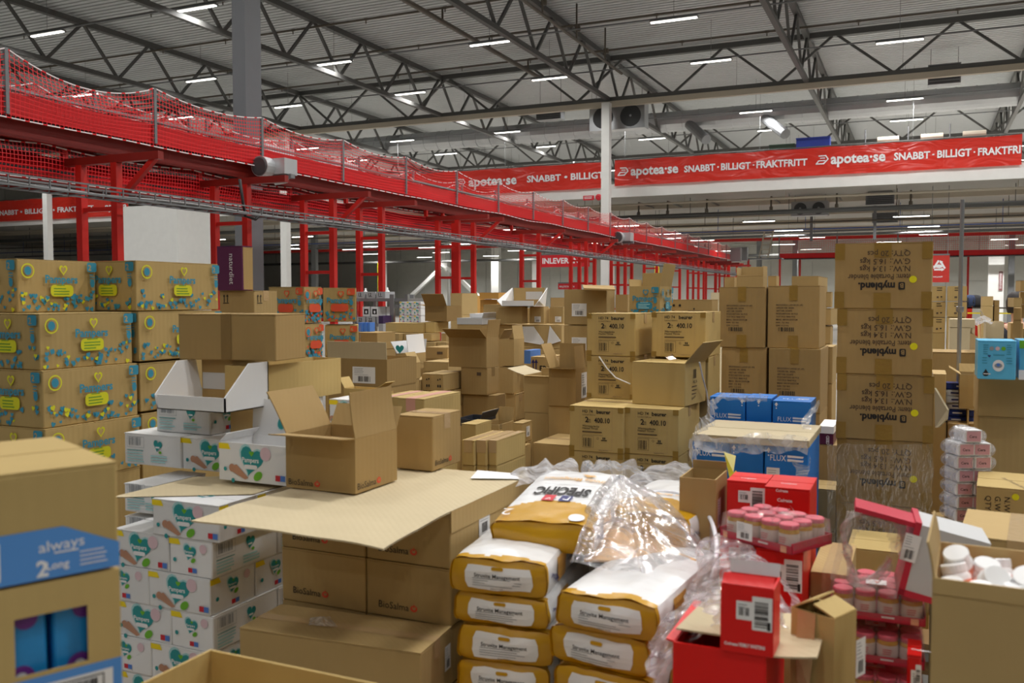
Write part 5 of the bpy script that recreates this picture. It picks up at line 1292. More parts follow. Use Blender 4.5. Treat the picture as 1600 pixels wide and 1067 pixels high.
# peaked clear sack in the middle: a tent of film gathered to a tip
tip = P(968, 742, 3.05)
base = [P(893, 905, 2.72), P(905, 860, 2.98), P(1000, 800, 3.3), P(1085, 850, 3.1), P(1098, 905, 2.8), P(1000, 918, 2.62)]
for b_ in base: b_.z = max(b_.z, .9)
def tent(u, v):
    n_ = len(base); k = u * n_; i = int(k) % n_; t = k - int(k); pb = base[i].lerp(base[(i + 1) % n_], t * t * (3 - 2 * t))
    r = v; p = pb.lerp(tip, 1 - (1 - r) ** 1.15); c = sum(base, Vector()) / n_
    p += (pb - c) * .12 * sin(pi * r) ; p.z += .0
    fold = .035 * sin(u * 2 * pi * 9 + 3 * r) * (1 - r * .6) * (.3 + r)
    return p + (pb - c).normalized() * fold
cloth('clear_sack', 'tall peaked clear plastic sack in the middle over a cardboard piece', tent, 110, 40, FILM, amp=.01, seed=2)
ck = empty('cardboard_piece', (0, 0, 0), 0, 'tan cardboard piece under the peaked clear sack', 'cardboard sheet')
pc = [P(912, 895, 2.86), P(1088, 898, 2.86), P(1060, 850, 3.05), P(990, 826, 3.12), P(925, 815, 3.12)]
pc = [Vector((p.x, p.y, max(p.z, .865))) for p in pc]
MB().add(pc + [p - Vector((0, 0, .006)) for p in pc], [(0, 1, 2, 3, 4), (9, 8, 7, 6, 5)] + [(i, i + 5, (i + 1) % 5 + 5, (i + 1) % 5) for i in range(5)]).build('sheet', plain('cardboard_apricot', (222, 178, 126)), ck)
# sack around the right bag: an open mouthed bag wall running round it
ring_ = [P(985, 778, 3.35), P(1040, 762, 3.45), P(1100, 764, 3.3), P(1120, 800, 3.05), P(1130, 860, 2.85), P(1112, 905, 2.72)]
def mouth(u, v):
    top = bez(ring_, u); p = top.copy(); p.z -= v * .30 * (.5 + u * .6); c = Vector((q2.x - .19, q2.y + .3, 0)); d = Vector((top.x - c.x, top.y - c.y, 0)); p += d * (.05 * sin(v * 3)) + d * .02 * sin(u * 40)
    return p
cloth('clear_sack', 'open clear plastic sack standing round the right rear feed bag', mouth, 60, 18, FILMW, amp=.008, seed=4)
MB().tube([bez(ring_, k / 24) + Vector((0, 0, .004)) for k in range(25)], .0075, 8).build('rolled_rim', plain('film_rim', (232, 232, 238), rough=.25), bpy.data.objects['clear_sack.001'], smooth=True)
# crumpled film behind the bags
def heap(name, label, px0, py0, px1, py1, D0, D1, hz, mat, seed, nu=60, nv=24, amp=.03, fr=7, zmin=None):
    a_, b_ = P(px0, py0, D0), P(px1, py1, D1)
    def fn(u, v):
        p = a_.lerp(b_, u) + _f * .28 * (v - .3); p.z += hz * sin(pi * v) * (.55 + .6 * noise.noise(Vector((u * 4, seed, 0)))) * (sin(pi * min(1, max(0, u))) ** .5)
        return p
    return cloth(name, label, fn, nu, nv, mat, amp=amp, seed=seed, fr=fr)
heap('plastic_wrap', 'crumpled clear wrap over the left rear of the brand lettered bag', 790, 758, 905, 738, 3.4, 3.6, .10, FILMW, 3)
heap('plastic_wrap', 'crumpled clear wrap sticking up before the lower blanket cartons', 905, 752, 1010, 745, 3.55, 3.7, .12, FILM, 5, amp=.045)
heap('plastic_wrap', 'long milky wrap fold right of the blanket cartons', 985, 768, 1082, 735, 3.7, 3.8, .09, FILMW, 7, amp=.02)
# pinkish film between the bags and the red cartons
def drape(pts_a, pts_b, name, label, mat, seed, amp=.02, nu=50, nv=30, fr=9):
    return cloth(name, label, lambda u, v: bez(pts_a, u).lerp(bez(pts_b, u), v), nu, nv, mat, amp=amp, seed=seed, fr=fr)
drape([P(1085, 870, 2.7), P(1120, 800, 2.75), P(1180, 830, 2.6), P(1232, 925, 2.35), P(1238, 975, 2.2)], [P(1075, 1000, 2.3), P(1100, 930, 2.35), P(1140, 905, 2.3), P(1190, 935, 2.2), P(1215, 985, 2.1)], 'plastic_wrap', 'pinkish clear film arching over the red cartons', FILMP, 11, amp=.03)
drape([P(1010, 1010, 2.3), P(1060, 930, 2.4), P(1110, 900, 2.4), P(1150, 935, 2.25)], [P(1015, 1080, 2.1), P(1060, 1030, 2.1), P(1085, 985, 2.1), P(1135, 960, 2.1)], 'plastic_wrap', 'milky film hanging down left of the red cartons', FILMP, 12, amp=.025)
drape([P(1215, 900, 2.5), P(1235, 930, 2.4), P(1240, 985, 2.3)], [P(1228, 905, 2.5), P(1252, 935, 2.4), P(1250, 985, 2.3)], 'plastic_wrap', 'thin strip of clear film beside the half open kraft carton', FILMP, 13, amp=.01, nu=20, nv=6)

# ================================================================== red toothpaste cartons
RG = 'red toothpaste cartons'
def redbox(D, xc, xl, xr, yt, label, zb=None, yb=None, W=None, L=None, pr='label', open_=None, yaw=0, **kw):
    b = bx(D, xc, xl, xr, yt, zb=zb, yb=yb, mat=K_RED, label=label, W=W, L=L, group=RG, open_=open_, yaw=yaw, **kw)
    if pr == 'label': d = d_twolabel(b.W, b.H, seed=len(BOXES))
    elif pr == 'logo':
        d = Dec(); d.text(WHITEP, 'Colgate', b.W * .08, b.H * .3, .03, bold=.03)
    else:
        d = Dec(); d.text(WHITEP, 'Colgate', b.W * .25, b.H * .92, .009, bold=.03); d.ell(WHITEP, b.W * .45, b.H * .5, .034, .036); d.ell(K_RED, b.W * .45, b.H * .52, .031, .033); d.text(WHITEP, 'Colgate', b.W * .45, b.H * .74, .011, bold=.03, align='c'); d.text(WHITEP, 'MAX', b.W * .45, b.H * .56, .012, bold=.03, align='c'); d.text(WHITEP, 'WHITE', b.W * .45, b.H * .44, .012, bold=.03, align='c')
        d.poly(WHITEP, [(b.W * .45 - .028, b.H * .4), (b.W * .45 + .028, b.H * .4), (b.W * .45 + .018, b.H * .3), (b.W * .45 - .018, b.H * .3)])
    d.lay('printed_design', b.o, *face('front', b.W, b.L, b.H))
    Dec().text(WHITEP, 'Colgate', b.W * .3, b.L * .3, .012, bold=.02).lay('lid_print', b.o, *face('top', b.W, b.L, b.H)) if not open_ else None
    return b
j1 = redbox(3.02, 1202, 1138, None, 757, 'red toothpaste carton, upper left one behind the jar tray', zb=.935, L=.16)
j2 = redbox(2.88, 1271, 1198, None, 768, 'red toothpaste carton with the round white emblem behind the jar tray', zb=.91, L=.22, pr='round')
carton(Vector((j2.ctr.x, j2.ctr.y, 0)), j2.W, j2.L, .16, .749, 0, K_RED, label='red toothpaste carton under the one with the emblem', group=RG); carton(Vector((j1.ctr.x, j1.ctr.y, 0)), j1.W, j1.L, .18, .754, 0, K_RED, label='red toothpaste carton under the upper left one', group=RG)
carton(Vector(((j1.ctr.x + j2.ctr.x) / 2, (j1.ctr.y + j2.ctr.y) / 2, 0)), .36, .34, .605, .1435, 0, K_BRN, label='brown carton carrying the rear red toothpaste cartons')
j3 = redbox(2.66, 1180, 1128, None, 845, 'red toothpaste carton left under the jar tray', zb=.84, L=.2, pr='label')
j4 = redbox(2.52, 1262, 1186, 1272, 868, 'red toothpaste carton with barcode under the jar tray', zb=.80, L=.2)
carton(Vector(((j3.ctr.x + j4.ctr.x) / 2, (j3.ctr.y + j4.ctr.y) / 2 , 0)), .29, .32, .65, .145, 0, K_BRN, label='brown carton carrying the red cartons under the jar tray')
j5 = redbox(1.965, 1216, 1131, None, 928, 'nearest red toothpaste carton with torn open top and barcode', zb=.908, L=.1, open_=[('back', 112, .03, 0, K_GREYW), ('front', 30, .03, 20)])
j6 = redbox(1.98, 1205, 1056, None, 1035, 'large red toothpaste carton with its brown inner flap folded out', zb=.7, L=.30, pr='logo', open_=[('left', 172, .02), ('back', 5, .28, 0, K_LIGHT), ('right', 176, .11, -8, K_LIGHT)])
carton(Vector((j6.ctr.x, j6.ctr.y, 0)), j6.W, j6.L, .555, .144, 0, K_RED, label='red toothpaste carton beneath the large open one', group=RG)
pallet(j4.ctr.x + .02, j4.ctr.y, .95, 1.25, 0, 'wooden pallet under the red toothpaste cartons')
# jars in shrink wrapped trays
JG = 'baby food jars on red trays'
LIDR = plain('lid_red', (214, 92, 108), rough=.35); LIDW = plain('lid_rim', (224, 200, 190), rough=.3, metal=.3)
JGL = plain('jar_food', (196, 150, 50), rough=.15, spec=.8); JLAB = plain('jar_label', (222, 216, 206), rough=.4); TRR = plain('tray_crimson', (196, 34, 62), rough=.4); TRP = plain('tray_peach', (236, 176, 140), rough=.4)
def jar(loc, rz, label, grp, k=1, proto=[None]):
    if proto[0] is None:
        o = empty('food_jar', loc, rz, label, 'jar', grp)
        MB().lathe([(0, 0), (.026, 0), (.0285, .004), (.0285, .016), (.0288, .046), (.0285, .054), (.024, .062)], 18).build('jar_glass', JGL, o, smooth=True)
        MB().lathe([(.0292, .014), (.0292, .048)], 18).build('jar_label', JLAB, o, smooth=True)
        Dec().lines(PRED, -.012, .036, .024, 3, .006, .002).lay('label_print', o, (0, -.0294, 0), (1, 0, 0), (0, 0, 1), (0, -1, 0))
        MB().lathe([(.0262, .06), (.0275, .062), (.0275, .071), (.025, .0735), (0, .0735)], 18).build('lid', [LIDR], o, smooth=False)
        proto[0] = o; return o
    c = clone(proto[0], loc, rz, label, grp); return c
def jartray(cx, cy, z, rz, nx, ny, label, film_=True, tilt=None, rows=None, which=''):
    p = .06; W, L = nx * p + .01, ny * p + .01
    o = empty('jar_tray', (cx, cy, z), rz, label, 'tray', 'red jar trays')
    m = MB(); w, l = W / 2, L / 2; m.box((-w, -l, 0), (w, l, .003))
    for a_, b_ in (((-w, -l, 0), (w, -l + .003, .022)), ((-w, l - .003, 0), (w, l, .03)), ((-w, -l, 0), (-w + .003, l, .03)), ((w - .003, -l, 0), (w, l, .03))): m.box(a_, b_)
    m.build('tray_body', TRR, o)
    d = Dec(); d.rect(TRP, W * .05, .002, .015, .018); d.rect(TRP, W * .85, .002, .02, .018); d.lines(WHITEP, W * .55, .012, .035, 1, .01, .005); d.lay('printed_design', o, *face('front', W, L, .02))
    rm = Matrix.Rotation(rz, 4, 'Z'); n_ = 0
    rowname = ['front', 'second', 'third', 'back', 'rearmost']
    for j in (rows if rows is not None else range(ny)):
        for i in range(nx):
            v = rm @ Vector((-w + .035 + i * p, -l + .035 + j * p, .0035)); jar((cx + v.x, cy + v.y, z + v.z), rz, f'small jar, {ORD[i + 1]} from left in the {rowname[j]} row of the {which}', JG)
    if film_:
        F_ = film('film_jar', (250, 244, 246), milk=.1, gloss=.3, wr=24, strength=.7, rough=.1)
        def fn(u, v):
            a = u * 2 * pi; ca, sa = cos(a), sin(a); s = max(abs(ca), abs(sa)); x = ca / s * (w + .003); y = sa / s * (l + .003)
            if v < .6: zz = .012 + v / .6 * .062; k = 1 - .06 * v
            else: zz = .074 + .006 * (v - .6) / .4; k = .96 * (1 - (v - .6) / .4 * .92)
            return Vector((x * k, y * k, zz + .005 * noise.noise(Vector((x * 40, y * 40, v)))))
        MB().grid(fn, 60, 14).build('shrink_film', F_, o, smooth=True)
    return o, W, L
q = P(1214, 465, 2.6); kk = jartray(q.x, q.y + .03, .992, R(-28), 4, 3, 'shrink wrapped tray of small jars on the red toothpaste cartons', which='tray on the red cartons')
kb = kk[0]
lb = Dec(); d_label(.055, .05, 3, lb, -kk[1] / 2 + .07, .012); lb.lay('price_label', kb, (0, -kk[2] / 2 - .008, 0), (1, 0, 0), (0, 0, 1), (0, -1, 0), lift=.004)
jx = P(1378, 465, 2.55)
for i, (yy) in enumerate((934, 1002, 1070)):
    z = z_at(yy, 2.5) - .074
    jartray(jx.x, jx.y + .06, z, R(2), 4, 4, ['top shrink wrapped jar tray of the stack right of the half open carton', 'middle shrink wrapped jar tray of the stack right of the half open carton', 'third jar tray down, at the bottom edge of the picture'][i], rows=(0, 1, 2, 3) if i < 2 else (0,), which=['top tray of the stack', 'middle tray of the stack', 'third tray of the stack'][i])
    Dec().rect(PAPER, -.03, -.06, .055, .045).heart(LOGOR, 0, -.038, .014).lay('top_label', bpy.data.objects['jar_tray' if i < 0 else 'jar_tray.%03d' % (i + 1)], (0, 0, .084), (1, 0, 0), (0, 1, 0), (0, 0, 1))
zz0 = z_at(1070, 2.5) - .074
carton(Vector((jx.x, jx.y + .06, 0)), .26, .26, zz0 - .002, 0, R(2), K_BRN, label='brown carton carrying the stack of jar trays')
# tilted emptied tray with torn film
tt = empty('torn_tray', P(1418, 905, 2.42), 0, 'tilted empty jar tray in torn clear film leaning against the box tower', 'tray')
tt.rotation_euler = (0, R(12), R(4))
m = MB(); m.box((0, 0, 0), (.20, .16, .006)) if False else None
MB().box((0.0, -.005, -.03), (.17, .17, .155)).build('tray_board', K_GREYW, tt)
MB().box((-.016, -.007, -.045), (.0, .172, .16)).box((-.016, -.007, -.045), (.175, .172, -.028)).build('crimson_edge', TRR, tt)
d_label(.04, .075, 4).shift(-.0135, .05, 1).lay('price_label', tt, (-.02, -.0085, -.0), (1, 0, 0), (0, 0, 1), (0, -1, 0), lift=.001)
FT = film('film_torn', (226, 220, 214), milk=.22, gloss=.34, wr=18, strength=.9, rough=.12)
def torn(u, v): 
    a = u * pi * 1.9; r = .075 + .012 * sin(3 * a); return Vector((-.105 + r * cos(a) * (1 - .1 * v), .0 + .12 * v, .05 + (r * 1.35) * sin(a)))
MB().grid(lambda u, v: torn(u, v) + Vector((noise.noise(Vector((u * 9, v * 5, 1))), noise.noise(Vector((u * 9, v * 5, 4))), noise.noise(Vector((u * 9, v * 5, 8))))) * .022, 50, 12).build('torn_film', FT, tt, smooth=True)
def tfront(u, v):
    x = -.19 + .175 * u; zv = -.06 + .20 * v; hole = ((x + .105) / .05) ** 2 + ((zv - .05) / .07) ** 2
    return Vector((x, -.004 - .02 * noise.noise(Vector((u * 6, v * 6, 3))), zv))
mb = MB(); N_ = 28
pts = [[tfront(i / N_, j / N_) for i in range(N_ + 1)] for j in range(N_ + 1)]
for j in range(N_):
    for i in range(N_):
        x = -.19 + .175 * (i + .5) / N_; zv = -.06 + .20 * (j + .5) / N_
        if ((x + .105) / .05) ** 2 + ((zv - .045) / .07) ** 2 > 1 + .35 * noise.noise(Vector((x * 40, zv * 40, 0))): mb.add([pts[j][i], pts[j][i + 1], pts[j + 1][i + 1], pts[j + 1][i]], [(0, 1, 2, 3)])
mb.build('torn_film', FT, tt)
MB().box((-.17, 0, .142), (0, .12, .155)).build('crimson_edge', TRR, tt)
# ---- kraft cartons between red ones and jars
l1 = bx(2.62, 1334, 1263, 1340, 905, zb=.66, mat=K_TAN, L=.36, label='closed tan carton behind the half open kraft one, taped along its top', tape='y', seam='y')
carton(Vector((l1.ctr.x, l1.ctr.y, 0)), l1.W, l1.L, .655, .002, 0, K_TAN, label='tan carton under the closed one behind the half open kraft carton')
l2 = bx(2.02, 1313, 1243, 1347, 975, zb=.75, mat=K_YEL, yaw=-24, label='kraft carton with two half raised flaps near the bottom edge', open_=[('left', 32, .06, -6), ('right', 22, .056, -4)], prints=[('right', d_label(.045, .09, 8).shift(.1, .06), 'shipping_label')])
body = body_open(l2.W * .96, l2.L * .96, l2.H - .02)
mesh('loose_tape', [Vector((-.035, -l2.L / 2 - .004, l2.H)), Vector((.01, -l2.L / 2 - .004, l2.H)), Vector((.012, -l2.L / 2 - .012, .15)), Vector((-.03, -l2.L / 2 - .02, .13)), Vector((.0, -l2.L / 2 - .01, .05)), Vector((-.03, -l2.L / 2 - .012, .06)), Vector((.03, -l2.L / 2 - .012, .0)), Vector((.01, -l2.L / 2 - .012, .0))], [(0, 3, 2, 1), (3, 5, 4, 2), (5, 7, 6, 4)], TAPE_C, l2.o)
carton(Vector((l2.ctr.x, l2.ctr.y, 0)), l2.W, l2.L, .745, .002, 0, K_YEL, label='kraft carton below the one with two half raised flaps')
oc = bx(3.05, 1122, 1064, 1139, 752, zb=.84, mat=K_BRN, label='open brown carton with a white barcode label left of the red cartons', open_=[('front', 268, .04), ('back', 88, .03, 0)], prints=[('right', d_label(.05, .1, 12).shift(.03, .07), 'shipping_label')])
carton(Vector((oc.ctr.x, oc.ctr.y, 0)), oc.W, oc.L, .69, .146, 0, K_BRN, label='brown carton under the open one left of the red cartons')
# ---- open carton of white bottles at right
bo = bx(1.62, 1760, 1466, None, 946, zb=.80, mat=K_TAN, L=.30, yaw=-3, label='large open tan carton full of white bottles at lower right', open_=[('left', 96, .07, 10), ('front', 264, .03, 4)])
carton(Vector((bo.ctr.x, bo.ctr.y, 0)), bo.W, bo.L, .797, .001, bo.rz, K_TAN, label='tan carton beneath the open one with white bottles')
carton(bo.ctr, bo.W - .03, bo.L - .03, bo.H - .115, bo.z + .007, bo.rz, K_GREYW, name='bottle_layer_box', label='pale inner box filling the lower part of the carton of bottles', cat='box')
BOTW = plain('bottle_white', (244, 244, 244), rough=.3, spec=.6); BLAB = plain('bottle_label', (240, 150, 120), rough=.4)
bpro = None
rr = random.Random(5); zb0 = bo.z + bo.H - .105
for k in range(18):
    i, j = k % 6, k // 6
    lx = -bo.W / 2 + .05 + i * (bo.W - .1) / 5 + rr.uniform(-.006, .006); ly = -bo.L / 2 + .075 + j * .08; v = Matrix.Rotation(bo.rz, 3, 'Z') @ Vector((lx, ly, 0))
    loc = Vector((bo.ctr.x + v.x, bo.ctr.y + v.y, zb0 + (.006 if j else .0) + rr.uniform(0, .004))); lb = f'white pill bottle, {ORD[i + 1]} from the left in the {["front", "middle", "back"][j]} row of the open carton'
    if bpro is None:
        bpro = empty('pill_bottle', loc, 0, lb, 'bottle', 'white bottles in the open carton')
        MB().lathe([(0, 0), (.027, 0), (.029, .004), (.029, .062), (.024, .07), (.022, .072)], 20).build('bottle_body', BOTW, bpro, smooth=True)
        MB().lathe([(.0295, .012), (.0295, .055)], 20).build('bottle_label', BLAB, bpro, smooth=True); MB().lathe([(.024, .07), (.026, .071), (.026, .086), (.024, .088), (0, .088)], 20).build('screw_cap', BOTW, bpro); c = bpro
    else: c = clone(bpro, loc, 0, lb)
    t = rr.random() if j else .2
    c.rotation_euler = (R(rr.uniform(-20, 20)), R(rr.uniform(-18, 18)), rr.uniform(0, 6)) if t < .55 else (R(rr.uniform(30, 48)), 0, rr.uniform(-.5, .5))
    if t >= .55: c.location.z += .028
pq = bx(2.35, 1700, 1505, None, 862, zb=.80, mat=K_TAN, L=.36, yaw=-6, label='closed tan carton with clear tape behind the carton of bottles', tape='y', seam='y')
carton(Vector((pq.ctr.x, pq.ctr.y, 0)), pq.W, pq.L, .798, .001, pq.rz, K_TAN, label='tan carton beneath the closed taped one at right')
qt = bx(3.2, 1660, 1532, None, 772, zb=.80, mat=K_YEL, L=.34, yaw=-4, label='yellowish carton printed with weights, right of the box tower', tape=None)
d = Dec(); d.text(INK, 'N.W.: 13.4 kgs', qt.W * .36, qt.H * .84, .02, rot=-pi / 2); d.text(INK, 'G.W.: 16.5 kgs', qt.W * .24, qt.H * .84, .02, rot=-pi / 2); d.text(INK, 'QTY: 20 pcs', qt.W * .12, qt.H * .84, .02, rot=-pi / 2); d.ell(DOTY, qt.W * .5, qt.H * .86, .012)
d.lay('printed_text', qt.o, *face('front', qt.W, qt.L, qt.H))
d = Dec(); d.text(INKF, 'Item: Portable blender', .08, qt.L * .6, .018, rot=-1.2); d.text(INKF, 'myblend.', .17, qt.L * .6, .018, rot=-1.2); d.lay('printed_text', qt.o, *face('top', qt.W, qt.L, qt.H))
carton(Vector((qt.ctr.x, qt.ctr.y, 0)), qt.W, qt.L, .798, .001, qt.rz, K_YEL, label='yellowish carton beneath the one printed with weights')
# ---- tower of blender cartons
MG = 'blender cartons of the tall tower'
ys = [377, 482, 588, 695, 800, 905, 1010]; names_ = ['top', 'second', 'third', 'fourth', 'fifth']
zs = [z_at(y_, 4.2) for y_ in ys[:6]] ; hh = (zs[0] - zs[5]) / 5
zs = [zs[0] - hh * k for k in range(7)]
xls = [(1303, 1456), (1308, 1459), (1309, 1463), (1311, 1463), (1312, 1462), (1312, 1462)]
for k in range(6):
    xl, xc = xls[k]; ctr, W, L, a, c = place(xc, 4.2, xl, None, (-1, 0, 1, 0, 0, 0)[k], None, .33)
    zlow = zs[k + 1] if k < 5 else .144
    b = carton(ctr, W, L, zs[k] - zlow - .0012, zlow, a, K_BRN, label=f'blender carton with upside down print and yellow dot, {names_[k]} of the tall tower' if k < 5 else 'lowest blender carton of the tall tower', group=MG,
               prints=[('front', d_blend(W, zs[k] - zlow), 'printed_text')])
    w = .075
    for nm_, xx in (('tape_strip', 0),):
        MB().add([(xx - w / 2 + .0, -L / 2 - .0012, b.H), (xx + w / 2, -L / 2 - .0012, b.H), (xx + w / 2, -L / 2 - .0012, b.H - .07), (xx - w / 2, -L / 2 - .0012, b.H - .07)], [(0, 3, 2, 1)]).add([(xx - w / 2 + .0, -L / 2 - .0012, .075), (xx + w / 2, -L / 2 - .0012, .075), (xx + w / 2, -L / 2 - .0012, 0), (xx - w / 2, -L / 2 - .0012, 0)], [(0, 3, 2, 1)]).build('tape_strip', TAPE, b.o)
    for xx in (-W / 2, W / 2 - .045):
        for z0_ in (0, b.H - .08): MB().add([(xx, -L / 2 - .001, z0_), (xx + .045, -L / 2 - .001, z0_), (xx + .045, -L / 2 - .001, z0_ + .08), (xx, -L / 2 - .001, z0_ + .08)], [(0, 1, 2, 3)]).build('corner_tape', TAPE, b.o)
    MB().box((-W / 2, -w / 2, b.H - .0002), (W / 2, w / 2, b.H + .0006)).build('top_tape', TAPE, b.o)
tw = b
pallet(b.ctr.x, b.ctr.y + .18, .9, 1.1, 0, 'wooden pallet under the tall tower of blender cartons')
FS = film('film_stretch', (250, 246, 238), milk=.1, gloss=.32, wr=16, strength=.7, rough=.1, streak=6)
pw = [P(1296, y_, 4.13) for y_ in (690, 740, 800, 860)]
cloth('stretch_wrap', 'slack stretch film round the lower half of the box tower', lambda u, v: Vector((-.0, 0, 0)) + P(1297 + 166 * u, 466, 4.12) * 1 + Vector((0, 0, -HCAM + z_at(694 + 180 * v, 4.12) - .0)) + Vector((0, -.012, 0)), 40, 30, FS, amp=.009, seed=21)
# torn flap right of the tower and cartons behind it
tb = bx(4.75, 1482, 1440, None, 585, zb=.144, mat=K_TAN, L=.3, label='tall tan carton standing close behind the right side of the tower')
fl = P(1466, 618, 4.12)
tag(mesh('cardboard_flap', [P(1460, 606, 4.2), P(1480, 640, 4.1), P(1478, 655, 4.08), P(1465, 668, 4.12), P(1461, 668, 4.2), P(1463, 606, 4.25), P(1483, 640, 4.15), P(1481, 655, 4.13), P(1468, 668, 4.16), P(1464, 668, 4.25)], [(0, 4, 3, 2, 1), (5, 6, 7, 8, 9), (0, 1, 6, 5), (1, 2, 7, 6), (2, 3, 8, 7), (3, 4, 9, 8)], K_LIGHT), 'torn pale cardboard flap sticking out at the tower right side', 'cardboard flap')
wn = bx(4.9, 1306, 1283, None, 668, zb=.9, mat=K_WINE, L=.3, label='wine coloured box with white upper part left of the tower')
MB().box((-wn.W / 2 - .001, -wn.L / 2 - .001, wn.H * .62), (wn.W / 2 + .001, wn.L / 2 + .001, wn.H + .001)).build('white_wrap', K_WHITE, wn.o)
d = Dec(); [d.ring(WHITEP, wn.W * .6, wn.H * (.12 + .1 * k_), .008, .002) for k_ in range(4)]; d.lay('lettering', wn.o, *face('front', wn.W, wn.L, wn.H))
carton(Vector((wn.ctr.x, wn.ctr.y, 0)), .3, .3, .898, .001, 0, K_BRN, label='brown carton beneath the wine coloured box')
bt = bx(4.6, 1312, 1272, None, 768, zb=.5, mat=K_TAN, L=.24, label='tan carton low at the left foot of the tower'); carton(Vector((bt.ctr.x, bt.ctr.y, 0)), bt.W, bt.L, .498, .001, 0, K_TAN, label='tan carton beneath the low one at the left foot of the tower')
# ---- yellow tape dot carton behind the jar trays
yq = bx(3.35, 1452, 1330, None, 872, zb=.0, mat=K_YEL, L=.3, label='yellowish carton with a yellow dot behind the jar trays'); 
d = Dec(); d.ell(DOTY, yq.W * .80, yq.H * .9 if yq.H < .3 else yq.H - .19, .013); d.text(INKF, 'N.W. G.W.', yq.W * .68, yq.H - .12, .022, rot=-pi / 2); d.lay('printed_text', yq.o, *face('front', yq.W, yq.L, yq.H))
lt = redbox(2.3, 1453, 1428, None, 1035, 'small red and grey carton low between jar trays and the bottle carton', zb=.6, L=.12)
carton(Vector((lt.ctr.x, lt.ctr.y, 0)), lt.W, lt.L, .598, .001, 0, K_BRN, label='brown carton beneath the small red and grey one')

# ---- blue cartons
FG = 'blue mouthwash cartons'
def flux(D, xc, xl, xr, yt, label, zb=None, yb=None, L=.2, word=True, side='l', lid=False, lab=False):
    b = bx(D, xc, xl, xr, yt, zb=zb, yb=yb, mat=K_BLUE, L=L, label=label, group=FG)
    d = d_flux(b.W, b.H, word, side, .3 if lab else 0)
    if lab: d.rect(PAPER, b.W * .06, b.H * .05, b.W * .3, b.H * .42); d.lines(GREYT, b.W * .09, b.H * .4, b.W * .2, 3, .01, .002)
    d.lay('printed_design', b.o, *face('front', b.W, b.L, b.H))
    if lid:
        v = Dec().text(WHITEP, 'FLUX', b.W * .2, b.L * .35, .035, sx=.9); v.rect(WHITEP, b.W * .58, b.L * .4, b.W * .3, .009).rect(WHITEP, b.W * .58, b.L * .5, b.W * .3, .009); v.lay('lid_print', b.o, *face('top', b.W, b.L, b.H))
    return b
u1 = flux(4.42, 1166, 1110, None, 622, 'blue mouthwash carton, left of the three at the back', zb=1.055, side='b')
u2 = flux(4.38, 1208, 1167, None, 623, 'blue mouthwash carton without word, middle of the three at the back', zb=1.055, word=False, side='c')
u3 = flux(4.3, 1270, 1209, None, 629, 'blue mouthwash carton with printed lid, right of the three at the back', zb=1.055, L=.24, side='l', lid=True)
ut = bx(3.72, 1268, 1083, None, 690, zb=1.079, mat=K_LIGHT, L=.5, label='wide shallow cardboard tray cover over the front blue cartons')
bx_ = []
for i, (xl, xc, lab, lb) in enumerate(((1083, 1143, True, 'blue mouthwash carton under the wrap, front left'), (1144, 1196, False, 'blue mouthwash carton under the wrap, front middle'), (1197, 1267, True, 'blue mouthwash carton under the wrap, front right'))):
    y_ = P(1268, 465, 3.75).y; qq = Py(xc, 465, y_); DD = (qq - Vector((0, 0, HCAM))).dot(_f)
    b_ = flux(DD, xc, xl, None, 465 + (HCAM - 1.0775) / DD * FPX, lb, zb=.90, lab=lab, L=.46, word=(i != 1)); bx_.append(b_)
for i, b_ in enumerate(bx_): below(b_, .17, mat=K_BLUE, what='blue mouthwash carton', group=FG, vis=['left front one', 'middle front one', 'right front one'][i], floor=.144, n=1)
bb = carton(Vector(((u1.ctr.x + u3.ctr.x) / 2, (u1.ctr.y + u3.ctr.y) / 2 + .04, 0)), .48, .22, .91, .144, 0, K_BLUE, label='large blue carton under the three rear mouthwash cartons')
pallet(bb.ctr.x, bb.ctr.y - .15, .8, 1.2, 0, 'wooden pallet under the blue cartons')
FB = film('film_blue_pack', (250, 250, 252), milk=.3, gloss=.3, wr=14, strength=.8, rough=.12)
def side_film(pxs_t, pxs_b, D0, D1, label, seed, amp=.03, nu=30, nv=24, mat=FB):
    return cloth('plastic_wrap', label, lambda u, v: bez([P(x, y, D0 + (D1 - D0) * u) for x, y in pxs_t], u).lerp(bez([P(x, y, D0 + (D1 - D0) * u) for x, y in pxs_b], u), v), nu, nv, mat, amp=amp, seed=seed)
side_film([(1108, 625), (1095, 660), (1078, 690)], [(1118, 640), (1112, 672), (1082, 752)], 4.35, 3.7, 'clear wrap at the left side of the blue cartons', 31)
side_film([(1274, 628), (1272, 680), (1262, 750)], [(1262, 640), (1235, 680), (1245, 752)], 4.25, 3.62, 'clear wrap bulging at the right side of the blue cartons', 32, amp=.035)
side_film([(1084, 685), (1150, 668), (1220, 678), (1262, 690)], [(1085, 700), (1140, 720), (1200, 700), (1262, 712)], 3.66, 3.62, 'crumpled clear wrap across the front of the blue cartons', 33, amp=.03, nu=50)
side_film([(1112, 622), (1150, 608), (1205, 614)], [(1112, 628), (1150, 625), (1205, 624)], 4.36, 4.34, 'clear wrap scrap lying on the rear blue cartons', 34, amp=.03)
yt_ = plain('tape_olive', (190, 176, 40), rough=.3)
tag(mesh('tape_tail', [P(1131, 706, 3.55), P(1150, 712, 3.55), P(1146, 738, 3.5), P(1140, 748, 3.5), P(1156, 744, 3.45), P(1150, 735, 3.5)], [(0, 1, 2, 3), (2, 4, 3), (2, 5, 4)], yt_), 'twisted yellow tape tail before the blue cartons', 'tape')
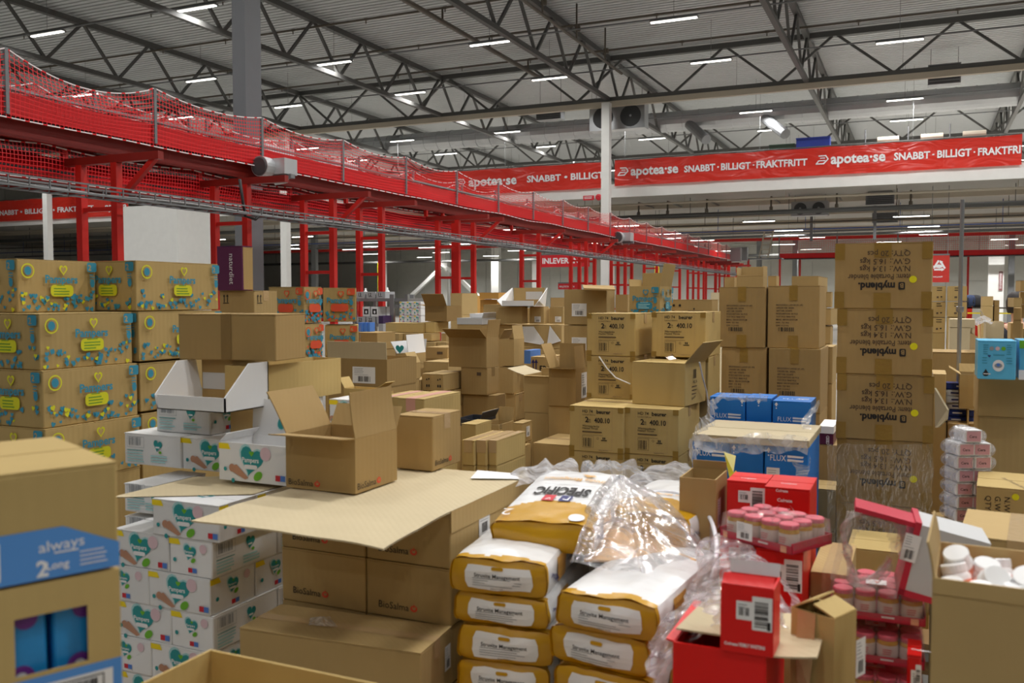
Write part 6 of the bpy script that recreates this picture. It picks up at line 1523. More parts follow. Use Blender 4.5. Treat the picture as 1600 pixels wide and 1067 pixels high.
# ---- standing pole, blue boxes and pink packs on the right
pq_ = P(1496, 650, 5.0); tag(MB().tube([(0, 0, 0), (0, 0, z_at(313, 5.0))], .0108, 12).lathe([(0, 0), (.15, 0), (.15, .012), (.02, .02)], 20).lathe([(.018, .0), (.02, .01), (.02, .03), (.0, .035)], 12, (0, 0, 1.62)).build('metal_pole', GALV, loc=(pq_.x, pq_.y, 0), smooth=False), 'thin upright metal pole standing right of the box tower', 'pole')
rb1 = bx(4.1, 1700, 1531, None, 592, zb=1.33 - .19, mat=K_TAN, L=.45, label='wide brown carton carrying the light blue boxes')
rb2 = bx(4.1, 1700, 1533, None, 656, zb=.85, mat=K_TAN, L=.45, label='wide brown carton under the one with the light blue boxes'); rb2.o.location.z = rb1.z - rb2.H - .001
carton(Vector((rb2.ctr.x, rb2.ctr.y, 0)), rb2.W, rb2.L, rb1.z - rb2.H - .004, .001, 0, K_TAN, label='lowest wide brown carton at the right edge')
def skybox(D, xc, xl, yt, zb, label, L=.25, left=True):
    b = bx(D, xc, xl, None, yt, zb=zb, mat=K_SKY, L=L, label=label, group='light blue appliance boxes'); d = Dec()
    if left:
        d.ell(WHITEP, b.W * .54, b.H * .36, b.W * .15, b.W * .17); d.ell(GREYT, b.W * .54, b.H * .36, b.W * .1, b.W * .07); d.ell(PBL2, b.W * .54, b.H * .38, b.W * .05)
        d.ell(INK, b.W * .22, b.H * .14, b.W * .08, b.W * .07); d.poly(INK, [(b.W * .14, b.H * .14), (b.W * .3, b.H * .14), (b.W * .22, b.H * .27)]); d.lines(WHITEP, b.W * .16, b.H * .13, .03, 1, .01, .004)
        for i, m_ in enumerate((GREYT, PINK, LEAF)): d.ell(m_, b.W * (.36 + .15 * i), b.H * .8, .009)
        for k in range(2): d.lines(PBLUE, b.W * (.14 + .6 * k), b.H * .88, b.W * .14, 5, .01, .003, k); d.lines(PBLUE, b.W * (.12 + .62 * k), b.H * .55, b.W * .16, 3, .012, .003, k + 4)
        d.lines(PBLUE, b.W * .4, b.H * .62, b.W * .3, 1, .01, .004); d.heart(NAVY, b.W * .3, b.H * .6, .012)
    else: d.rect(LEAF, 0, b.H * .8, b.W, b.H * .2); d.rect(WHITEP, 0, 0, b.W * .5, b.H * .25)
    d.lay('printed_design', b.o, *face('front', b.W, b.L, b.H)); return b
sk = skybox(4.02, 1591, 1529, 533, rb1.z + rb1.H + .001, 'light blue appliance box with a round picture and black badge')
skybox(3.98, 1660, 1594, 533, rb1.z + rb1.H + .001, 'light blue appliance box with green corner at the right edge', left=False)
PPK = plain('pack_pink', (206, 156, 166), rough=.4)
F_P = film('film_pack', (246, 246, 250), milk=.34, gloss=.34, wr=24, strength=1, rough=.12)
pk0 = None; zt_p = z_at(672, 3.6)
for r in range(7):
    for c_ in range(2 if r else 1):
        q = P(1506 + c_ * 28 + (12 if r == 0 else 0), 465, 3.6); z = zt_p - .053 * (r + 1); lb = f'small pink and white pack in clear film, {("left", "right")[c_] + " one, " if r else ""}{["top of the pile", "second", "third", "fourth", "fifth", "sixth", "seventh"][r]}{" layer down" if r else ""}'
        loc = (q.x, q.y + .05, z)
        if pk0 is None:
            pk0 = empty('soap_pack', loc, R(24), lb, 'pack', 'pink packs piled right of the tower')
            body_closed(.068, .1, .051, 2, j=.001).build('pack_body', K_WHITE, pk0)
            Dec().rect(PPK, .006, .006, .056, .04).text(INK, 'Cera', .016, .02, .011, bold=.02).lay('printed_design', pk0, *face('front', .068, .1, .051))
            MB().grid(lambda u, v: Vector(((.039 + .004 * sin(9 * v)) * cos(u * 2 * pi) * 1.25, -.056 + .112 * v, .026 + .033 * sin(u * 2 * pi))) + Vector((0, 0, .003 * noise.noise(Vector((u * 8, v * 6, 0))))), 20, 8).build('clear_film', F_P, pk0, smooth=True)
        else: clone(pk0, loc, R(24 + (-6 if c_ else 5) * (r % 2)), lb)
q = P(1520, 465, 3.62); zz = zt_p - .053 * 7 - .004
carton(Vector((q.x, q.y + .06, 0)), .2, .2, zz, 0, R(24), K_BRN, label='brown carton carrying the pink packs')
cr = bx(4.5, 1700, 1560, None, 700, zb=.9, mat=K_TAN, L=.01, label='x') if False else None
for i, (xl, xc, yt_b, lb) in enumerate(((1484, 1517, 664, 'small tan carton behind the pink packs, left'), (1518, 1545, 664, 'small tan carton behind the pink packs, right'))):
    b_ = bx(4.75, xc, xl, None, yt_b, zb=.9, mat=K_BRN, L=.25, label=lb); carton(Vector((b_.ctr.x, b_.ctr.y, 0)), b_.W, b_.L, .898, 0, 0, K_BRN, label=lb + ', the one beneath')
rr = random.Random(3); zz = z_at(664, 4.85)
for i in range(6):
    q = P(1501 + rr.uniform(-5, 5), 465, 4.9); h = .036; lb = f'flat care pack in the pile beside the metal pole, {ORD[6 - i]} from the top'
    o = empty('care_pack', (q.x, q.y + .05, zz + .002 + h * i), rr.uniform(-.2, .2), lb, 'pack', 'flat packs in a pile'); body_closed(.17, .1, h - .002, i, j=.001).build('pack_body', K_INK if i in (0, 1, 5) else K_WHITE, o)
    Dec().lines(WHITEP if i in (0, 1, 5) else NAVY, .06, .014, .05, 1, .01, .008).lay('lettering', o, *face('front', .17, .1, h))
carton(Vector((q.x, q.y + .05, 0)), .2, .14, zz, 0, 0, K_BRN, label='brown carton under the pile of flat care packs')

# ================================================================== blanket cartons, tall brown cartons, middle distance
HG = 'blanket cartons with black print'
def blanket(D, xc, xl, yt, z0, label, L=.42, xr=None, ztop=None):
    ctr, W, L, a, c = place(xc, D, xl, xr, 0, None, L); H = (ztop or z_at(yt, D)) - z0
    b = carton(ctr, W, L, H, z0, a, K_YEL, label=label, group=HG, tape='x', prints=[('front', d_beurer(W, H), 'printed_text')])
    m = MB()
    for xx in (-W / 2, W / 2 - .03):
        for z_ in (0, H - .03): m.box((xx, -L / 2 - .0012, z_), (xx + .03, -L / 2 - .0004, z_ + .03))
    m.build('corner_tape', TAPE, b.o); return b
zb_ = [.114 + .2495 * k for k in range(8)]
ha = blanket(5.2, 993, 917, 490, 1.362, 'blanket carton, top left of the pile', L=.42)
hb = blanket(5.1, 1103, 1018, 488, 1.362, 'blanket carton, top right of the pile', L=.42)
hc = blanket(5.2, 993, 917, 559, 1.113, 'blanket carton with a loose white strap hanging in front', ztop=1.3605)
hc2 = blanket(5.1, 1103, 1018, 559, 1.113, 'blanket carton behind the plain open one', ztop=1.3605)
hd = blanket(4.83, 975, 890, 638, .863, 'blanket carton, left one in the third row', ztop=1.1115, L=.5)
he = blanket(4.74, 1062, 977, 640, .863, 'blanket carton, right one in the third row', ztop=1.1115, L=.5)
hf = blanket(4.83, 975, 890, 709, .6145, 'blanket carton, left one in the fourth row behind the clear wrap', ztop=.862, L=.5)
hg = blanket(4.74, 1062, 977, 712, .6145, 'blanket carton, right one in the fourth row behind the clear wrap', ztop=.862, L=.5)
below(hf, .25, floor=.1435, mat=K_YEL, what='blanket carton low left', group=HG, vis='fourth row'); below(hg, .25, floor=.1435, mat=K_YEL, what='blanket carton low right', group=HG, vis='fourth row')
for i, (b_, nm_) in enumerate(((hc, 'left'), (hc2, 'right'))):
    carton(Vector((b_.ctr.x, b_.ctr.y + .1, 0)), b_.W, b_.L - .2, 1.112 - .1445, .1445, 0, K_YEL, label=f'tall yellowish carton standing behind the {nm_} lower blanket cartons')
pallet((hd.ctr.x + he.ctr.x) / 2, hd.ctr.y + .12, .85, 1.2, 0, 'wooden pallet under the blanket cartons')
w5_ = bx(4.86, 1072, 988, 1104, 568, zb=1.113, mat=K_YEL, label='plain yellowish carton with one flap raised, on the blanket cartons', open_=None, W=None, L=None, yaw=-7,
         prints=[])
flap_mb('right', w5_.W, w5_.L, w5_.H, 128, .15, 6).build('flap', K_YEL, w5_.o)
d = Dec(); d.bars(INK, .12, w5_.H * .62, .05, .05, 8, 3); d.text(INK, 'HD 74', .12, w5_.H * .5, .018, maxw=.06); d.lines(INKF, .1, w5_.H * .42, .08, 3, .02, .005); d.text(INK, 'beurer', .1, w5_.H * .12, .018, rot=.2); d.lay('printed_text', w5_.o, *face('right', w5_.W, w5_.L, w5_.H))
tag(MB().tube([Py(a_, b_, hc.ctr.y - hc.L / 2 - .006) for a_, b_ in ((936, 557), (948, 575), (962, 590), (985, 600))], .004, 6).build('packing_strap', PAPER), 'loose white packing strap hanging before the left blanket cartons', 'strap')
tag(MB().tube([Px(a_, b_, he.ctr.x + he.W / 2 + .05 + .01) for a_, b_ in ((1093, 566), (1098, 590), (1104, 612), (1107, 634))], .005, 6).build('packing_strap', PAPER), 'white packing strap hanging right of the plain open carton', 'strap')
tag(MB().add([P(1040, 558, 4.9), P(1052, 556, 4.9), P(1058, 561, 4.88), P(1045, 563, 4.88), P(1050, 552, 4.9)], [(0, 1, 2, 3), (0, 4, 1), (4, 2, 1)]).build('tape_scrap', TAPE_C), 'small curled tape scrap on the plain carton', 'tape')
# tall brown cartons
TG = 'tall brown pouch cartons'
def tall(D, xc, xl, xr, yt, z0, label, L=.4, ztop=None, pr=True):
    ctr, W, L, a, c = place(xc, D, xl, xr, 0, None, L); H = (ztop or z_at(yt, D)) - z0
    b = carton(ctr, W, L, H, z0, a, K_BRN, label=label, group=TG, prints=[('front', d_lines8(W, H), 'printed_text')] if pr else [], tape='y', tapemat=TAPE, drop=.09); 
    m = MB().box((-.03, -L / 2 - .0012, 0), (.03, -L / 2 - .0004, .08)); m.build('bottom_tape', TAPE, b.o); return b
ta = tall(5.6, 1196, 1123, None, 448, 1.389, 'tall brown pouch carton, upper left of four'); tb_ = tall(5.5, 1281, 1199, None, 446, 1.389, 'tall brown pouch carton, upper right of four')
tc2 = tall(5.6, 1199, 1128, None, 547, 1.0, 'tall brown pouch carton, lower left of four', ztop=1.388); td = tall(5.45, 1284, 1202, None, 549, 1.0, 'tall brown pouch carton, lower right of four', ztop=1.388, L=.5)
below(tc2, .39, mat=K_BRN, what='tall brown carton low left', group=TG, vis='four'); below(td, .39, mat=K_BRN, what='tall brown carton low right', group=TG, vis='four')
pallet((ta.ctr.x + tb_.ctr.x) / 2, ta.ctr.y, .8, 1.2, 0, 'wooden pallet under the tall brown cartons')
NB = [0]
def quick(D, xc, xl, xr, yt, yb, mat, label, floor=0, fillh=None, cat='carton', **kw):
    """a carton of the middle distance standing on others of its size"""
    b = bx(D, xc, xl, xr, yt, yb=yb, mat=mat, label=label, **kw)
    if b.z > .05 and fillh != 0:
        what = {K_TAN: 'tan', K_BRN: 'brown', K_YEL: 'yellowish', K_WHITE: 'white', K_DARK: 'dark brown', K_LIGHT: 'pale', K_PAM: 'kraft'}.get(mat, 'brown')
        n = 1; h = b.z / n
        short = ' '.join(label.replace(',', '').split()[:12])
        f = None; m2 = K_BRN if mat in (K_WHITE, K_GREYW) else mat
        for k in range(n):
            z = h * (n - 1 - k); lb = f'carton beneath the {short}'
            if f is None: f = carton(b.ctr, b.W, b.L, h - .001, z, b.rz, m2, label=lb, group='plain cartons filling the stacks')
            else: clone(f.o, (b.ctr.x, b.ctr.y, z), b.rz, lb)
    return b
# pile with raised flaps in mid picture
s1 = bx(6.0, 760, 701, 779, 528, yb=575, mat=K_BRN, label='open brown carton with a long front flap, top of the middle pile', open_=[('front', 150, .115, -4, K_DARK), ('right', 96, .12, 4), ('back', 100, .06)], prints=[])
s2 = bx(6.0, 761, 703, 780, 577, yb=620, mat=K_BRN, label='brown carton second in the middle pile, with a small faded stamp', prints=[('front', Dec().rect(INKF, .17, .13, .045, .022), 'stamp')], tape='x', tapemat=K_DARK)
s2.o.location.z = s1.z - s2.H - .001
s3 = bx(6.0, 775, 710, 790, 621, yb=661, mat=K_BRN, label='wide brown carton third in the middle pile'); s3.o.location.z = s2.o.location.z - s3.H - .001
carton(Vector((s3.ctr.x, s3.ctr.y, 0)), s3.W, s3.L, s3.o.location.z - .001, 0, 0, K_BRN, label='brown carton at the foot of the middle pile')
for i, (xl, xc, xr, yt, lb) in enumerate(((779, 803, 819, 530, 'top'), (780, 802, 819, 574, 'second'), (790, 806, 821, 616, 'third'))):
    b_ = bx(6.5, xc, xl, xr, yt, yb=yt + 42, mat=K_TAN, label=f'narrow tan carton beside the middle pile, {lb} one', open_=[('right', 80, .1, 4), ('left', 60, .08, -6)] if i == 0 else None, tape='x' if i else None)
    if i == 2: carton(Vector((b_.ctr.x, b_.ctr.y, 0)), b_.W, b_.L, b_.z - .001, 0, 0, K_TAN, label='tan carton at the foot beside the middle pile')
quick(5.2, 779, 754, 803, 665, 700, K_TAN, 'open tan carton with two upward arrows in mid picture', open_=[('left', 100, .07), ('back', 95, .08)], prints=[('right', d_symbols(.15, .15), 'printed_text')], L=None)
quick(5.15, 817, 801, 832, 662, 694, K_TAN, 'tan carton with a white label right of the arrowed one', prints=[('right', d_label(.05, .06, 2).shift(.05, .03), 'shipping_label')])
quick(5.0, 806, 779, 830, 703, 740, K_TAN, 'tan carton with white label below the arrowed one', prints=[('right', d_label(.05, .08, 2).shift(.06, .03), 'shipping_label')])
for i, (xl, xc) in enumerate(((721, 743), (744, 759), (760, 776))):
    quick(4.35, xc, xl, None, 690, 730, K_YEL, f'pale yellow carton behind the flame marked ones, {ORD[i + 1]} of three', L=.35, tape='y')
quick(4.9, 743, 720, 751, 664, 690, K_YEL, 'small yellowish carton before the black tray', L=.2)
bt_ = bx(5.2, 749, 712, None, 657, yb=668, mat=plain('board_black', (50, 52, 60), rough=.5), L=.22, label='shallow black tray behind the brown flame marked carton', open_=[('right', 120, .05)])
carton(Vector((bt_.ctr.x, bt_.ctr.y, 0)), bt_.W, bt_.L, bt_.z - .001, 0, 0, K_BRN, label='brown carton carrying the black tray')
# middle: open cartons left of the blanket pile
q1_ = quick(5.8, 858, 819, 862, 588, 646, K_TAN, 'open tan carton with a side flap stretched left', L=.3, open_=[('left', 165, .13, -8, K_LIGHT), ('front', 200, .01), ('back', 88, .03)])
q2_ = quick(5.55, 900, 858, 915, 577, 636, K_BRN, 'open brown carton with a standing flap and side label', open_=[('left', 110, .16, 4), ('back', 95, .15), ('right', 85, .14), ('front', 172, .05)], prints=[('right', d_label(.1, .16, 3).shift(.1, .04), 'shipping_label')], fillh=0)
quick(5.5, 893, 850, None, 637, 695, K_TAN, 'tan carton under the open brown one with label', L=.4)
quick(5.15, 891, 833, None, 697, 745, K_TAN, 'low tan carton left of the blanket pile', L=.4, tape='x')
quick(6.1, 850, 826, None, 647, 700, K_BRN, 'brown carton behind the low tan one', L=.3)
fg = quick(6.6, 858, 829, None, 558, 582, K_TAN, 'tan carton marked fragile with two arrows', L=.3, tape='x')
d = Dec(); d.text(INK, 'FRAGILE', fg.W * .5, fg.H * .08, .04, bold=.03); 
for k in range(2): x_ = fg.W * (.15 + .16 * k); d.rect(NAVY, x_ - .004, fg.H * .15, .008, fg.H * .5); d.poly(NAVY, [(x_ - .014, fg.H * .6), (x_ + .014, fg.H * .6), (x_, fg.H * .85)])
d.lay('printed_text', fg.o, *face('front', fg.W, fg.L, fg.H))
tag(MB().box((0, 0, 0), (.05, .2, .1)).build('blue_pack', PBL2, loc=P(819, 568, 6.8)), 'small blue striped pack left of the fragile carton', 'pack')
# tall labelled pair
for i, (yt, yb, lb) in enumerate(((452, 508, 'upper'), (509, 573, 'lower'))):
    b_ = bx(6.3, 948, 881, 961, yt, yb=yb, mat=K_TAN, label=f'large tan carton with white barcode label, {lb} of two behind the blanket pile', prints=[('front', d_label(.11, .09, i).shift(.06, .06 if i == 0 else .11), 'shipping_label')], W=None)
    if i == 1: below(b_, .27, floor=0, mat=K_TAN, what='large tan carton', vis='two with barcode labels', group='plain cartons filling the stacks')
tag(MB().add([P(910, 445, 6.4), P(958, 446, 6.3), P(962, 452, 6.2), P(912, 450, 6.2), P(912, 453, 6.2), P(961, 454, 6.2)], [(0, 1, 2, 3), (3, 2, 5, 4)]).build('cardboard_flap', K_BRN), 'loose brown flap lying on the upper large labelled carton', 'cardboard flap')
# kraft nappy carton on the blanket pile
np_ = nappy(6.3, 1031, 983, 1049, 447, 1.55, 'open kraft nappy carton on a pale carton above the blanket pile', L=None, W=None, m2=PBLUE, seed=51, grp='kraft nappy cartons in mid picture', open_=[('left', 100, .05), ('back', 92, .1), ('right', 100, .16)])
np_.o.location.z = np_.z
carton(Vector((np_.ctr.x, np_.ctr.y, 0)), np_.W, np_.L, 1.549, 0, 0, K_TAN, label='tall tan carton under the nappy carton above the blanket pile')
sy = bx(6.6, 1113, 1033, 1122, 468, yb=560, mat=K_TAN, L=None, label='tan carton with a row of care symbols above the blanket pile')
d = Dec(); [d.ell(INK, .05 + .045 * k, sy.H * .9, .009) for k in range(3)]; d.frame(INK, .06, sy.H * .74, .04, .03, .003); d.ell(INK, sy.W * .65, sy.H * .84, .006); d.lines(INKF, .2, sy.H * .8, .12, 1, .01, .004); d.lay('printed_text', sy.o, *face('front', sy.W, sy.L, sy.H)); below(sy, .4, floor=0, mat=K_TAN, what='tan carton', vis='symbol printed one', group='plain cartons filling the stacks')
# behind the tall brown cartons
ob = bx(6.9, 1192, 1150, 1198, 432, yb=470, mat=K_TAN, L=None, label='open tan carton rising above the tall brown cartons', open_=[('back', 90, .08), ('front', 100, .01), ('right', 90, .08), ('left', 90, .07)])
carton(Vector((ob.ctr.x, ob.ctr.y, 0)), ob.W, ob.L, ob.z - .001, 0, 0, K_TAN, label='tan carton beneath the open one behind the tall brown cartons')
quick(7.2, 1147, 1131, 1153, 433, 470, K_TAN, 'tan carton left of the open one above the tall brown cartons', fillh=.6)
quick(7.2, 1213, 1199, 1217, 431, 470, K_TAN, 'tan carton right of the open one above the tall brown cartons', fillh=.6)
quick(6.4, 1288, 1236, 1301, 431, 466, K_TAN, 'wide tan carton behind the upper right tall brown carton', fillh=.4)
for i, (yt, yb) in enumerate(((456, 480), (482, 508), (510, 538))):
    quick(6.3, 1299, 1280, None, yt, yb, K_TAN, f'tan carton in the gap left of the tower, {ORD[i + 1]} down', L=.3, fillh=0 if i < 2 else .4, yaw=(3, -4, 2)[i])
quick(5.9, 1303, 1286, None, 542, 600, K_TAN, 'tan carton low in the gap left of the tower', L=.3)
# ---- left middle distance
m2b = bx(5.0, 604, 511, None, 562, yb=605, mat=K_BRN, L=.32, label='open brown carton with upright pale flap and white address label', open_=[('front', 93, .095, 2, K_LIGHT), ('left', 100, .08)], prints=[('front', d_label(.15, .092, 4).shift(.17, .015), 'shipping_label'), ('front', Dec().frame(INK, .03, .08, .025, .025, .002).rect(INK, .035, .09, .015, .01), 'printed_text')])
carton(Vector((m2b.ctr.x, m2b.ctr.y, 0)), m2b.W, m2b.L, m2b.z - .001, 0, 0, K_BRN, label='brown carton under the one with the address label')
quick(4.5, 585, 536, 601, 609, 625, K_YEL, 'low open yellowish carton with bottles inside, left middle', open_=[('left', 120, .06), ('right', 150, .07)], fillh=.5)
lg = [(548, 577, 'left'), (578, 619, 'middle'), (620, 662, 'right')]
for xl, xc, lb in lg: quick(4.1 if lb != 'left' else 4.1, xc, xl, None, 624, 662, K_YEL, f'long yellowish carton behind the flame marked ones, {lb} of three', L=.36, tape='y', tapemat=plain('tape_pinkish', (206, 150, 130), rough=.4))
wipes(4.0, 575, 513, None, 0, z_at(627, 4.0) - .1345, 'white wipes carton right of the open kraft one, in front of the long cartons', 'big', 'end', L=.2, seed=71)
carton(Vector((BOXES[-1].ctr.x, BOXES[-1].ctr.y, 0)), BOXES[-1].W, BOXES[-1].L, BOXES[-1].z - .001, 0, 0, K_BRN, label='brown carton under the wipes carton right of the open kraft one')
quick(7.0, 589, 558, 618, 520, 547, K_BRN, 'wide brown carton right of the orange printed ones', fillh=.4)
quick(8.8, 663, 602, 679, 505, 520, K_YEL, 'long flat yellowish carton, left one on the far pile', fillh=0, L=None); quick(8.8, 679, 664, 701, 503, 520, K_YEL, 'flat yellowish carton, right one on the far pile', fillh=0)
for i, (xl, xc, xr) in enumerate(((605, 628, None), (630, 657, None), (658, 674, 688), (689, 697, 702))): quick(8.7, xc, xl, xr, 521, 533, K_TAN, f'tan carton in the second row of the far pile, {ORD[i + 1]} from the left', L=.4 if xr is None else None, fillh=0)
for i, (xl, xc, xr) in enumerate(((640, 663, None), (664, 681, None), (682, 697, 703))): quick(8.6, xc, xl, xr, 535, 552, K_TAN, f'tan carton in the third row of the far pile, {ORD[i + 1]} from the left', L=.4 if xr is None else None, fillh=.4)
ow = quick(6.6, 638, 619, 665, 553, 570, K_TAN, 'open tan carton with a grey printed lid, left middle', open_=[('left', 120, .1, 4, K_GREYW), ('back', 100, .1, 4, K_GREYW), ('right', 80, .14, 5, K_WHITE)], fillh=.4)
d = Dec(); d.heart(PTEAL, 0, 0, .07, .065); d.lay('lid_print', ow.o, (-.02, -ow.L / 2 - .004, ow.H + .03), (1, 0, 0), (0, 0, 1), (0, -1, 0))
quick(7.0, 699, 665, 702, 543, 562, K_BRN, 'brown carton with a faint stamp right of the grey lidded one', L=.3, fillh=.4, prints=[('front', Dec().rect(INKF, .1, .04, .05, .02), 'stamp')])
quick(5.8, 641, 611, 657, 568, 593, K_TAN, 'tan carton with one raised end above the arrow marked ones', fillh=.4, open_=[('right', 60, .08), ('left', 20, .05)])
quick(6.6, 700, 661, None, 566, 582, K_TAN, 'flat tan carton between the arrow marked ones and the pile', L=.5, fillh=.4, tape='x')
AG = 'tan cartons with black arrow marks'
for i, (D, xl, xc, yt, yb, lb) in enumerate(((5.95, 607, 634, 595, 614, 'upper left'), (5.95, 635, 657, 594, 612, 'upper second'), (5.9, 658, 693, 585, 612, 'upper large'), (5.9, 663, 679, 614, 638, 'lower left'), (5.9, 680, 697, 613, 638, 'lower right'))):
    b_ = quick(D, xc, xl, None, yt, yb, K_TAN, f'tan carton with black arrow marks, {lb} one', L=.3, fillh=0 if i in (2,) else .3)
    d_arrows(b_.W, b_.H, 2 if i == 2 else 1).lay('printed_text', b_.o, *face('front', b_.W, b_.L, b_.H)); b_.o['group'] = AG
BP = plain('bottle_violet', (60, 60, 130), rough=.35); bp0 = None
for i in range(6):
    q = P(609 + i * 4.2, 465, 5.98); z = z_at(594.5, 5.95); lb = f'small violet bottle in a row on the arrow marked cartons, {ORD[i + 1]} from the left'
    if bp0 is None:
        bp0 = empty('small_bottle', (q.x, q.y + .06, z), 0, lb, 'bottle', 'violet bottles on the arrow marked cartons'); MB().lathe([(0, 0), (.009, 0), (.009, .03), (.005, .034), (0, .034)], 10).build('bottle_body', BP, bp0, smooth=True); MB().lathe([(.006, .033), (.006, .042), (0, .042)], 10).build('cap', BOTW, bp0)
    else: clone(bp0, (q.x, q.y + .06, z), 0, lb)
# upper row with white trays
for i, (xl, xc, xr, lab) in enumerate(((772, 816, 825, False), (827, 850, 858, True), (859, 880, 886, True))):
    quick(8.0, xc, xl, xr, 479, 506, K_TAN, ['wide tan carton carrying the white cutaway tray, upper row', 'tan carton with small white label, left one in the upper row', 'tan carton with small white label, right one in the upper row'][i], fillh=0, prints=[('front', d_label(.06, .05, i).shift(.05, .015), 'shipping_label')] if lab else [])
quick(7.9, 878, 761, None, 508, 545, K_TAN, 'long tan carton under the upper row, behind the folded white sheets', L=.4, fillh=.35)
bkc = bx(8.6, 888, 765, None, 482, yb=512, mat=K_TAN, L=.2, label='tan carton filling the gap behind the upper row')
carton(Vector((bkc.ctr.x, bkc.ctr.y, 0)), bkc.W, bkc.L, bkc.z - .001, 0, 0, K_TAN, label='tan carton beneath the one behind the upper row')
def wtray(px, py, D, w, label, rz=0, h=.17):
    q = P(px, py, D); o = empty('cutaway_tray', q, rz, label, 'tray'); l = .26
    MB().box((-w / 2, -l / 2, 0), (w / 2, l / 2, .004)).build('tray_floor', K_BRN, o); MB().box((-w / 2, -l / 2, 0), (w / 2, -l / 2 + .006, .05)).build('front_lip', K_WHITE, o); MB().box((-w / 2, l / 2 - .006, 0), (w / 2, l / 2, h)).build('back_wall', K_TAN, o)
    MB().box((-w / 2 + .12, l / 2 - .009, .06), (w / 2 - .02, l / 2 - .006, .13)).build('white_strip', K_GREYW, o)
    for s in (-1, 1):
        x = s * w / 2; V = [(x, -l / 2, 0), (x, l / 2, 0), (x + s * .02, l / 2, h), (x + s * .05, -l / 2 - .0, .05)]; V += [(a + .006, b, c) for a, b, c in V]
        MB().add(V, [(3, 2, 1, 0), (4, 5, 6, 7)] + [(k, (k + 1) % 4, 4 + (k + 1) % 4, 4 + k) for k in range(4)]).build('side_wall', K_WHITE, o)
    return o
t_ = wtray(818, 478.5, 8.05, .30, 'white cutaway tray on the upper row of tan cartons', h=.165)
q = P(880, 478, 8.0)
ysh = BOXES[-1].ctr.y - BOXES[-1].L / 2 - .01
for b__ in BOXES[::-1]:
    if b__.o['label'].startswith('long tan carton under the upper row'): ysh = b__.ctr.y - b__.L / 2 - .008
tag(mesh('folded_sheet', [Py(807, 511, ysh), Py(812, 533, ysh - .004), Py(848, 539, ysh - .004), Py(850, 535, ysh - .004), Py(834, 511, ysh), Py(807, 510, ysh), Py(812, 532, ysh), Py(848, 538, ysh), Py(850, 534, ysh), Py(834, 510, ysh)], [(4, 3, 2, 1, 0), (5, 6, 7, 8, 9), (0, 1, 6, 5), (1, 2, 7, 6), (3, 4, 9, 8)], K_WHITE), 'folded white cardboard sheet leaning before the upper row, left', 'cardboard sheet')
tag(mesh('folded_sheet', [Py(859, 509, ysh), Py(855, 537, ysh - .004), Py(876, 533, ysh - .004), Py(857, 539, ysh - .004), Py(859, 508.5, ysh), Py(855, 536, ysh), Py(876, 532, ysh)], [(2, 1, 0), (1, 2, 3), (4, 5, 6), (0, 2, 6, 4)], K_WHITE), 'triangular white cardboard flap leaning before the upper row, right', 'cardboard flap')
quick(8.3, 764, 733, None, 490, 506, K_WHITE, 'flat white carton left of the upper row', L=.3, fillh=.5); quick(8.0, 753, 714, None, 497, 507, K_GREYW, 'shallow grey tray with a dark blue cross mark', L=.3, fillh=.5, open_=[('right', 110, .05)])
Dec().rect(NAVY, .06, .0, .05, .05).text(WHITEP, '+', .07, .008, .03, bold=.03).lay('logo', BOXES[-2].o if False else bpy.data.objects[BOXES[-1].o.name], (0, -.2, .0), (1, 0, 0), (0, 0, 1), (0, -1, 0)) if False else None
quick(11.5, 779, 749, 782, 457, 467, plain('board_amber', (196, 146, 70), rough=.7), 'flat amber carton on the far amber pile, upper', fillh=0, L=.4); quick(11.6, 777, 750, 782, 468, 480, plain('board_amber', (196, 146, 70), rough=.7), 'amber carton on the far pile, lower', fillh=.4, L=.4)
quick(13.5, 739, 717, None, 462, 490, plain('board_amber', (196, 146, 70), rough=.7), 'large amber carton seen between the red frames', L=.4, fillh=.5)
og_ = quick(8.8, 698, 664, 704, 478, 502, K_DARK, 'open umber carton with drooping flaps on the far pile', L=.3, open_=[('front', 120, .14, 10, K_DARK), ('left', 170, .08)], fillh=0)
quick(9.0, 695, 662, 702, 491, 503, K_YEL, 'yellowish carton beneath the open umber one', fillh=0)
quick(8.2, 782, 751, None, 476, 500, K_BRN, 'brown carton left of the upper row of tan cartons', L=.3, fillh=.4)
quick(8.6, 981, 961, None, 460, 487, K_BRN, 'brown carton between the labelled pair and the nappy carton', L=.3, fillh=.4)
for i, (D, xl, xc, yt, yb) in enumerate(((13, 704, 722, 458, 492), (16, 610, 640, 508, 520), (14, 1110, 1125, 457, 470), (15, 1133, 1146, 459, 470), (20, 860, 885, 465, 479), (21, 890, 905, 466, 480), (12, 903, 915, 455, 470))):
    if i in (5,): continue
    quick(D, xc, xl, None, yt, yb, (K_TAN, K_BRN, K_LIGHT)[i % 3], ['brown carton far behind the red frame left of the amber ones', 'tan carton far back behind the numbered shelves', 'pale carton far back under the conveyor end', 'tan carton with label far back under the conveyor end', 'brown carton far back under the delivery sign', '', 'tan carton far back left of the labelled pair'][i], L=.5, fillh=.5)
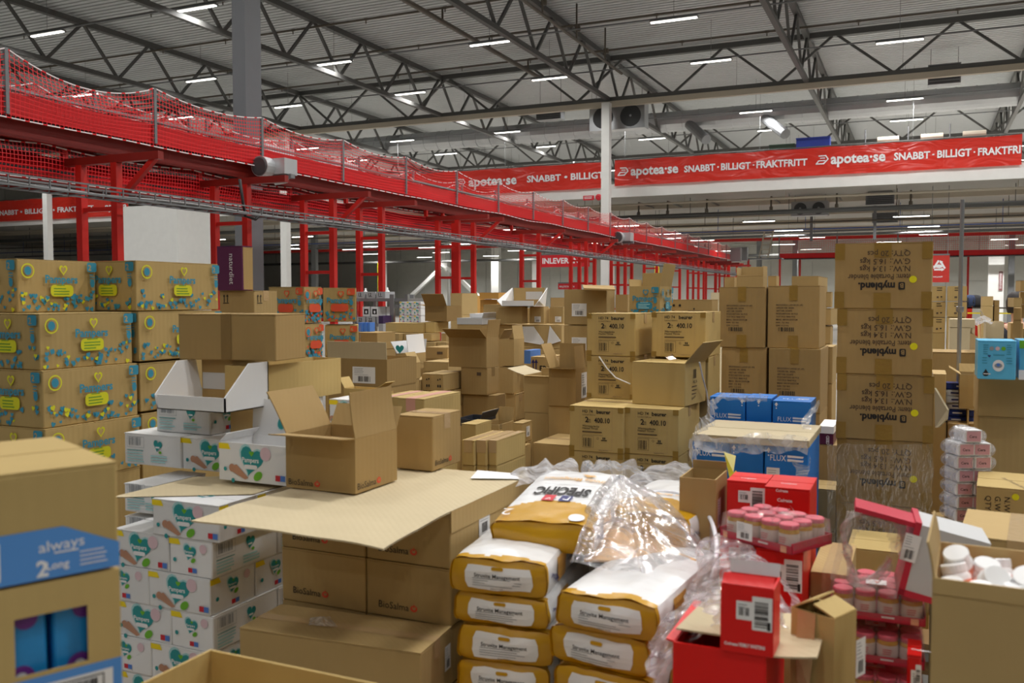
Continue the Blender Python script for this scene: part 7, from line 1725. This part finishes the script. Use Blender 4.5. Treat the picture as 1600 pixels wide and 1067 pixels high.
# wall of wipes cartons far back
wpro = None
for r in range(3):
    for c_ in range(3):
        W = .26; D = 10.4; q = P(668, 465, D); z = z_at(471, D) - .079 * (r + 1) * 1.0; lb = f'small white wipes carton in the far block of nine, row {ORD[r + 1]} down, {["left", "middle", "right"][c_]}'
        loc = (q.x - W * (.5 + (2 - c_)) * .36 * 1.0, q.y, z)
        if wpro is None:
            wpro = empty('carton', loc, 0, lb, 'carton', 'far block of wipes cartons'); body_closed(.092, .3, .0775, 4, j=.0005).build('carton_body', K_WHITE, wpro); d_wipes(.092, .0775, 1, False).lay('printed_design', wpro, *face('front', .092, .3, .0775))
        else: clone(wpro, loc, 0, lb)
carton(Vector((q.x - .13, q.y, 0)), .3, .3, z - .001, 0, 0, K_BRN, label='brown carton carrying the far block of wipes cartons')
# numbered pick shelf
def shelf(px0, px1, y_tops, D, label, bins=None, start=None):
    a_ = P(px0, 465, D); x1 = Py(px1, 465, a_.y).x; o = empty('shelving_unit', (a_.x, a_.y, 0), 0, label, 'shelf'); w = x1 - a_.x
    for x in (0, w):
        for y in (0, .5): MB().box((x - .02, y - .02, 0), (x + .02, y + .02, z_at(y_tops[0] - 6, D))).build('upright', GALV, o)
    for k, yt in enumerate(y_tops): z = z_at(yt, D); MB().box((0, 0, z - .04), (w, .5, z)).build('shelf_board', GALV, o)
    return o, a_, w
sh, sa_, sw = shelf(554, 612, (466, 505, 545), 12, 'grey shelving unit with numbered bins beyond the orange printed cartons')
BING = plain('bin_grey', (170, 170, 172), rough=.5); n0 = None
for r, (yt, nums) in enumerate(((466, ('13', '12', '11')), (505, ('23', '22', '21')))):
    for i, t in enumerate(nums):
        z = z_at(yt, 12) + .001; x = sa_.x + .03 + i * .155; o = empty('picking_bin', (x + .065, sa_.y + .12, z), 0, f'grey picking bin numbered {t} on the shelving unit', 'bin', 'numbered picking bins')
        body_open(.13, .24, .085, .004).build('bin_body', BING, o)
        Dec().text(INK, t, .03, .03, .042, bold=.02).lines(INK, .03, .018, .06, 1, .01, .006).lay('number', o, *face('front', .13, .24, .085))
for i, (dx, m_, h, lb) in enumerate(((.02, BOTW, .12, 'white bottle standing on the top bin row, left'), (.36, BOTW, .13, 'white pump bottle standing in bin 11'))):
    o = MB().lathe([(0, 0), (.03, 0), (.032, .02), (.032, h * .6), (.012, h * .75), (.01, h), (0, h)], 14).build('pump_bottle', m_, smooth=True, loc=(sa_.x + .06 + dx, sa_.y + .14, z_at(466, 12) + .012)); tag(o, lb, 'bottle')
for i in range(4):
    o = empty('display_box', (sa_.x + .16 + .13 * (i % 2) + (0 if i < 2 else .0), sa_.y + .12 + .2 * (i // 2), z_at(505, 12) + .09), 0, f'white box with black picture between the bin rows, {["front left", "front right", "back left", "back right"][i]}', 'box', 'boxes on the shelving unit')
    MB().box((-.055, -.09, 0), (.055, .09, .13)).build('box_body', K_WHITE, o); Dec().rect(INK, .02, .03, .07, .07).ell(WHITEP, .055, .06, .014, .02).lay('picture', o, *face('front', .11, .18, .13))
    MB().box((-.05, -.08, -.089), (.05, .08, -.0005)).build('riser', BING, o)
sh2, sb2, sw2 = shelf(614, 636, (466, 476, 505), 11.6, 'second grey wire shelf right of the numbered bins')
tag(body_closed(.09, .2, .1).build('orange_box', plain('board_orange', (236, 120, 24), rough=.5), loc=(sb2.x + .11, sb2.y + .14, z_at(505, 11.6) + .001)), 'small orange box on the second wire shelf', 'box')
tag(body_closed(.07, .2, .1).build('violet_box', plain('board_violet', (62, 44, 84), rough=.5), loc=(sb2.x - .02, sb2.y - .16, z_at(505, 11.6) + .001)), 'small dark violet box left of the orange one', 'box')
MB().box((-.035, -.1, -1.4), (.035, .1, 0)).build('riser', BING, bpy.data.objects['violet_box'])
# blue detergent packs before the bins
for i in range(3): tag(MB().box((0, 0, 0), (.05, .1, .1)).build('blue_pack', PBL2, loc=P(560 + i * 6, 518, 10)), f'small blue pack below the bin shelf, {["left", "middle", "right"][i]} of three', 'pack', 'blue packs below the bins')
qd_ = P(566, 518, 10); carton(Vector((qd_.x, qd_.y + .05, 0)), .3, .3, qd_.z - .001, 0, 0, K_BRN, label='brown carton carrying the three small blue packs')
# ---- right background
for i, (xl, xc) in enumerate(((1455, 1478), (1480, 1511))):
    for r, (yt, yb) in enumerate(((447, 470.5), (471.5, 495.5), (496.5, 520))):
        b_ = quick(10.0 - .3 * i, xc, xl, None, yt, yb, K_PAM, f'kraft carton with dark print behind the pole, {["left", "right"][i]} column, {["top", "second", "third"][r]}', L=.35, fillh=0 if r < 2 else .5, prints=[])
        d = Dec(); d.lines(INK, b_.W * .35, b_.H * .85, b_.W * .4, 2, b_.H * .15, b_.H * .05, r); d.rect(INKF, b_.W * .35, b_.H * .2, b_.W * .14, b_.H * .12).rect(INK, b_.W * .62, b_.H * .25, b_.W * .12, b_.H * .08); d.lay('printed_text', b_.o, *face('front', b_.W, b_.L, b_.H)); b_.o['group'] = 'kraft cartons behind the metal pole'
quick(8.0, 1525, 1484, None, 499, 512, K_LIGHT, 'flat pale carton right behind the metal pole', L=.4, fillh=.5)
quick(5.9, 1520, 1462, 1532, 520, 548, K_TAN, 'wide open tan carton with slanting flap behind the pole', L=None, open_=[('front', 150, .08, 5, K_LIGHT), ('back', 130, .1, 4)], fillh=.5)
te = quick(5.1, 1530, 1458, None, 551, 614, K_BRN, 'big brown carton with two large black letters behind the pole', L=.3, fillh=.6)
Dec().text(INK, 'TE', te.W * .62, te.H * .12, .04, bold=.03).lay('printed_text', te.o, *face('front', te.W, te.L, te.H))
quick(4.75, 1532, 1502, None, 586, 640, K_TAN, 'tan carton with torn top beside the light blue box', L=.2, fillh=.6, open_=[('left', 150, .06), ('back', 120, .05)])
quick(9.0, 1570, 1541, None, 503, 528, K_LIGHT, 'pale open carton below the yellow rail', L=.4, fillh=.5, open_=[('left', 110, .12)])
quick(9.5, 1600, 1574, None, 507, 530, K_WHITE, 'white carton right of the pale open one', L=.3, fillh=.5) if False else None
quick(14, 1552, 1534, None, 463, 478, K_TAN, 'tan carton standing on the red packing bench', L=.4, fillh=.6)
quick(14, 1562, 1553, None, 469, 478, K_DARK, 'small dark brown carton on the red packing bench', L=.3, fillh=.6)
for i, (xl, xc, yt, yb) in enumerate(((1583, 1597, 465, 480), (1583, 1597, 481, 500), (1579, 1600, 505, 530), (1593, 1640, 438, 455), (1593, 1640, 456, 475), (1593, 1640, 476, 497), (1590, 1640, 514, 530))):
    quick(7.5 + .25 * i, xc, xl, None, yt, yb, (K_TAN, K_BRN)[i % 2], f'brown carton in the crooked pile at the right edge, {ORD[i + 1]}', L=.3, fillh=0 if i in (0, 3, 4, 5) else .5, yaw=(4, -5, 0, 3, -3, 5, 0)[i])
by = Py(1540, 465, 15.5)
o = empty('packing_bench', (P(1512, 465, 14.6).x, P(1512, 465, 14.6).y, 0), 0, 'red packing bench with yellow front rail in the right background', 'bench'); bw = 1.3
MB().box((0, 0, z_at(482, 14.6)), (bw, .6, z_at(480, 14.6))).build('bench_top', plain('bench_dark', (70, 66, 62)), o)
for x in (0, bw * .5, bw - .05):
    MB().box((x, 0, 0), (x + .07, .07, z_at(478, 14.6))).build('leg', REDP, o)
MB().box((0, .02, 1.05), (bw, .05, 1.3)).build('red_panel', REDP, o); MB().box((-.0, -.08, z_at(490, 14.6)), (bw + .15, -.03, z_at(488, 14.6))).build('yellow_rail', plain('rail_yellow', (236, 220, 40), rough=.4), o)
q = P(1522, 477, 14.4)
BKB = plain('bag_navy', (30, 50, 90), rough=.7); BKK = plain('bag_dark', (40, 40, 44), rough=.8)
for i, (px, m_, lb) in enumerate(((1516, BKB, 'blue backpack on the red bench'), (1525, BKK, 'dark backpack on the red bench'))):
    q = P(px, 477, 14.4); o = empty('backpack', (q.x, q.y + .3, z_at(480, 14.6) + .001), 0, lb, 'backpack')
    MB().lathe([(0, 0), (.1, 0), (.11, .05), (.105, .14), (.07, .19), (0, .2)], 14).build('pack_body', m_, o, smooth=True); MB().tube([(-.03, -.11, .15), (-.03, -.13, .08), (-.03, -.11, .02)], .012, 6).build('strap', BKK, o)
tag(cloth('plastic_bag', 'crumpled white plastic bag lying on cartons behind the pole', lambda u, v: P(1522 + 24 * u, 502 + 8 * v - 4 * sin(u * 3), 8.9 + .25 * v), 24, 10, FILMW, cat='plastic bag', amp=.05, seed=51), 'crumpled white plastic bag lying on cartons behind the pole', 'plastic bag')
# green bin
tag(body_open(.2, .3, .9, .01).build('green_bin', plain('bin_green', (30, 84, 60)), loc=(P(1580, 465, 13).x, P(1580, 465, 13).y, 0)), 'tall green bin near the right edge', 'bin')
# person half hidden behind the pile at right: bust of one skinned body
pp_ = P(1590, 465, 9.4)
po = empty('person', (pp_.x, pp_.y, 0), R(20), 'person with dark hair mostly hidden behind the brown cartons at the right edge', 'person')
def skin(name, verts, edges, rad, mat, parent, sub=2):
    me = bpy.data.meshes.new(name); me.from_pydata(verts, edges, []); o = bpy.data.objects.new(name, me); C.objects.link(o); me.materials.append(mat)
    o.modifiers.new('s', 'SKIN'); 
    for i, r_ in enumerate(rad): me.skin_vertices[0].data[i].radius = (r_, r_ * .85) if not isinstance(r_, tuple) else r_
    me.skin_vertices[0].data[0].use_root = True
    m = o.modifiers.new('b', 'SUBSURF'); m.levels = sub; m.render_levels = sub; o.parent = parent
    return o
SK = plain('skin', (206, 160, 132), rough=.5); CL = plain('cloth_dark', (54, 56, 66), rough=.8); HR = plain('hair_dark', (36, 28, 26), rough=.6)
V = [(0, 0, .95), (0, 0, 1.15), (0, 0, 1.35), (0, 0, 1.44), (0, .0, 1.5), (0, -.01, 1.60), (0, 0, 1.68)]
V += [(.18, 0, 1.38), (.24, -.02, 1.12), (.22, -.18, .98), (-.18, 0, 1.38), (-.24, -.02, 1.12), (-.22, -.18, .98), (.09, 0, .85), (.1, -.01, .48), (.1, 0, .08), (.1, -.12, .04), (-.09, 0, .85), (-.1, -.01, .48), (-.1, 0, .08), (-.1, -.12, .04)]
E = [(0, 1), (1, 2), (2, 3), (3, 4), (4, 5), (5, 6), (2, 7), (7, 8), (8, 9), (2, 10), (10, 11), (11, 12), (0, 13), (13, 14), (14, 15), (15, 16), (0, 17), (17, 18), (18, 19), (19, 20)]
skin('body', V, E, [.14, .13, .14, .055, .055, .085, .07, .055, .042, .03, .055, .042, .03, .085, .055, .04, .035, .085, .055, .04, .035], SK, po)
skin('clothing', [(0, 0, .9), (0, 0, 1.15), (0, 0, 1.36), (.18, 0, 1.39), (.25, -.02, 1.12), (-.18, 0, 1.39), (-.25, -.02, 1.12), (.095, 0, .8), (.1, 0, .45), (.1, 0, .14), (-.095, 0, .8), (-.1, 0, .45), (-.1, 0, .14)], [(0, 1), (1, 2), (2, 3), (3, 4), (2, 5), (5, 6), (0, 7), (7, 8), (8, 9), (0, 10), (10, 11), (11, 12)], [.16, .155, .16, .07, .056, .07, .056, .1, .075, .06, .1, .075, .06], CL, po)
hm = MB().lathe([(.0, .13), (.05, .12), (.085, .08), (.098, .02), (.095, -.05), (.08, -.10)], 16, (0, .02, 1.64)); hm.build('hair', HR, po, smooth=True)

# ---- neighbouring cartons must not cut into one another: trim the hidden (or farther) one from the touching side
def _rect(b):
    o = b.o; a = b.rz; c = o.location; q = []
    for x, y in ((-1, -1), (1, -1), (1, 1), (-1, 1)):
        x *= b.W / 2 * o.scale.x; y *= b.L / 2 * o.scale.y; q.append((c.x + x * cos(a) - y * sin(a), c.y + x * sin(a) + y * cos(a)))
    return q
def _pen(A, B):
    best = (9, None)
    for P_, Q in ((A, B), (B, A)):
        for i in range(2):
            dx = P_[i + 1][0] - P_[i][0]; dy = P_[i + 1][1] - P_[i][1]; l = math.hypot(dx, dy)
            if l < 1e-6: return 0, None
            n = (dy / l, -dx / l); a = [p[0] * n[0] + p[1] * n[1] for p in P_]; b = [p[0] * n[0] + p[1] * n[1] for p in Q]
            m = min(max(a), max(b)) - max(min(a), min(b))
            if m <= 0: return 0, None
            if m < best[0]: best = (m, Vector((n[0], n[1])))
    return best
def _rank(b):
    l = b.o['label']; s = 2 if any(k in l for k in ('beneath', 'carrying', 'at the foot', 'hidden', 'standing', ' low ', 'tan carton below', 'carton under', 'mouthwash carton, first')) else 0
    return s * 100 + b.o.location.length
for it in range(5):
    n_ = 0
    for i, a in enumerate(BOXES):
        for b in BOXES[i + 1:]:
            if (a.o.location - b.o.location).xy.length > 2: continue
            if 'pale inner box' in a.o['label'] or 'pale inner box' in b.o['label']: continue
            dz = min(a.o.location.z + a.H, b.o.location.z + b.H) - max(a.o.location.z, b.o.location.z)
            if dz < .012: continue
            m, n = _pen(_rect(a), _rect(b))
            if m < .003: continue
            v, w = (a, b) if _rank(a) > _rank(b) else (b, a)
            ax = Vector((cos(v.rz), sin(v.rz))); ay = Vector((-sin(v.rz), cos(v.rz))); k = 0 if abs(n.dot(ax)) > abs(n.dot(ay)) else 1
            d = (ax, ay)[k]; size = (v.W * v.o.scale.x, v.L * v.o.scale.y)[k]; m2 = min(m / max(.5, abs(n.dot(d))) + .002, size * .45)
            sg = 1 if (w.o.location - v.o.location).xy.dot(d) > 0 else -1
            if k == 0: v.o.scale.x *= (size - m2) / size
            else: v.o.scale.y *= (size - m2) / size
            v.o.location.x -= sg * d.x * m2 / 2; v.o.location.y -= sg * d.y * m2 / 2; n_ += 1
    if not n_: break
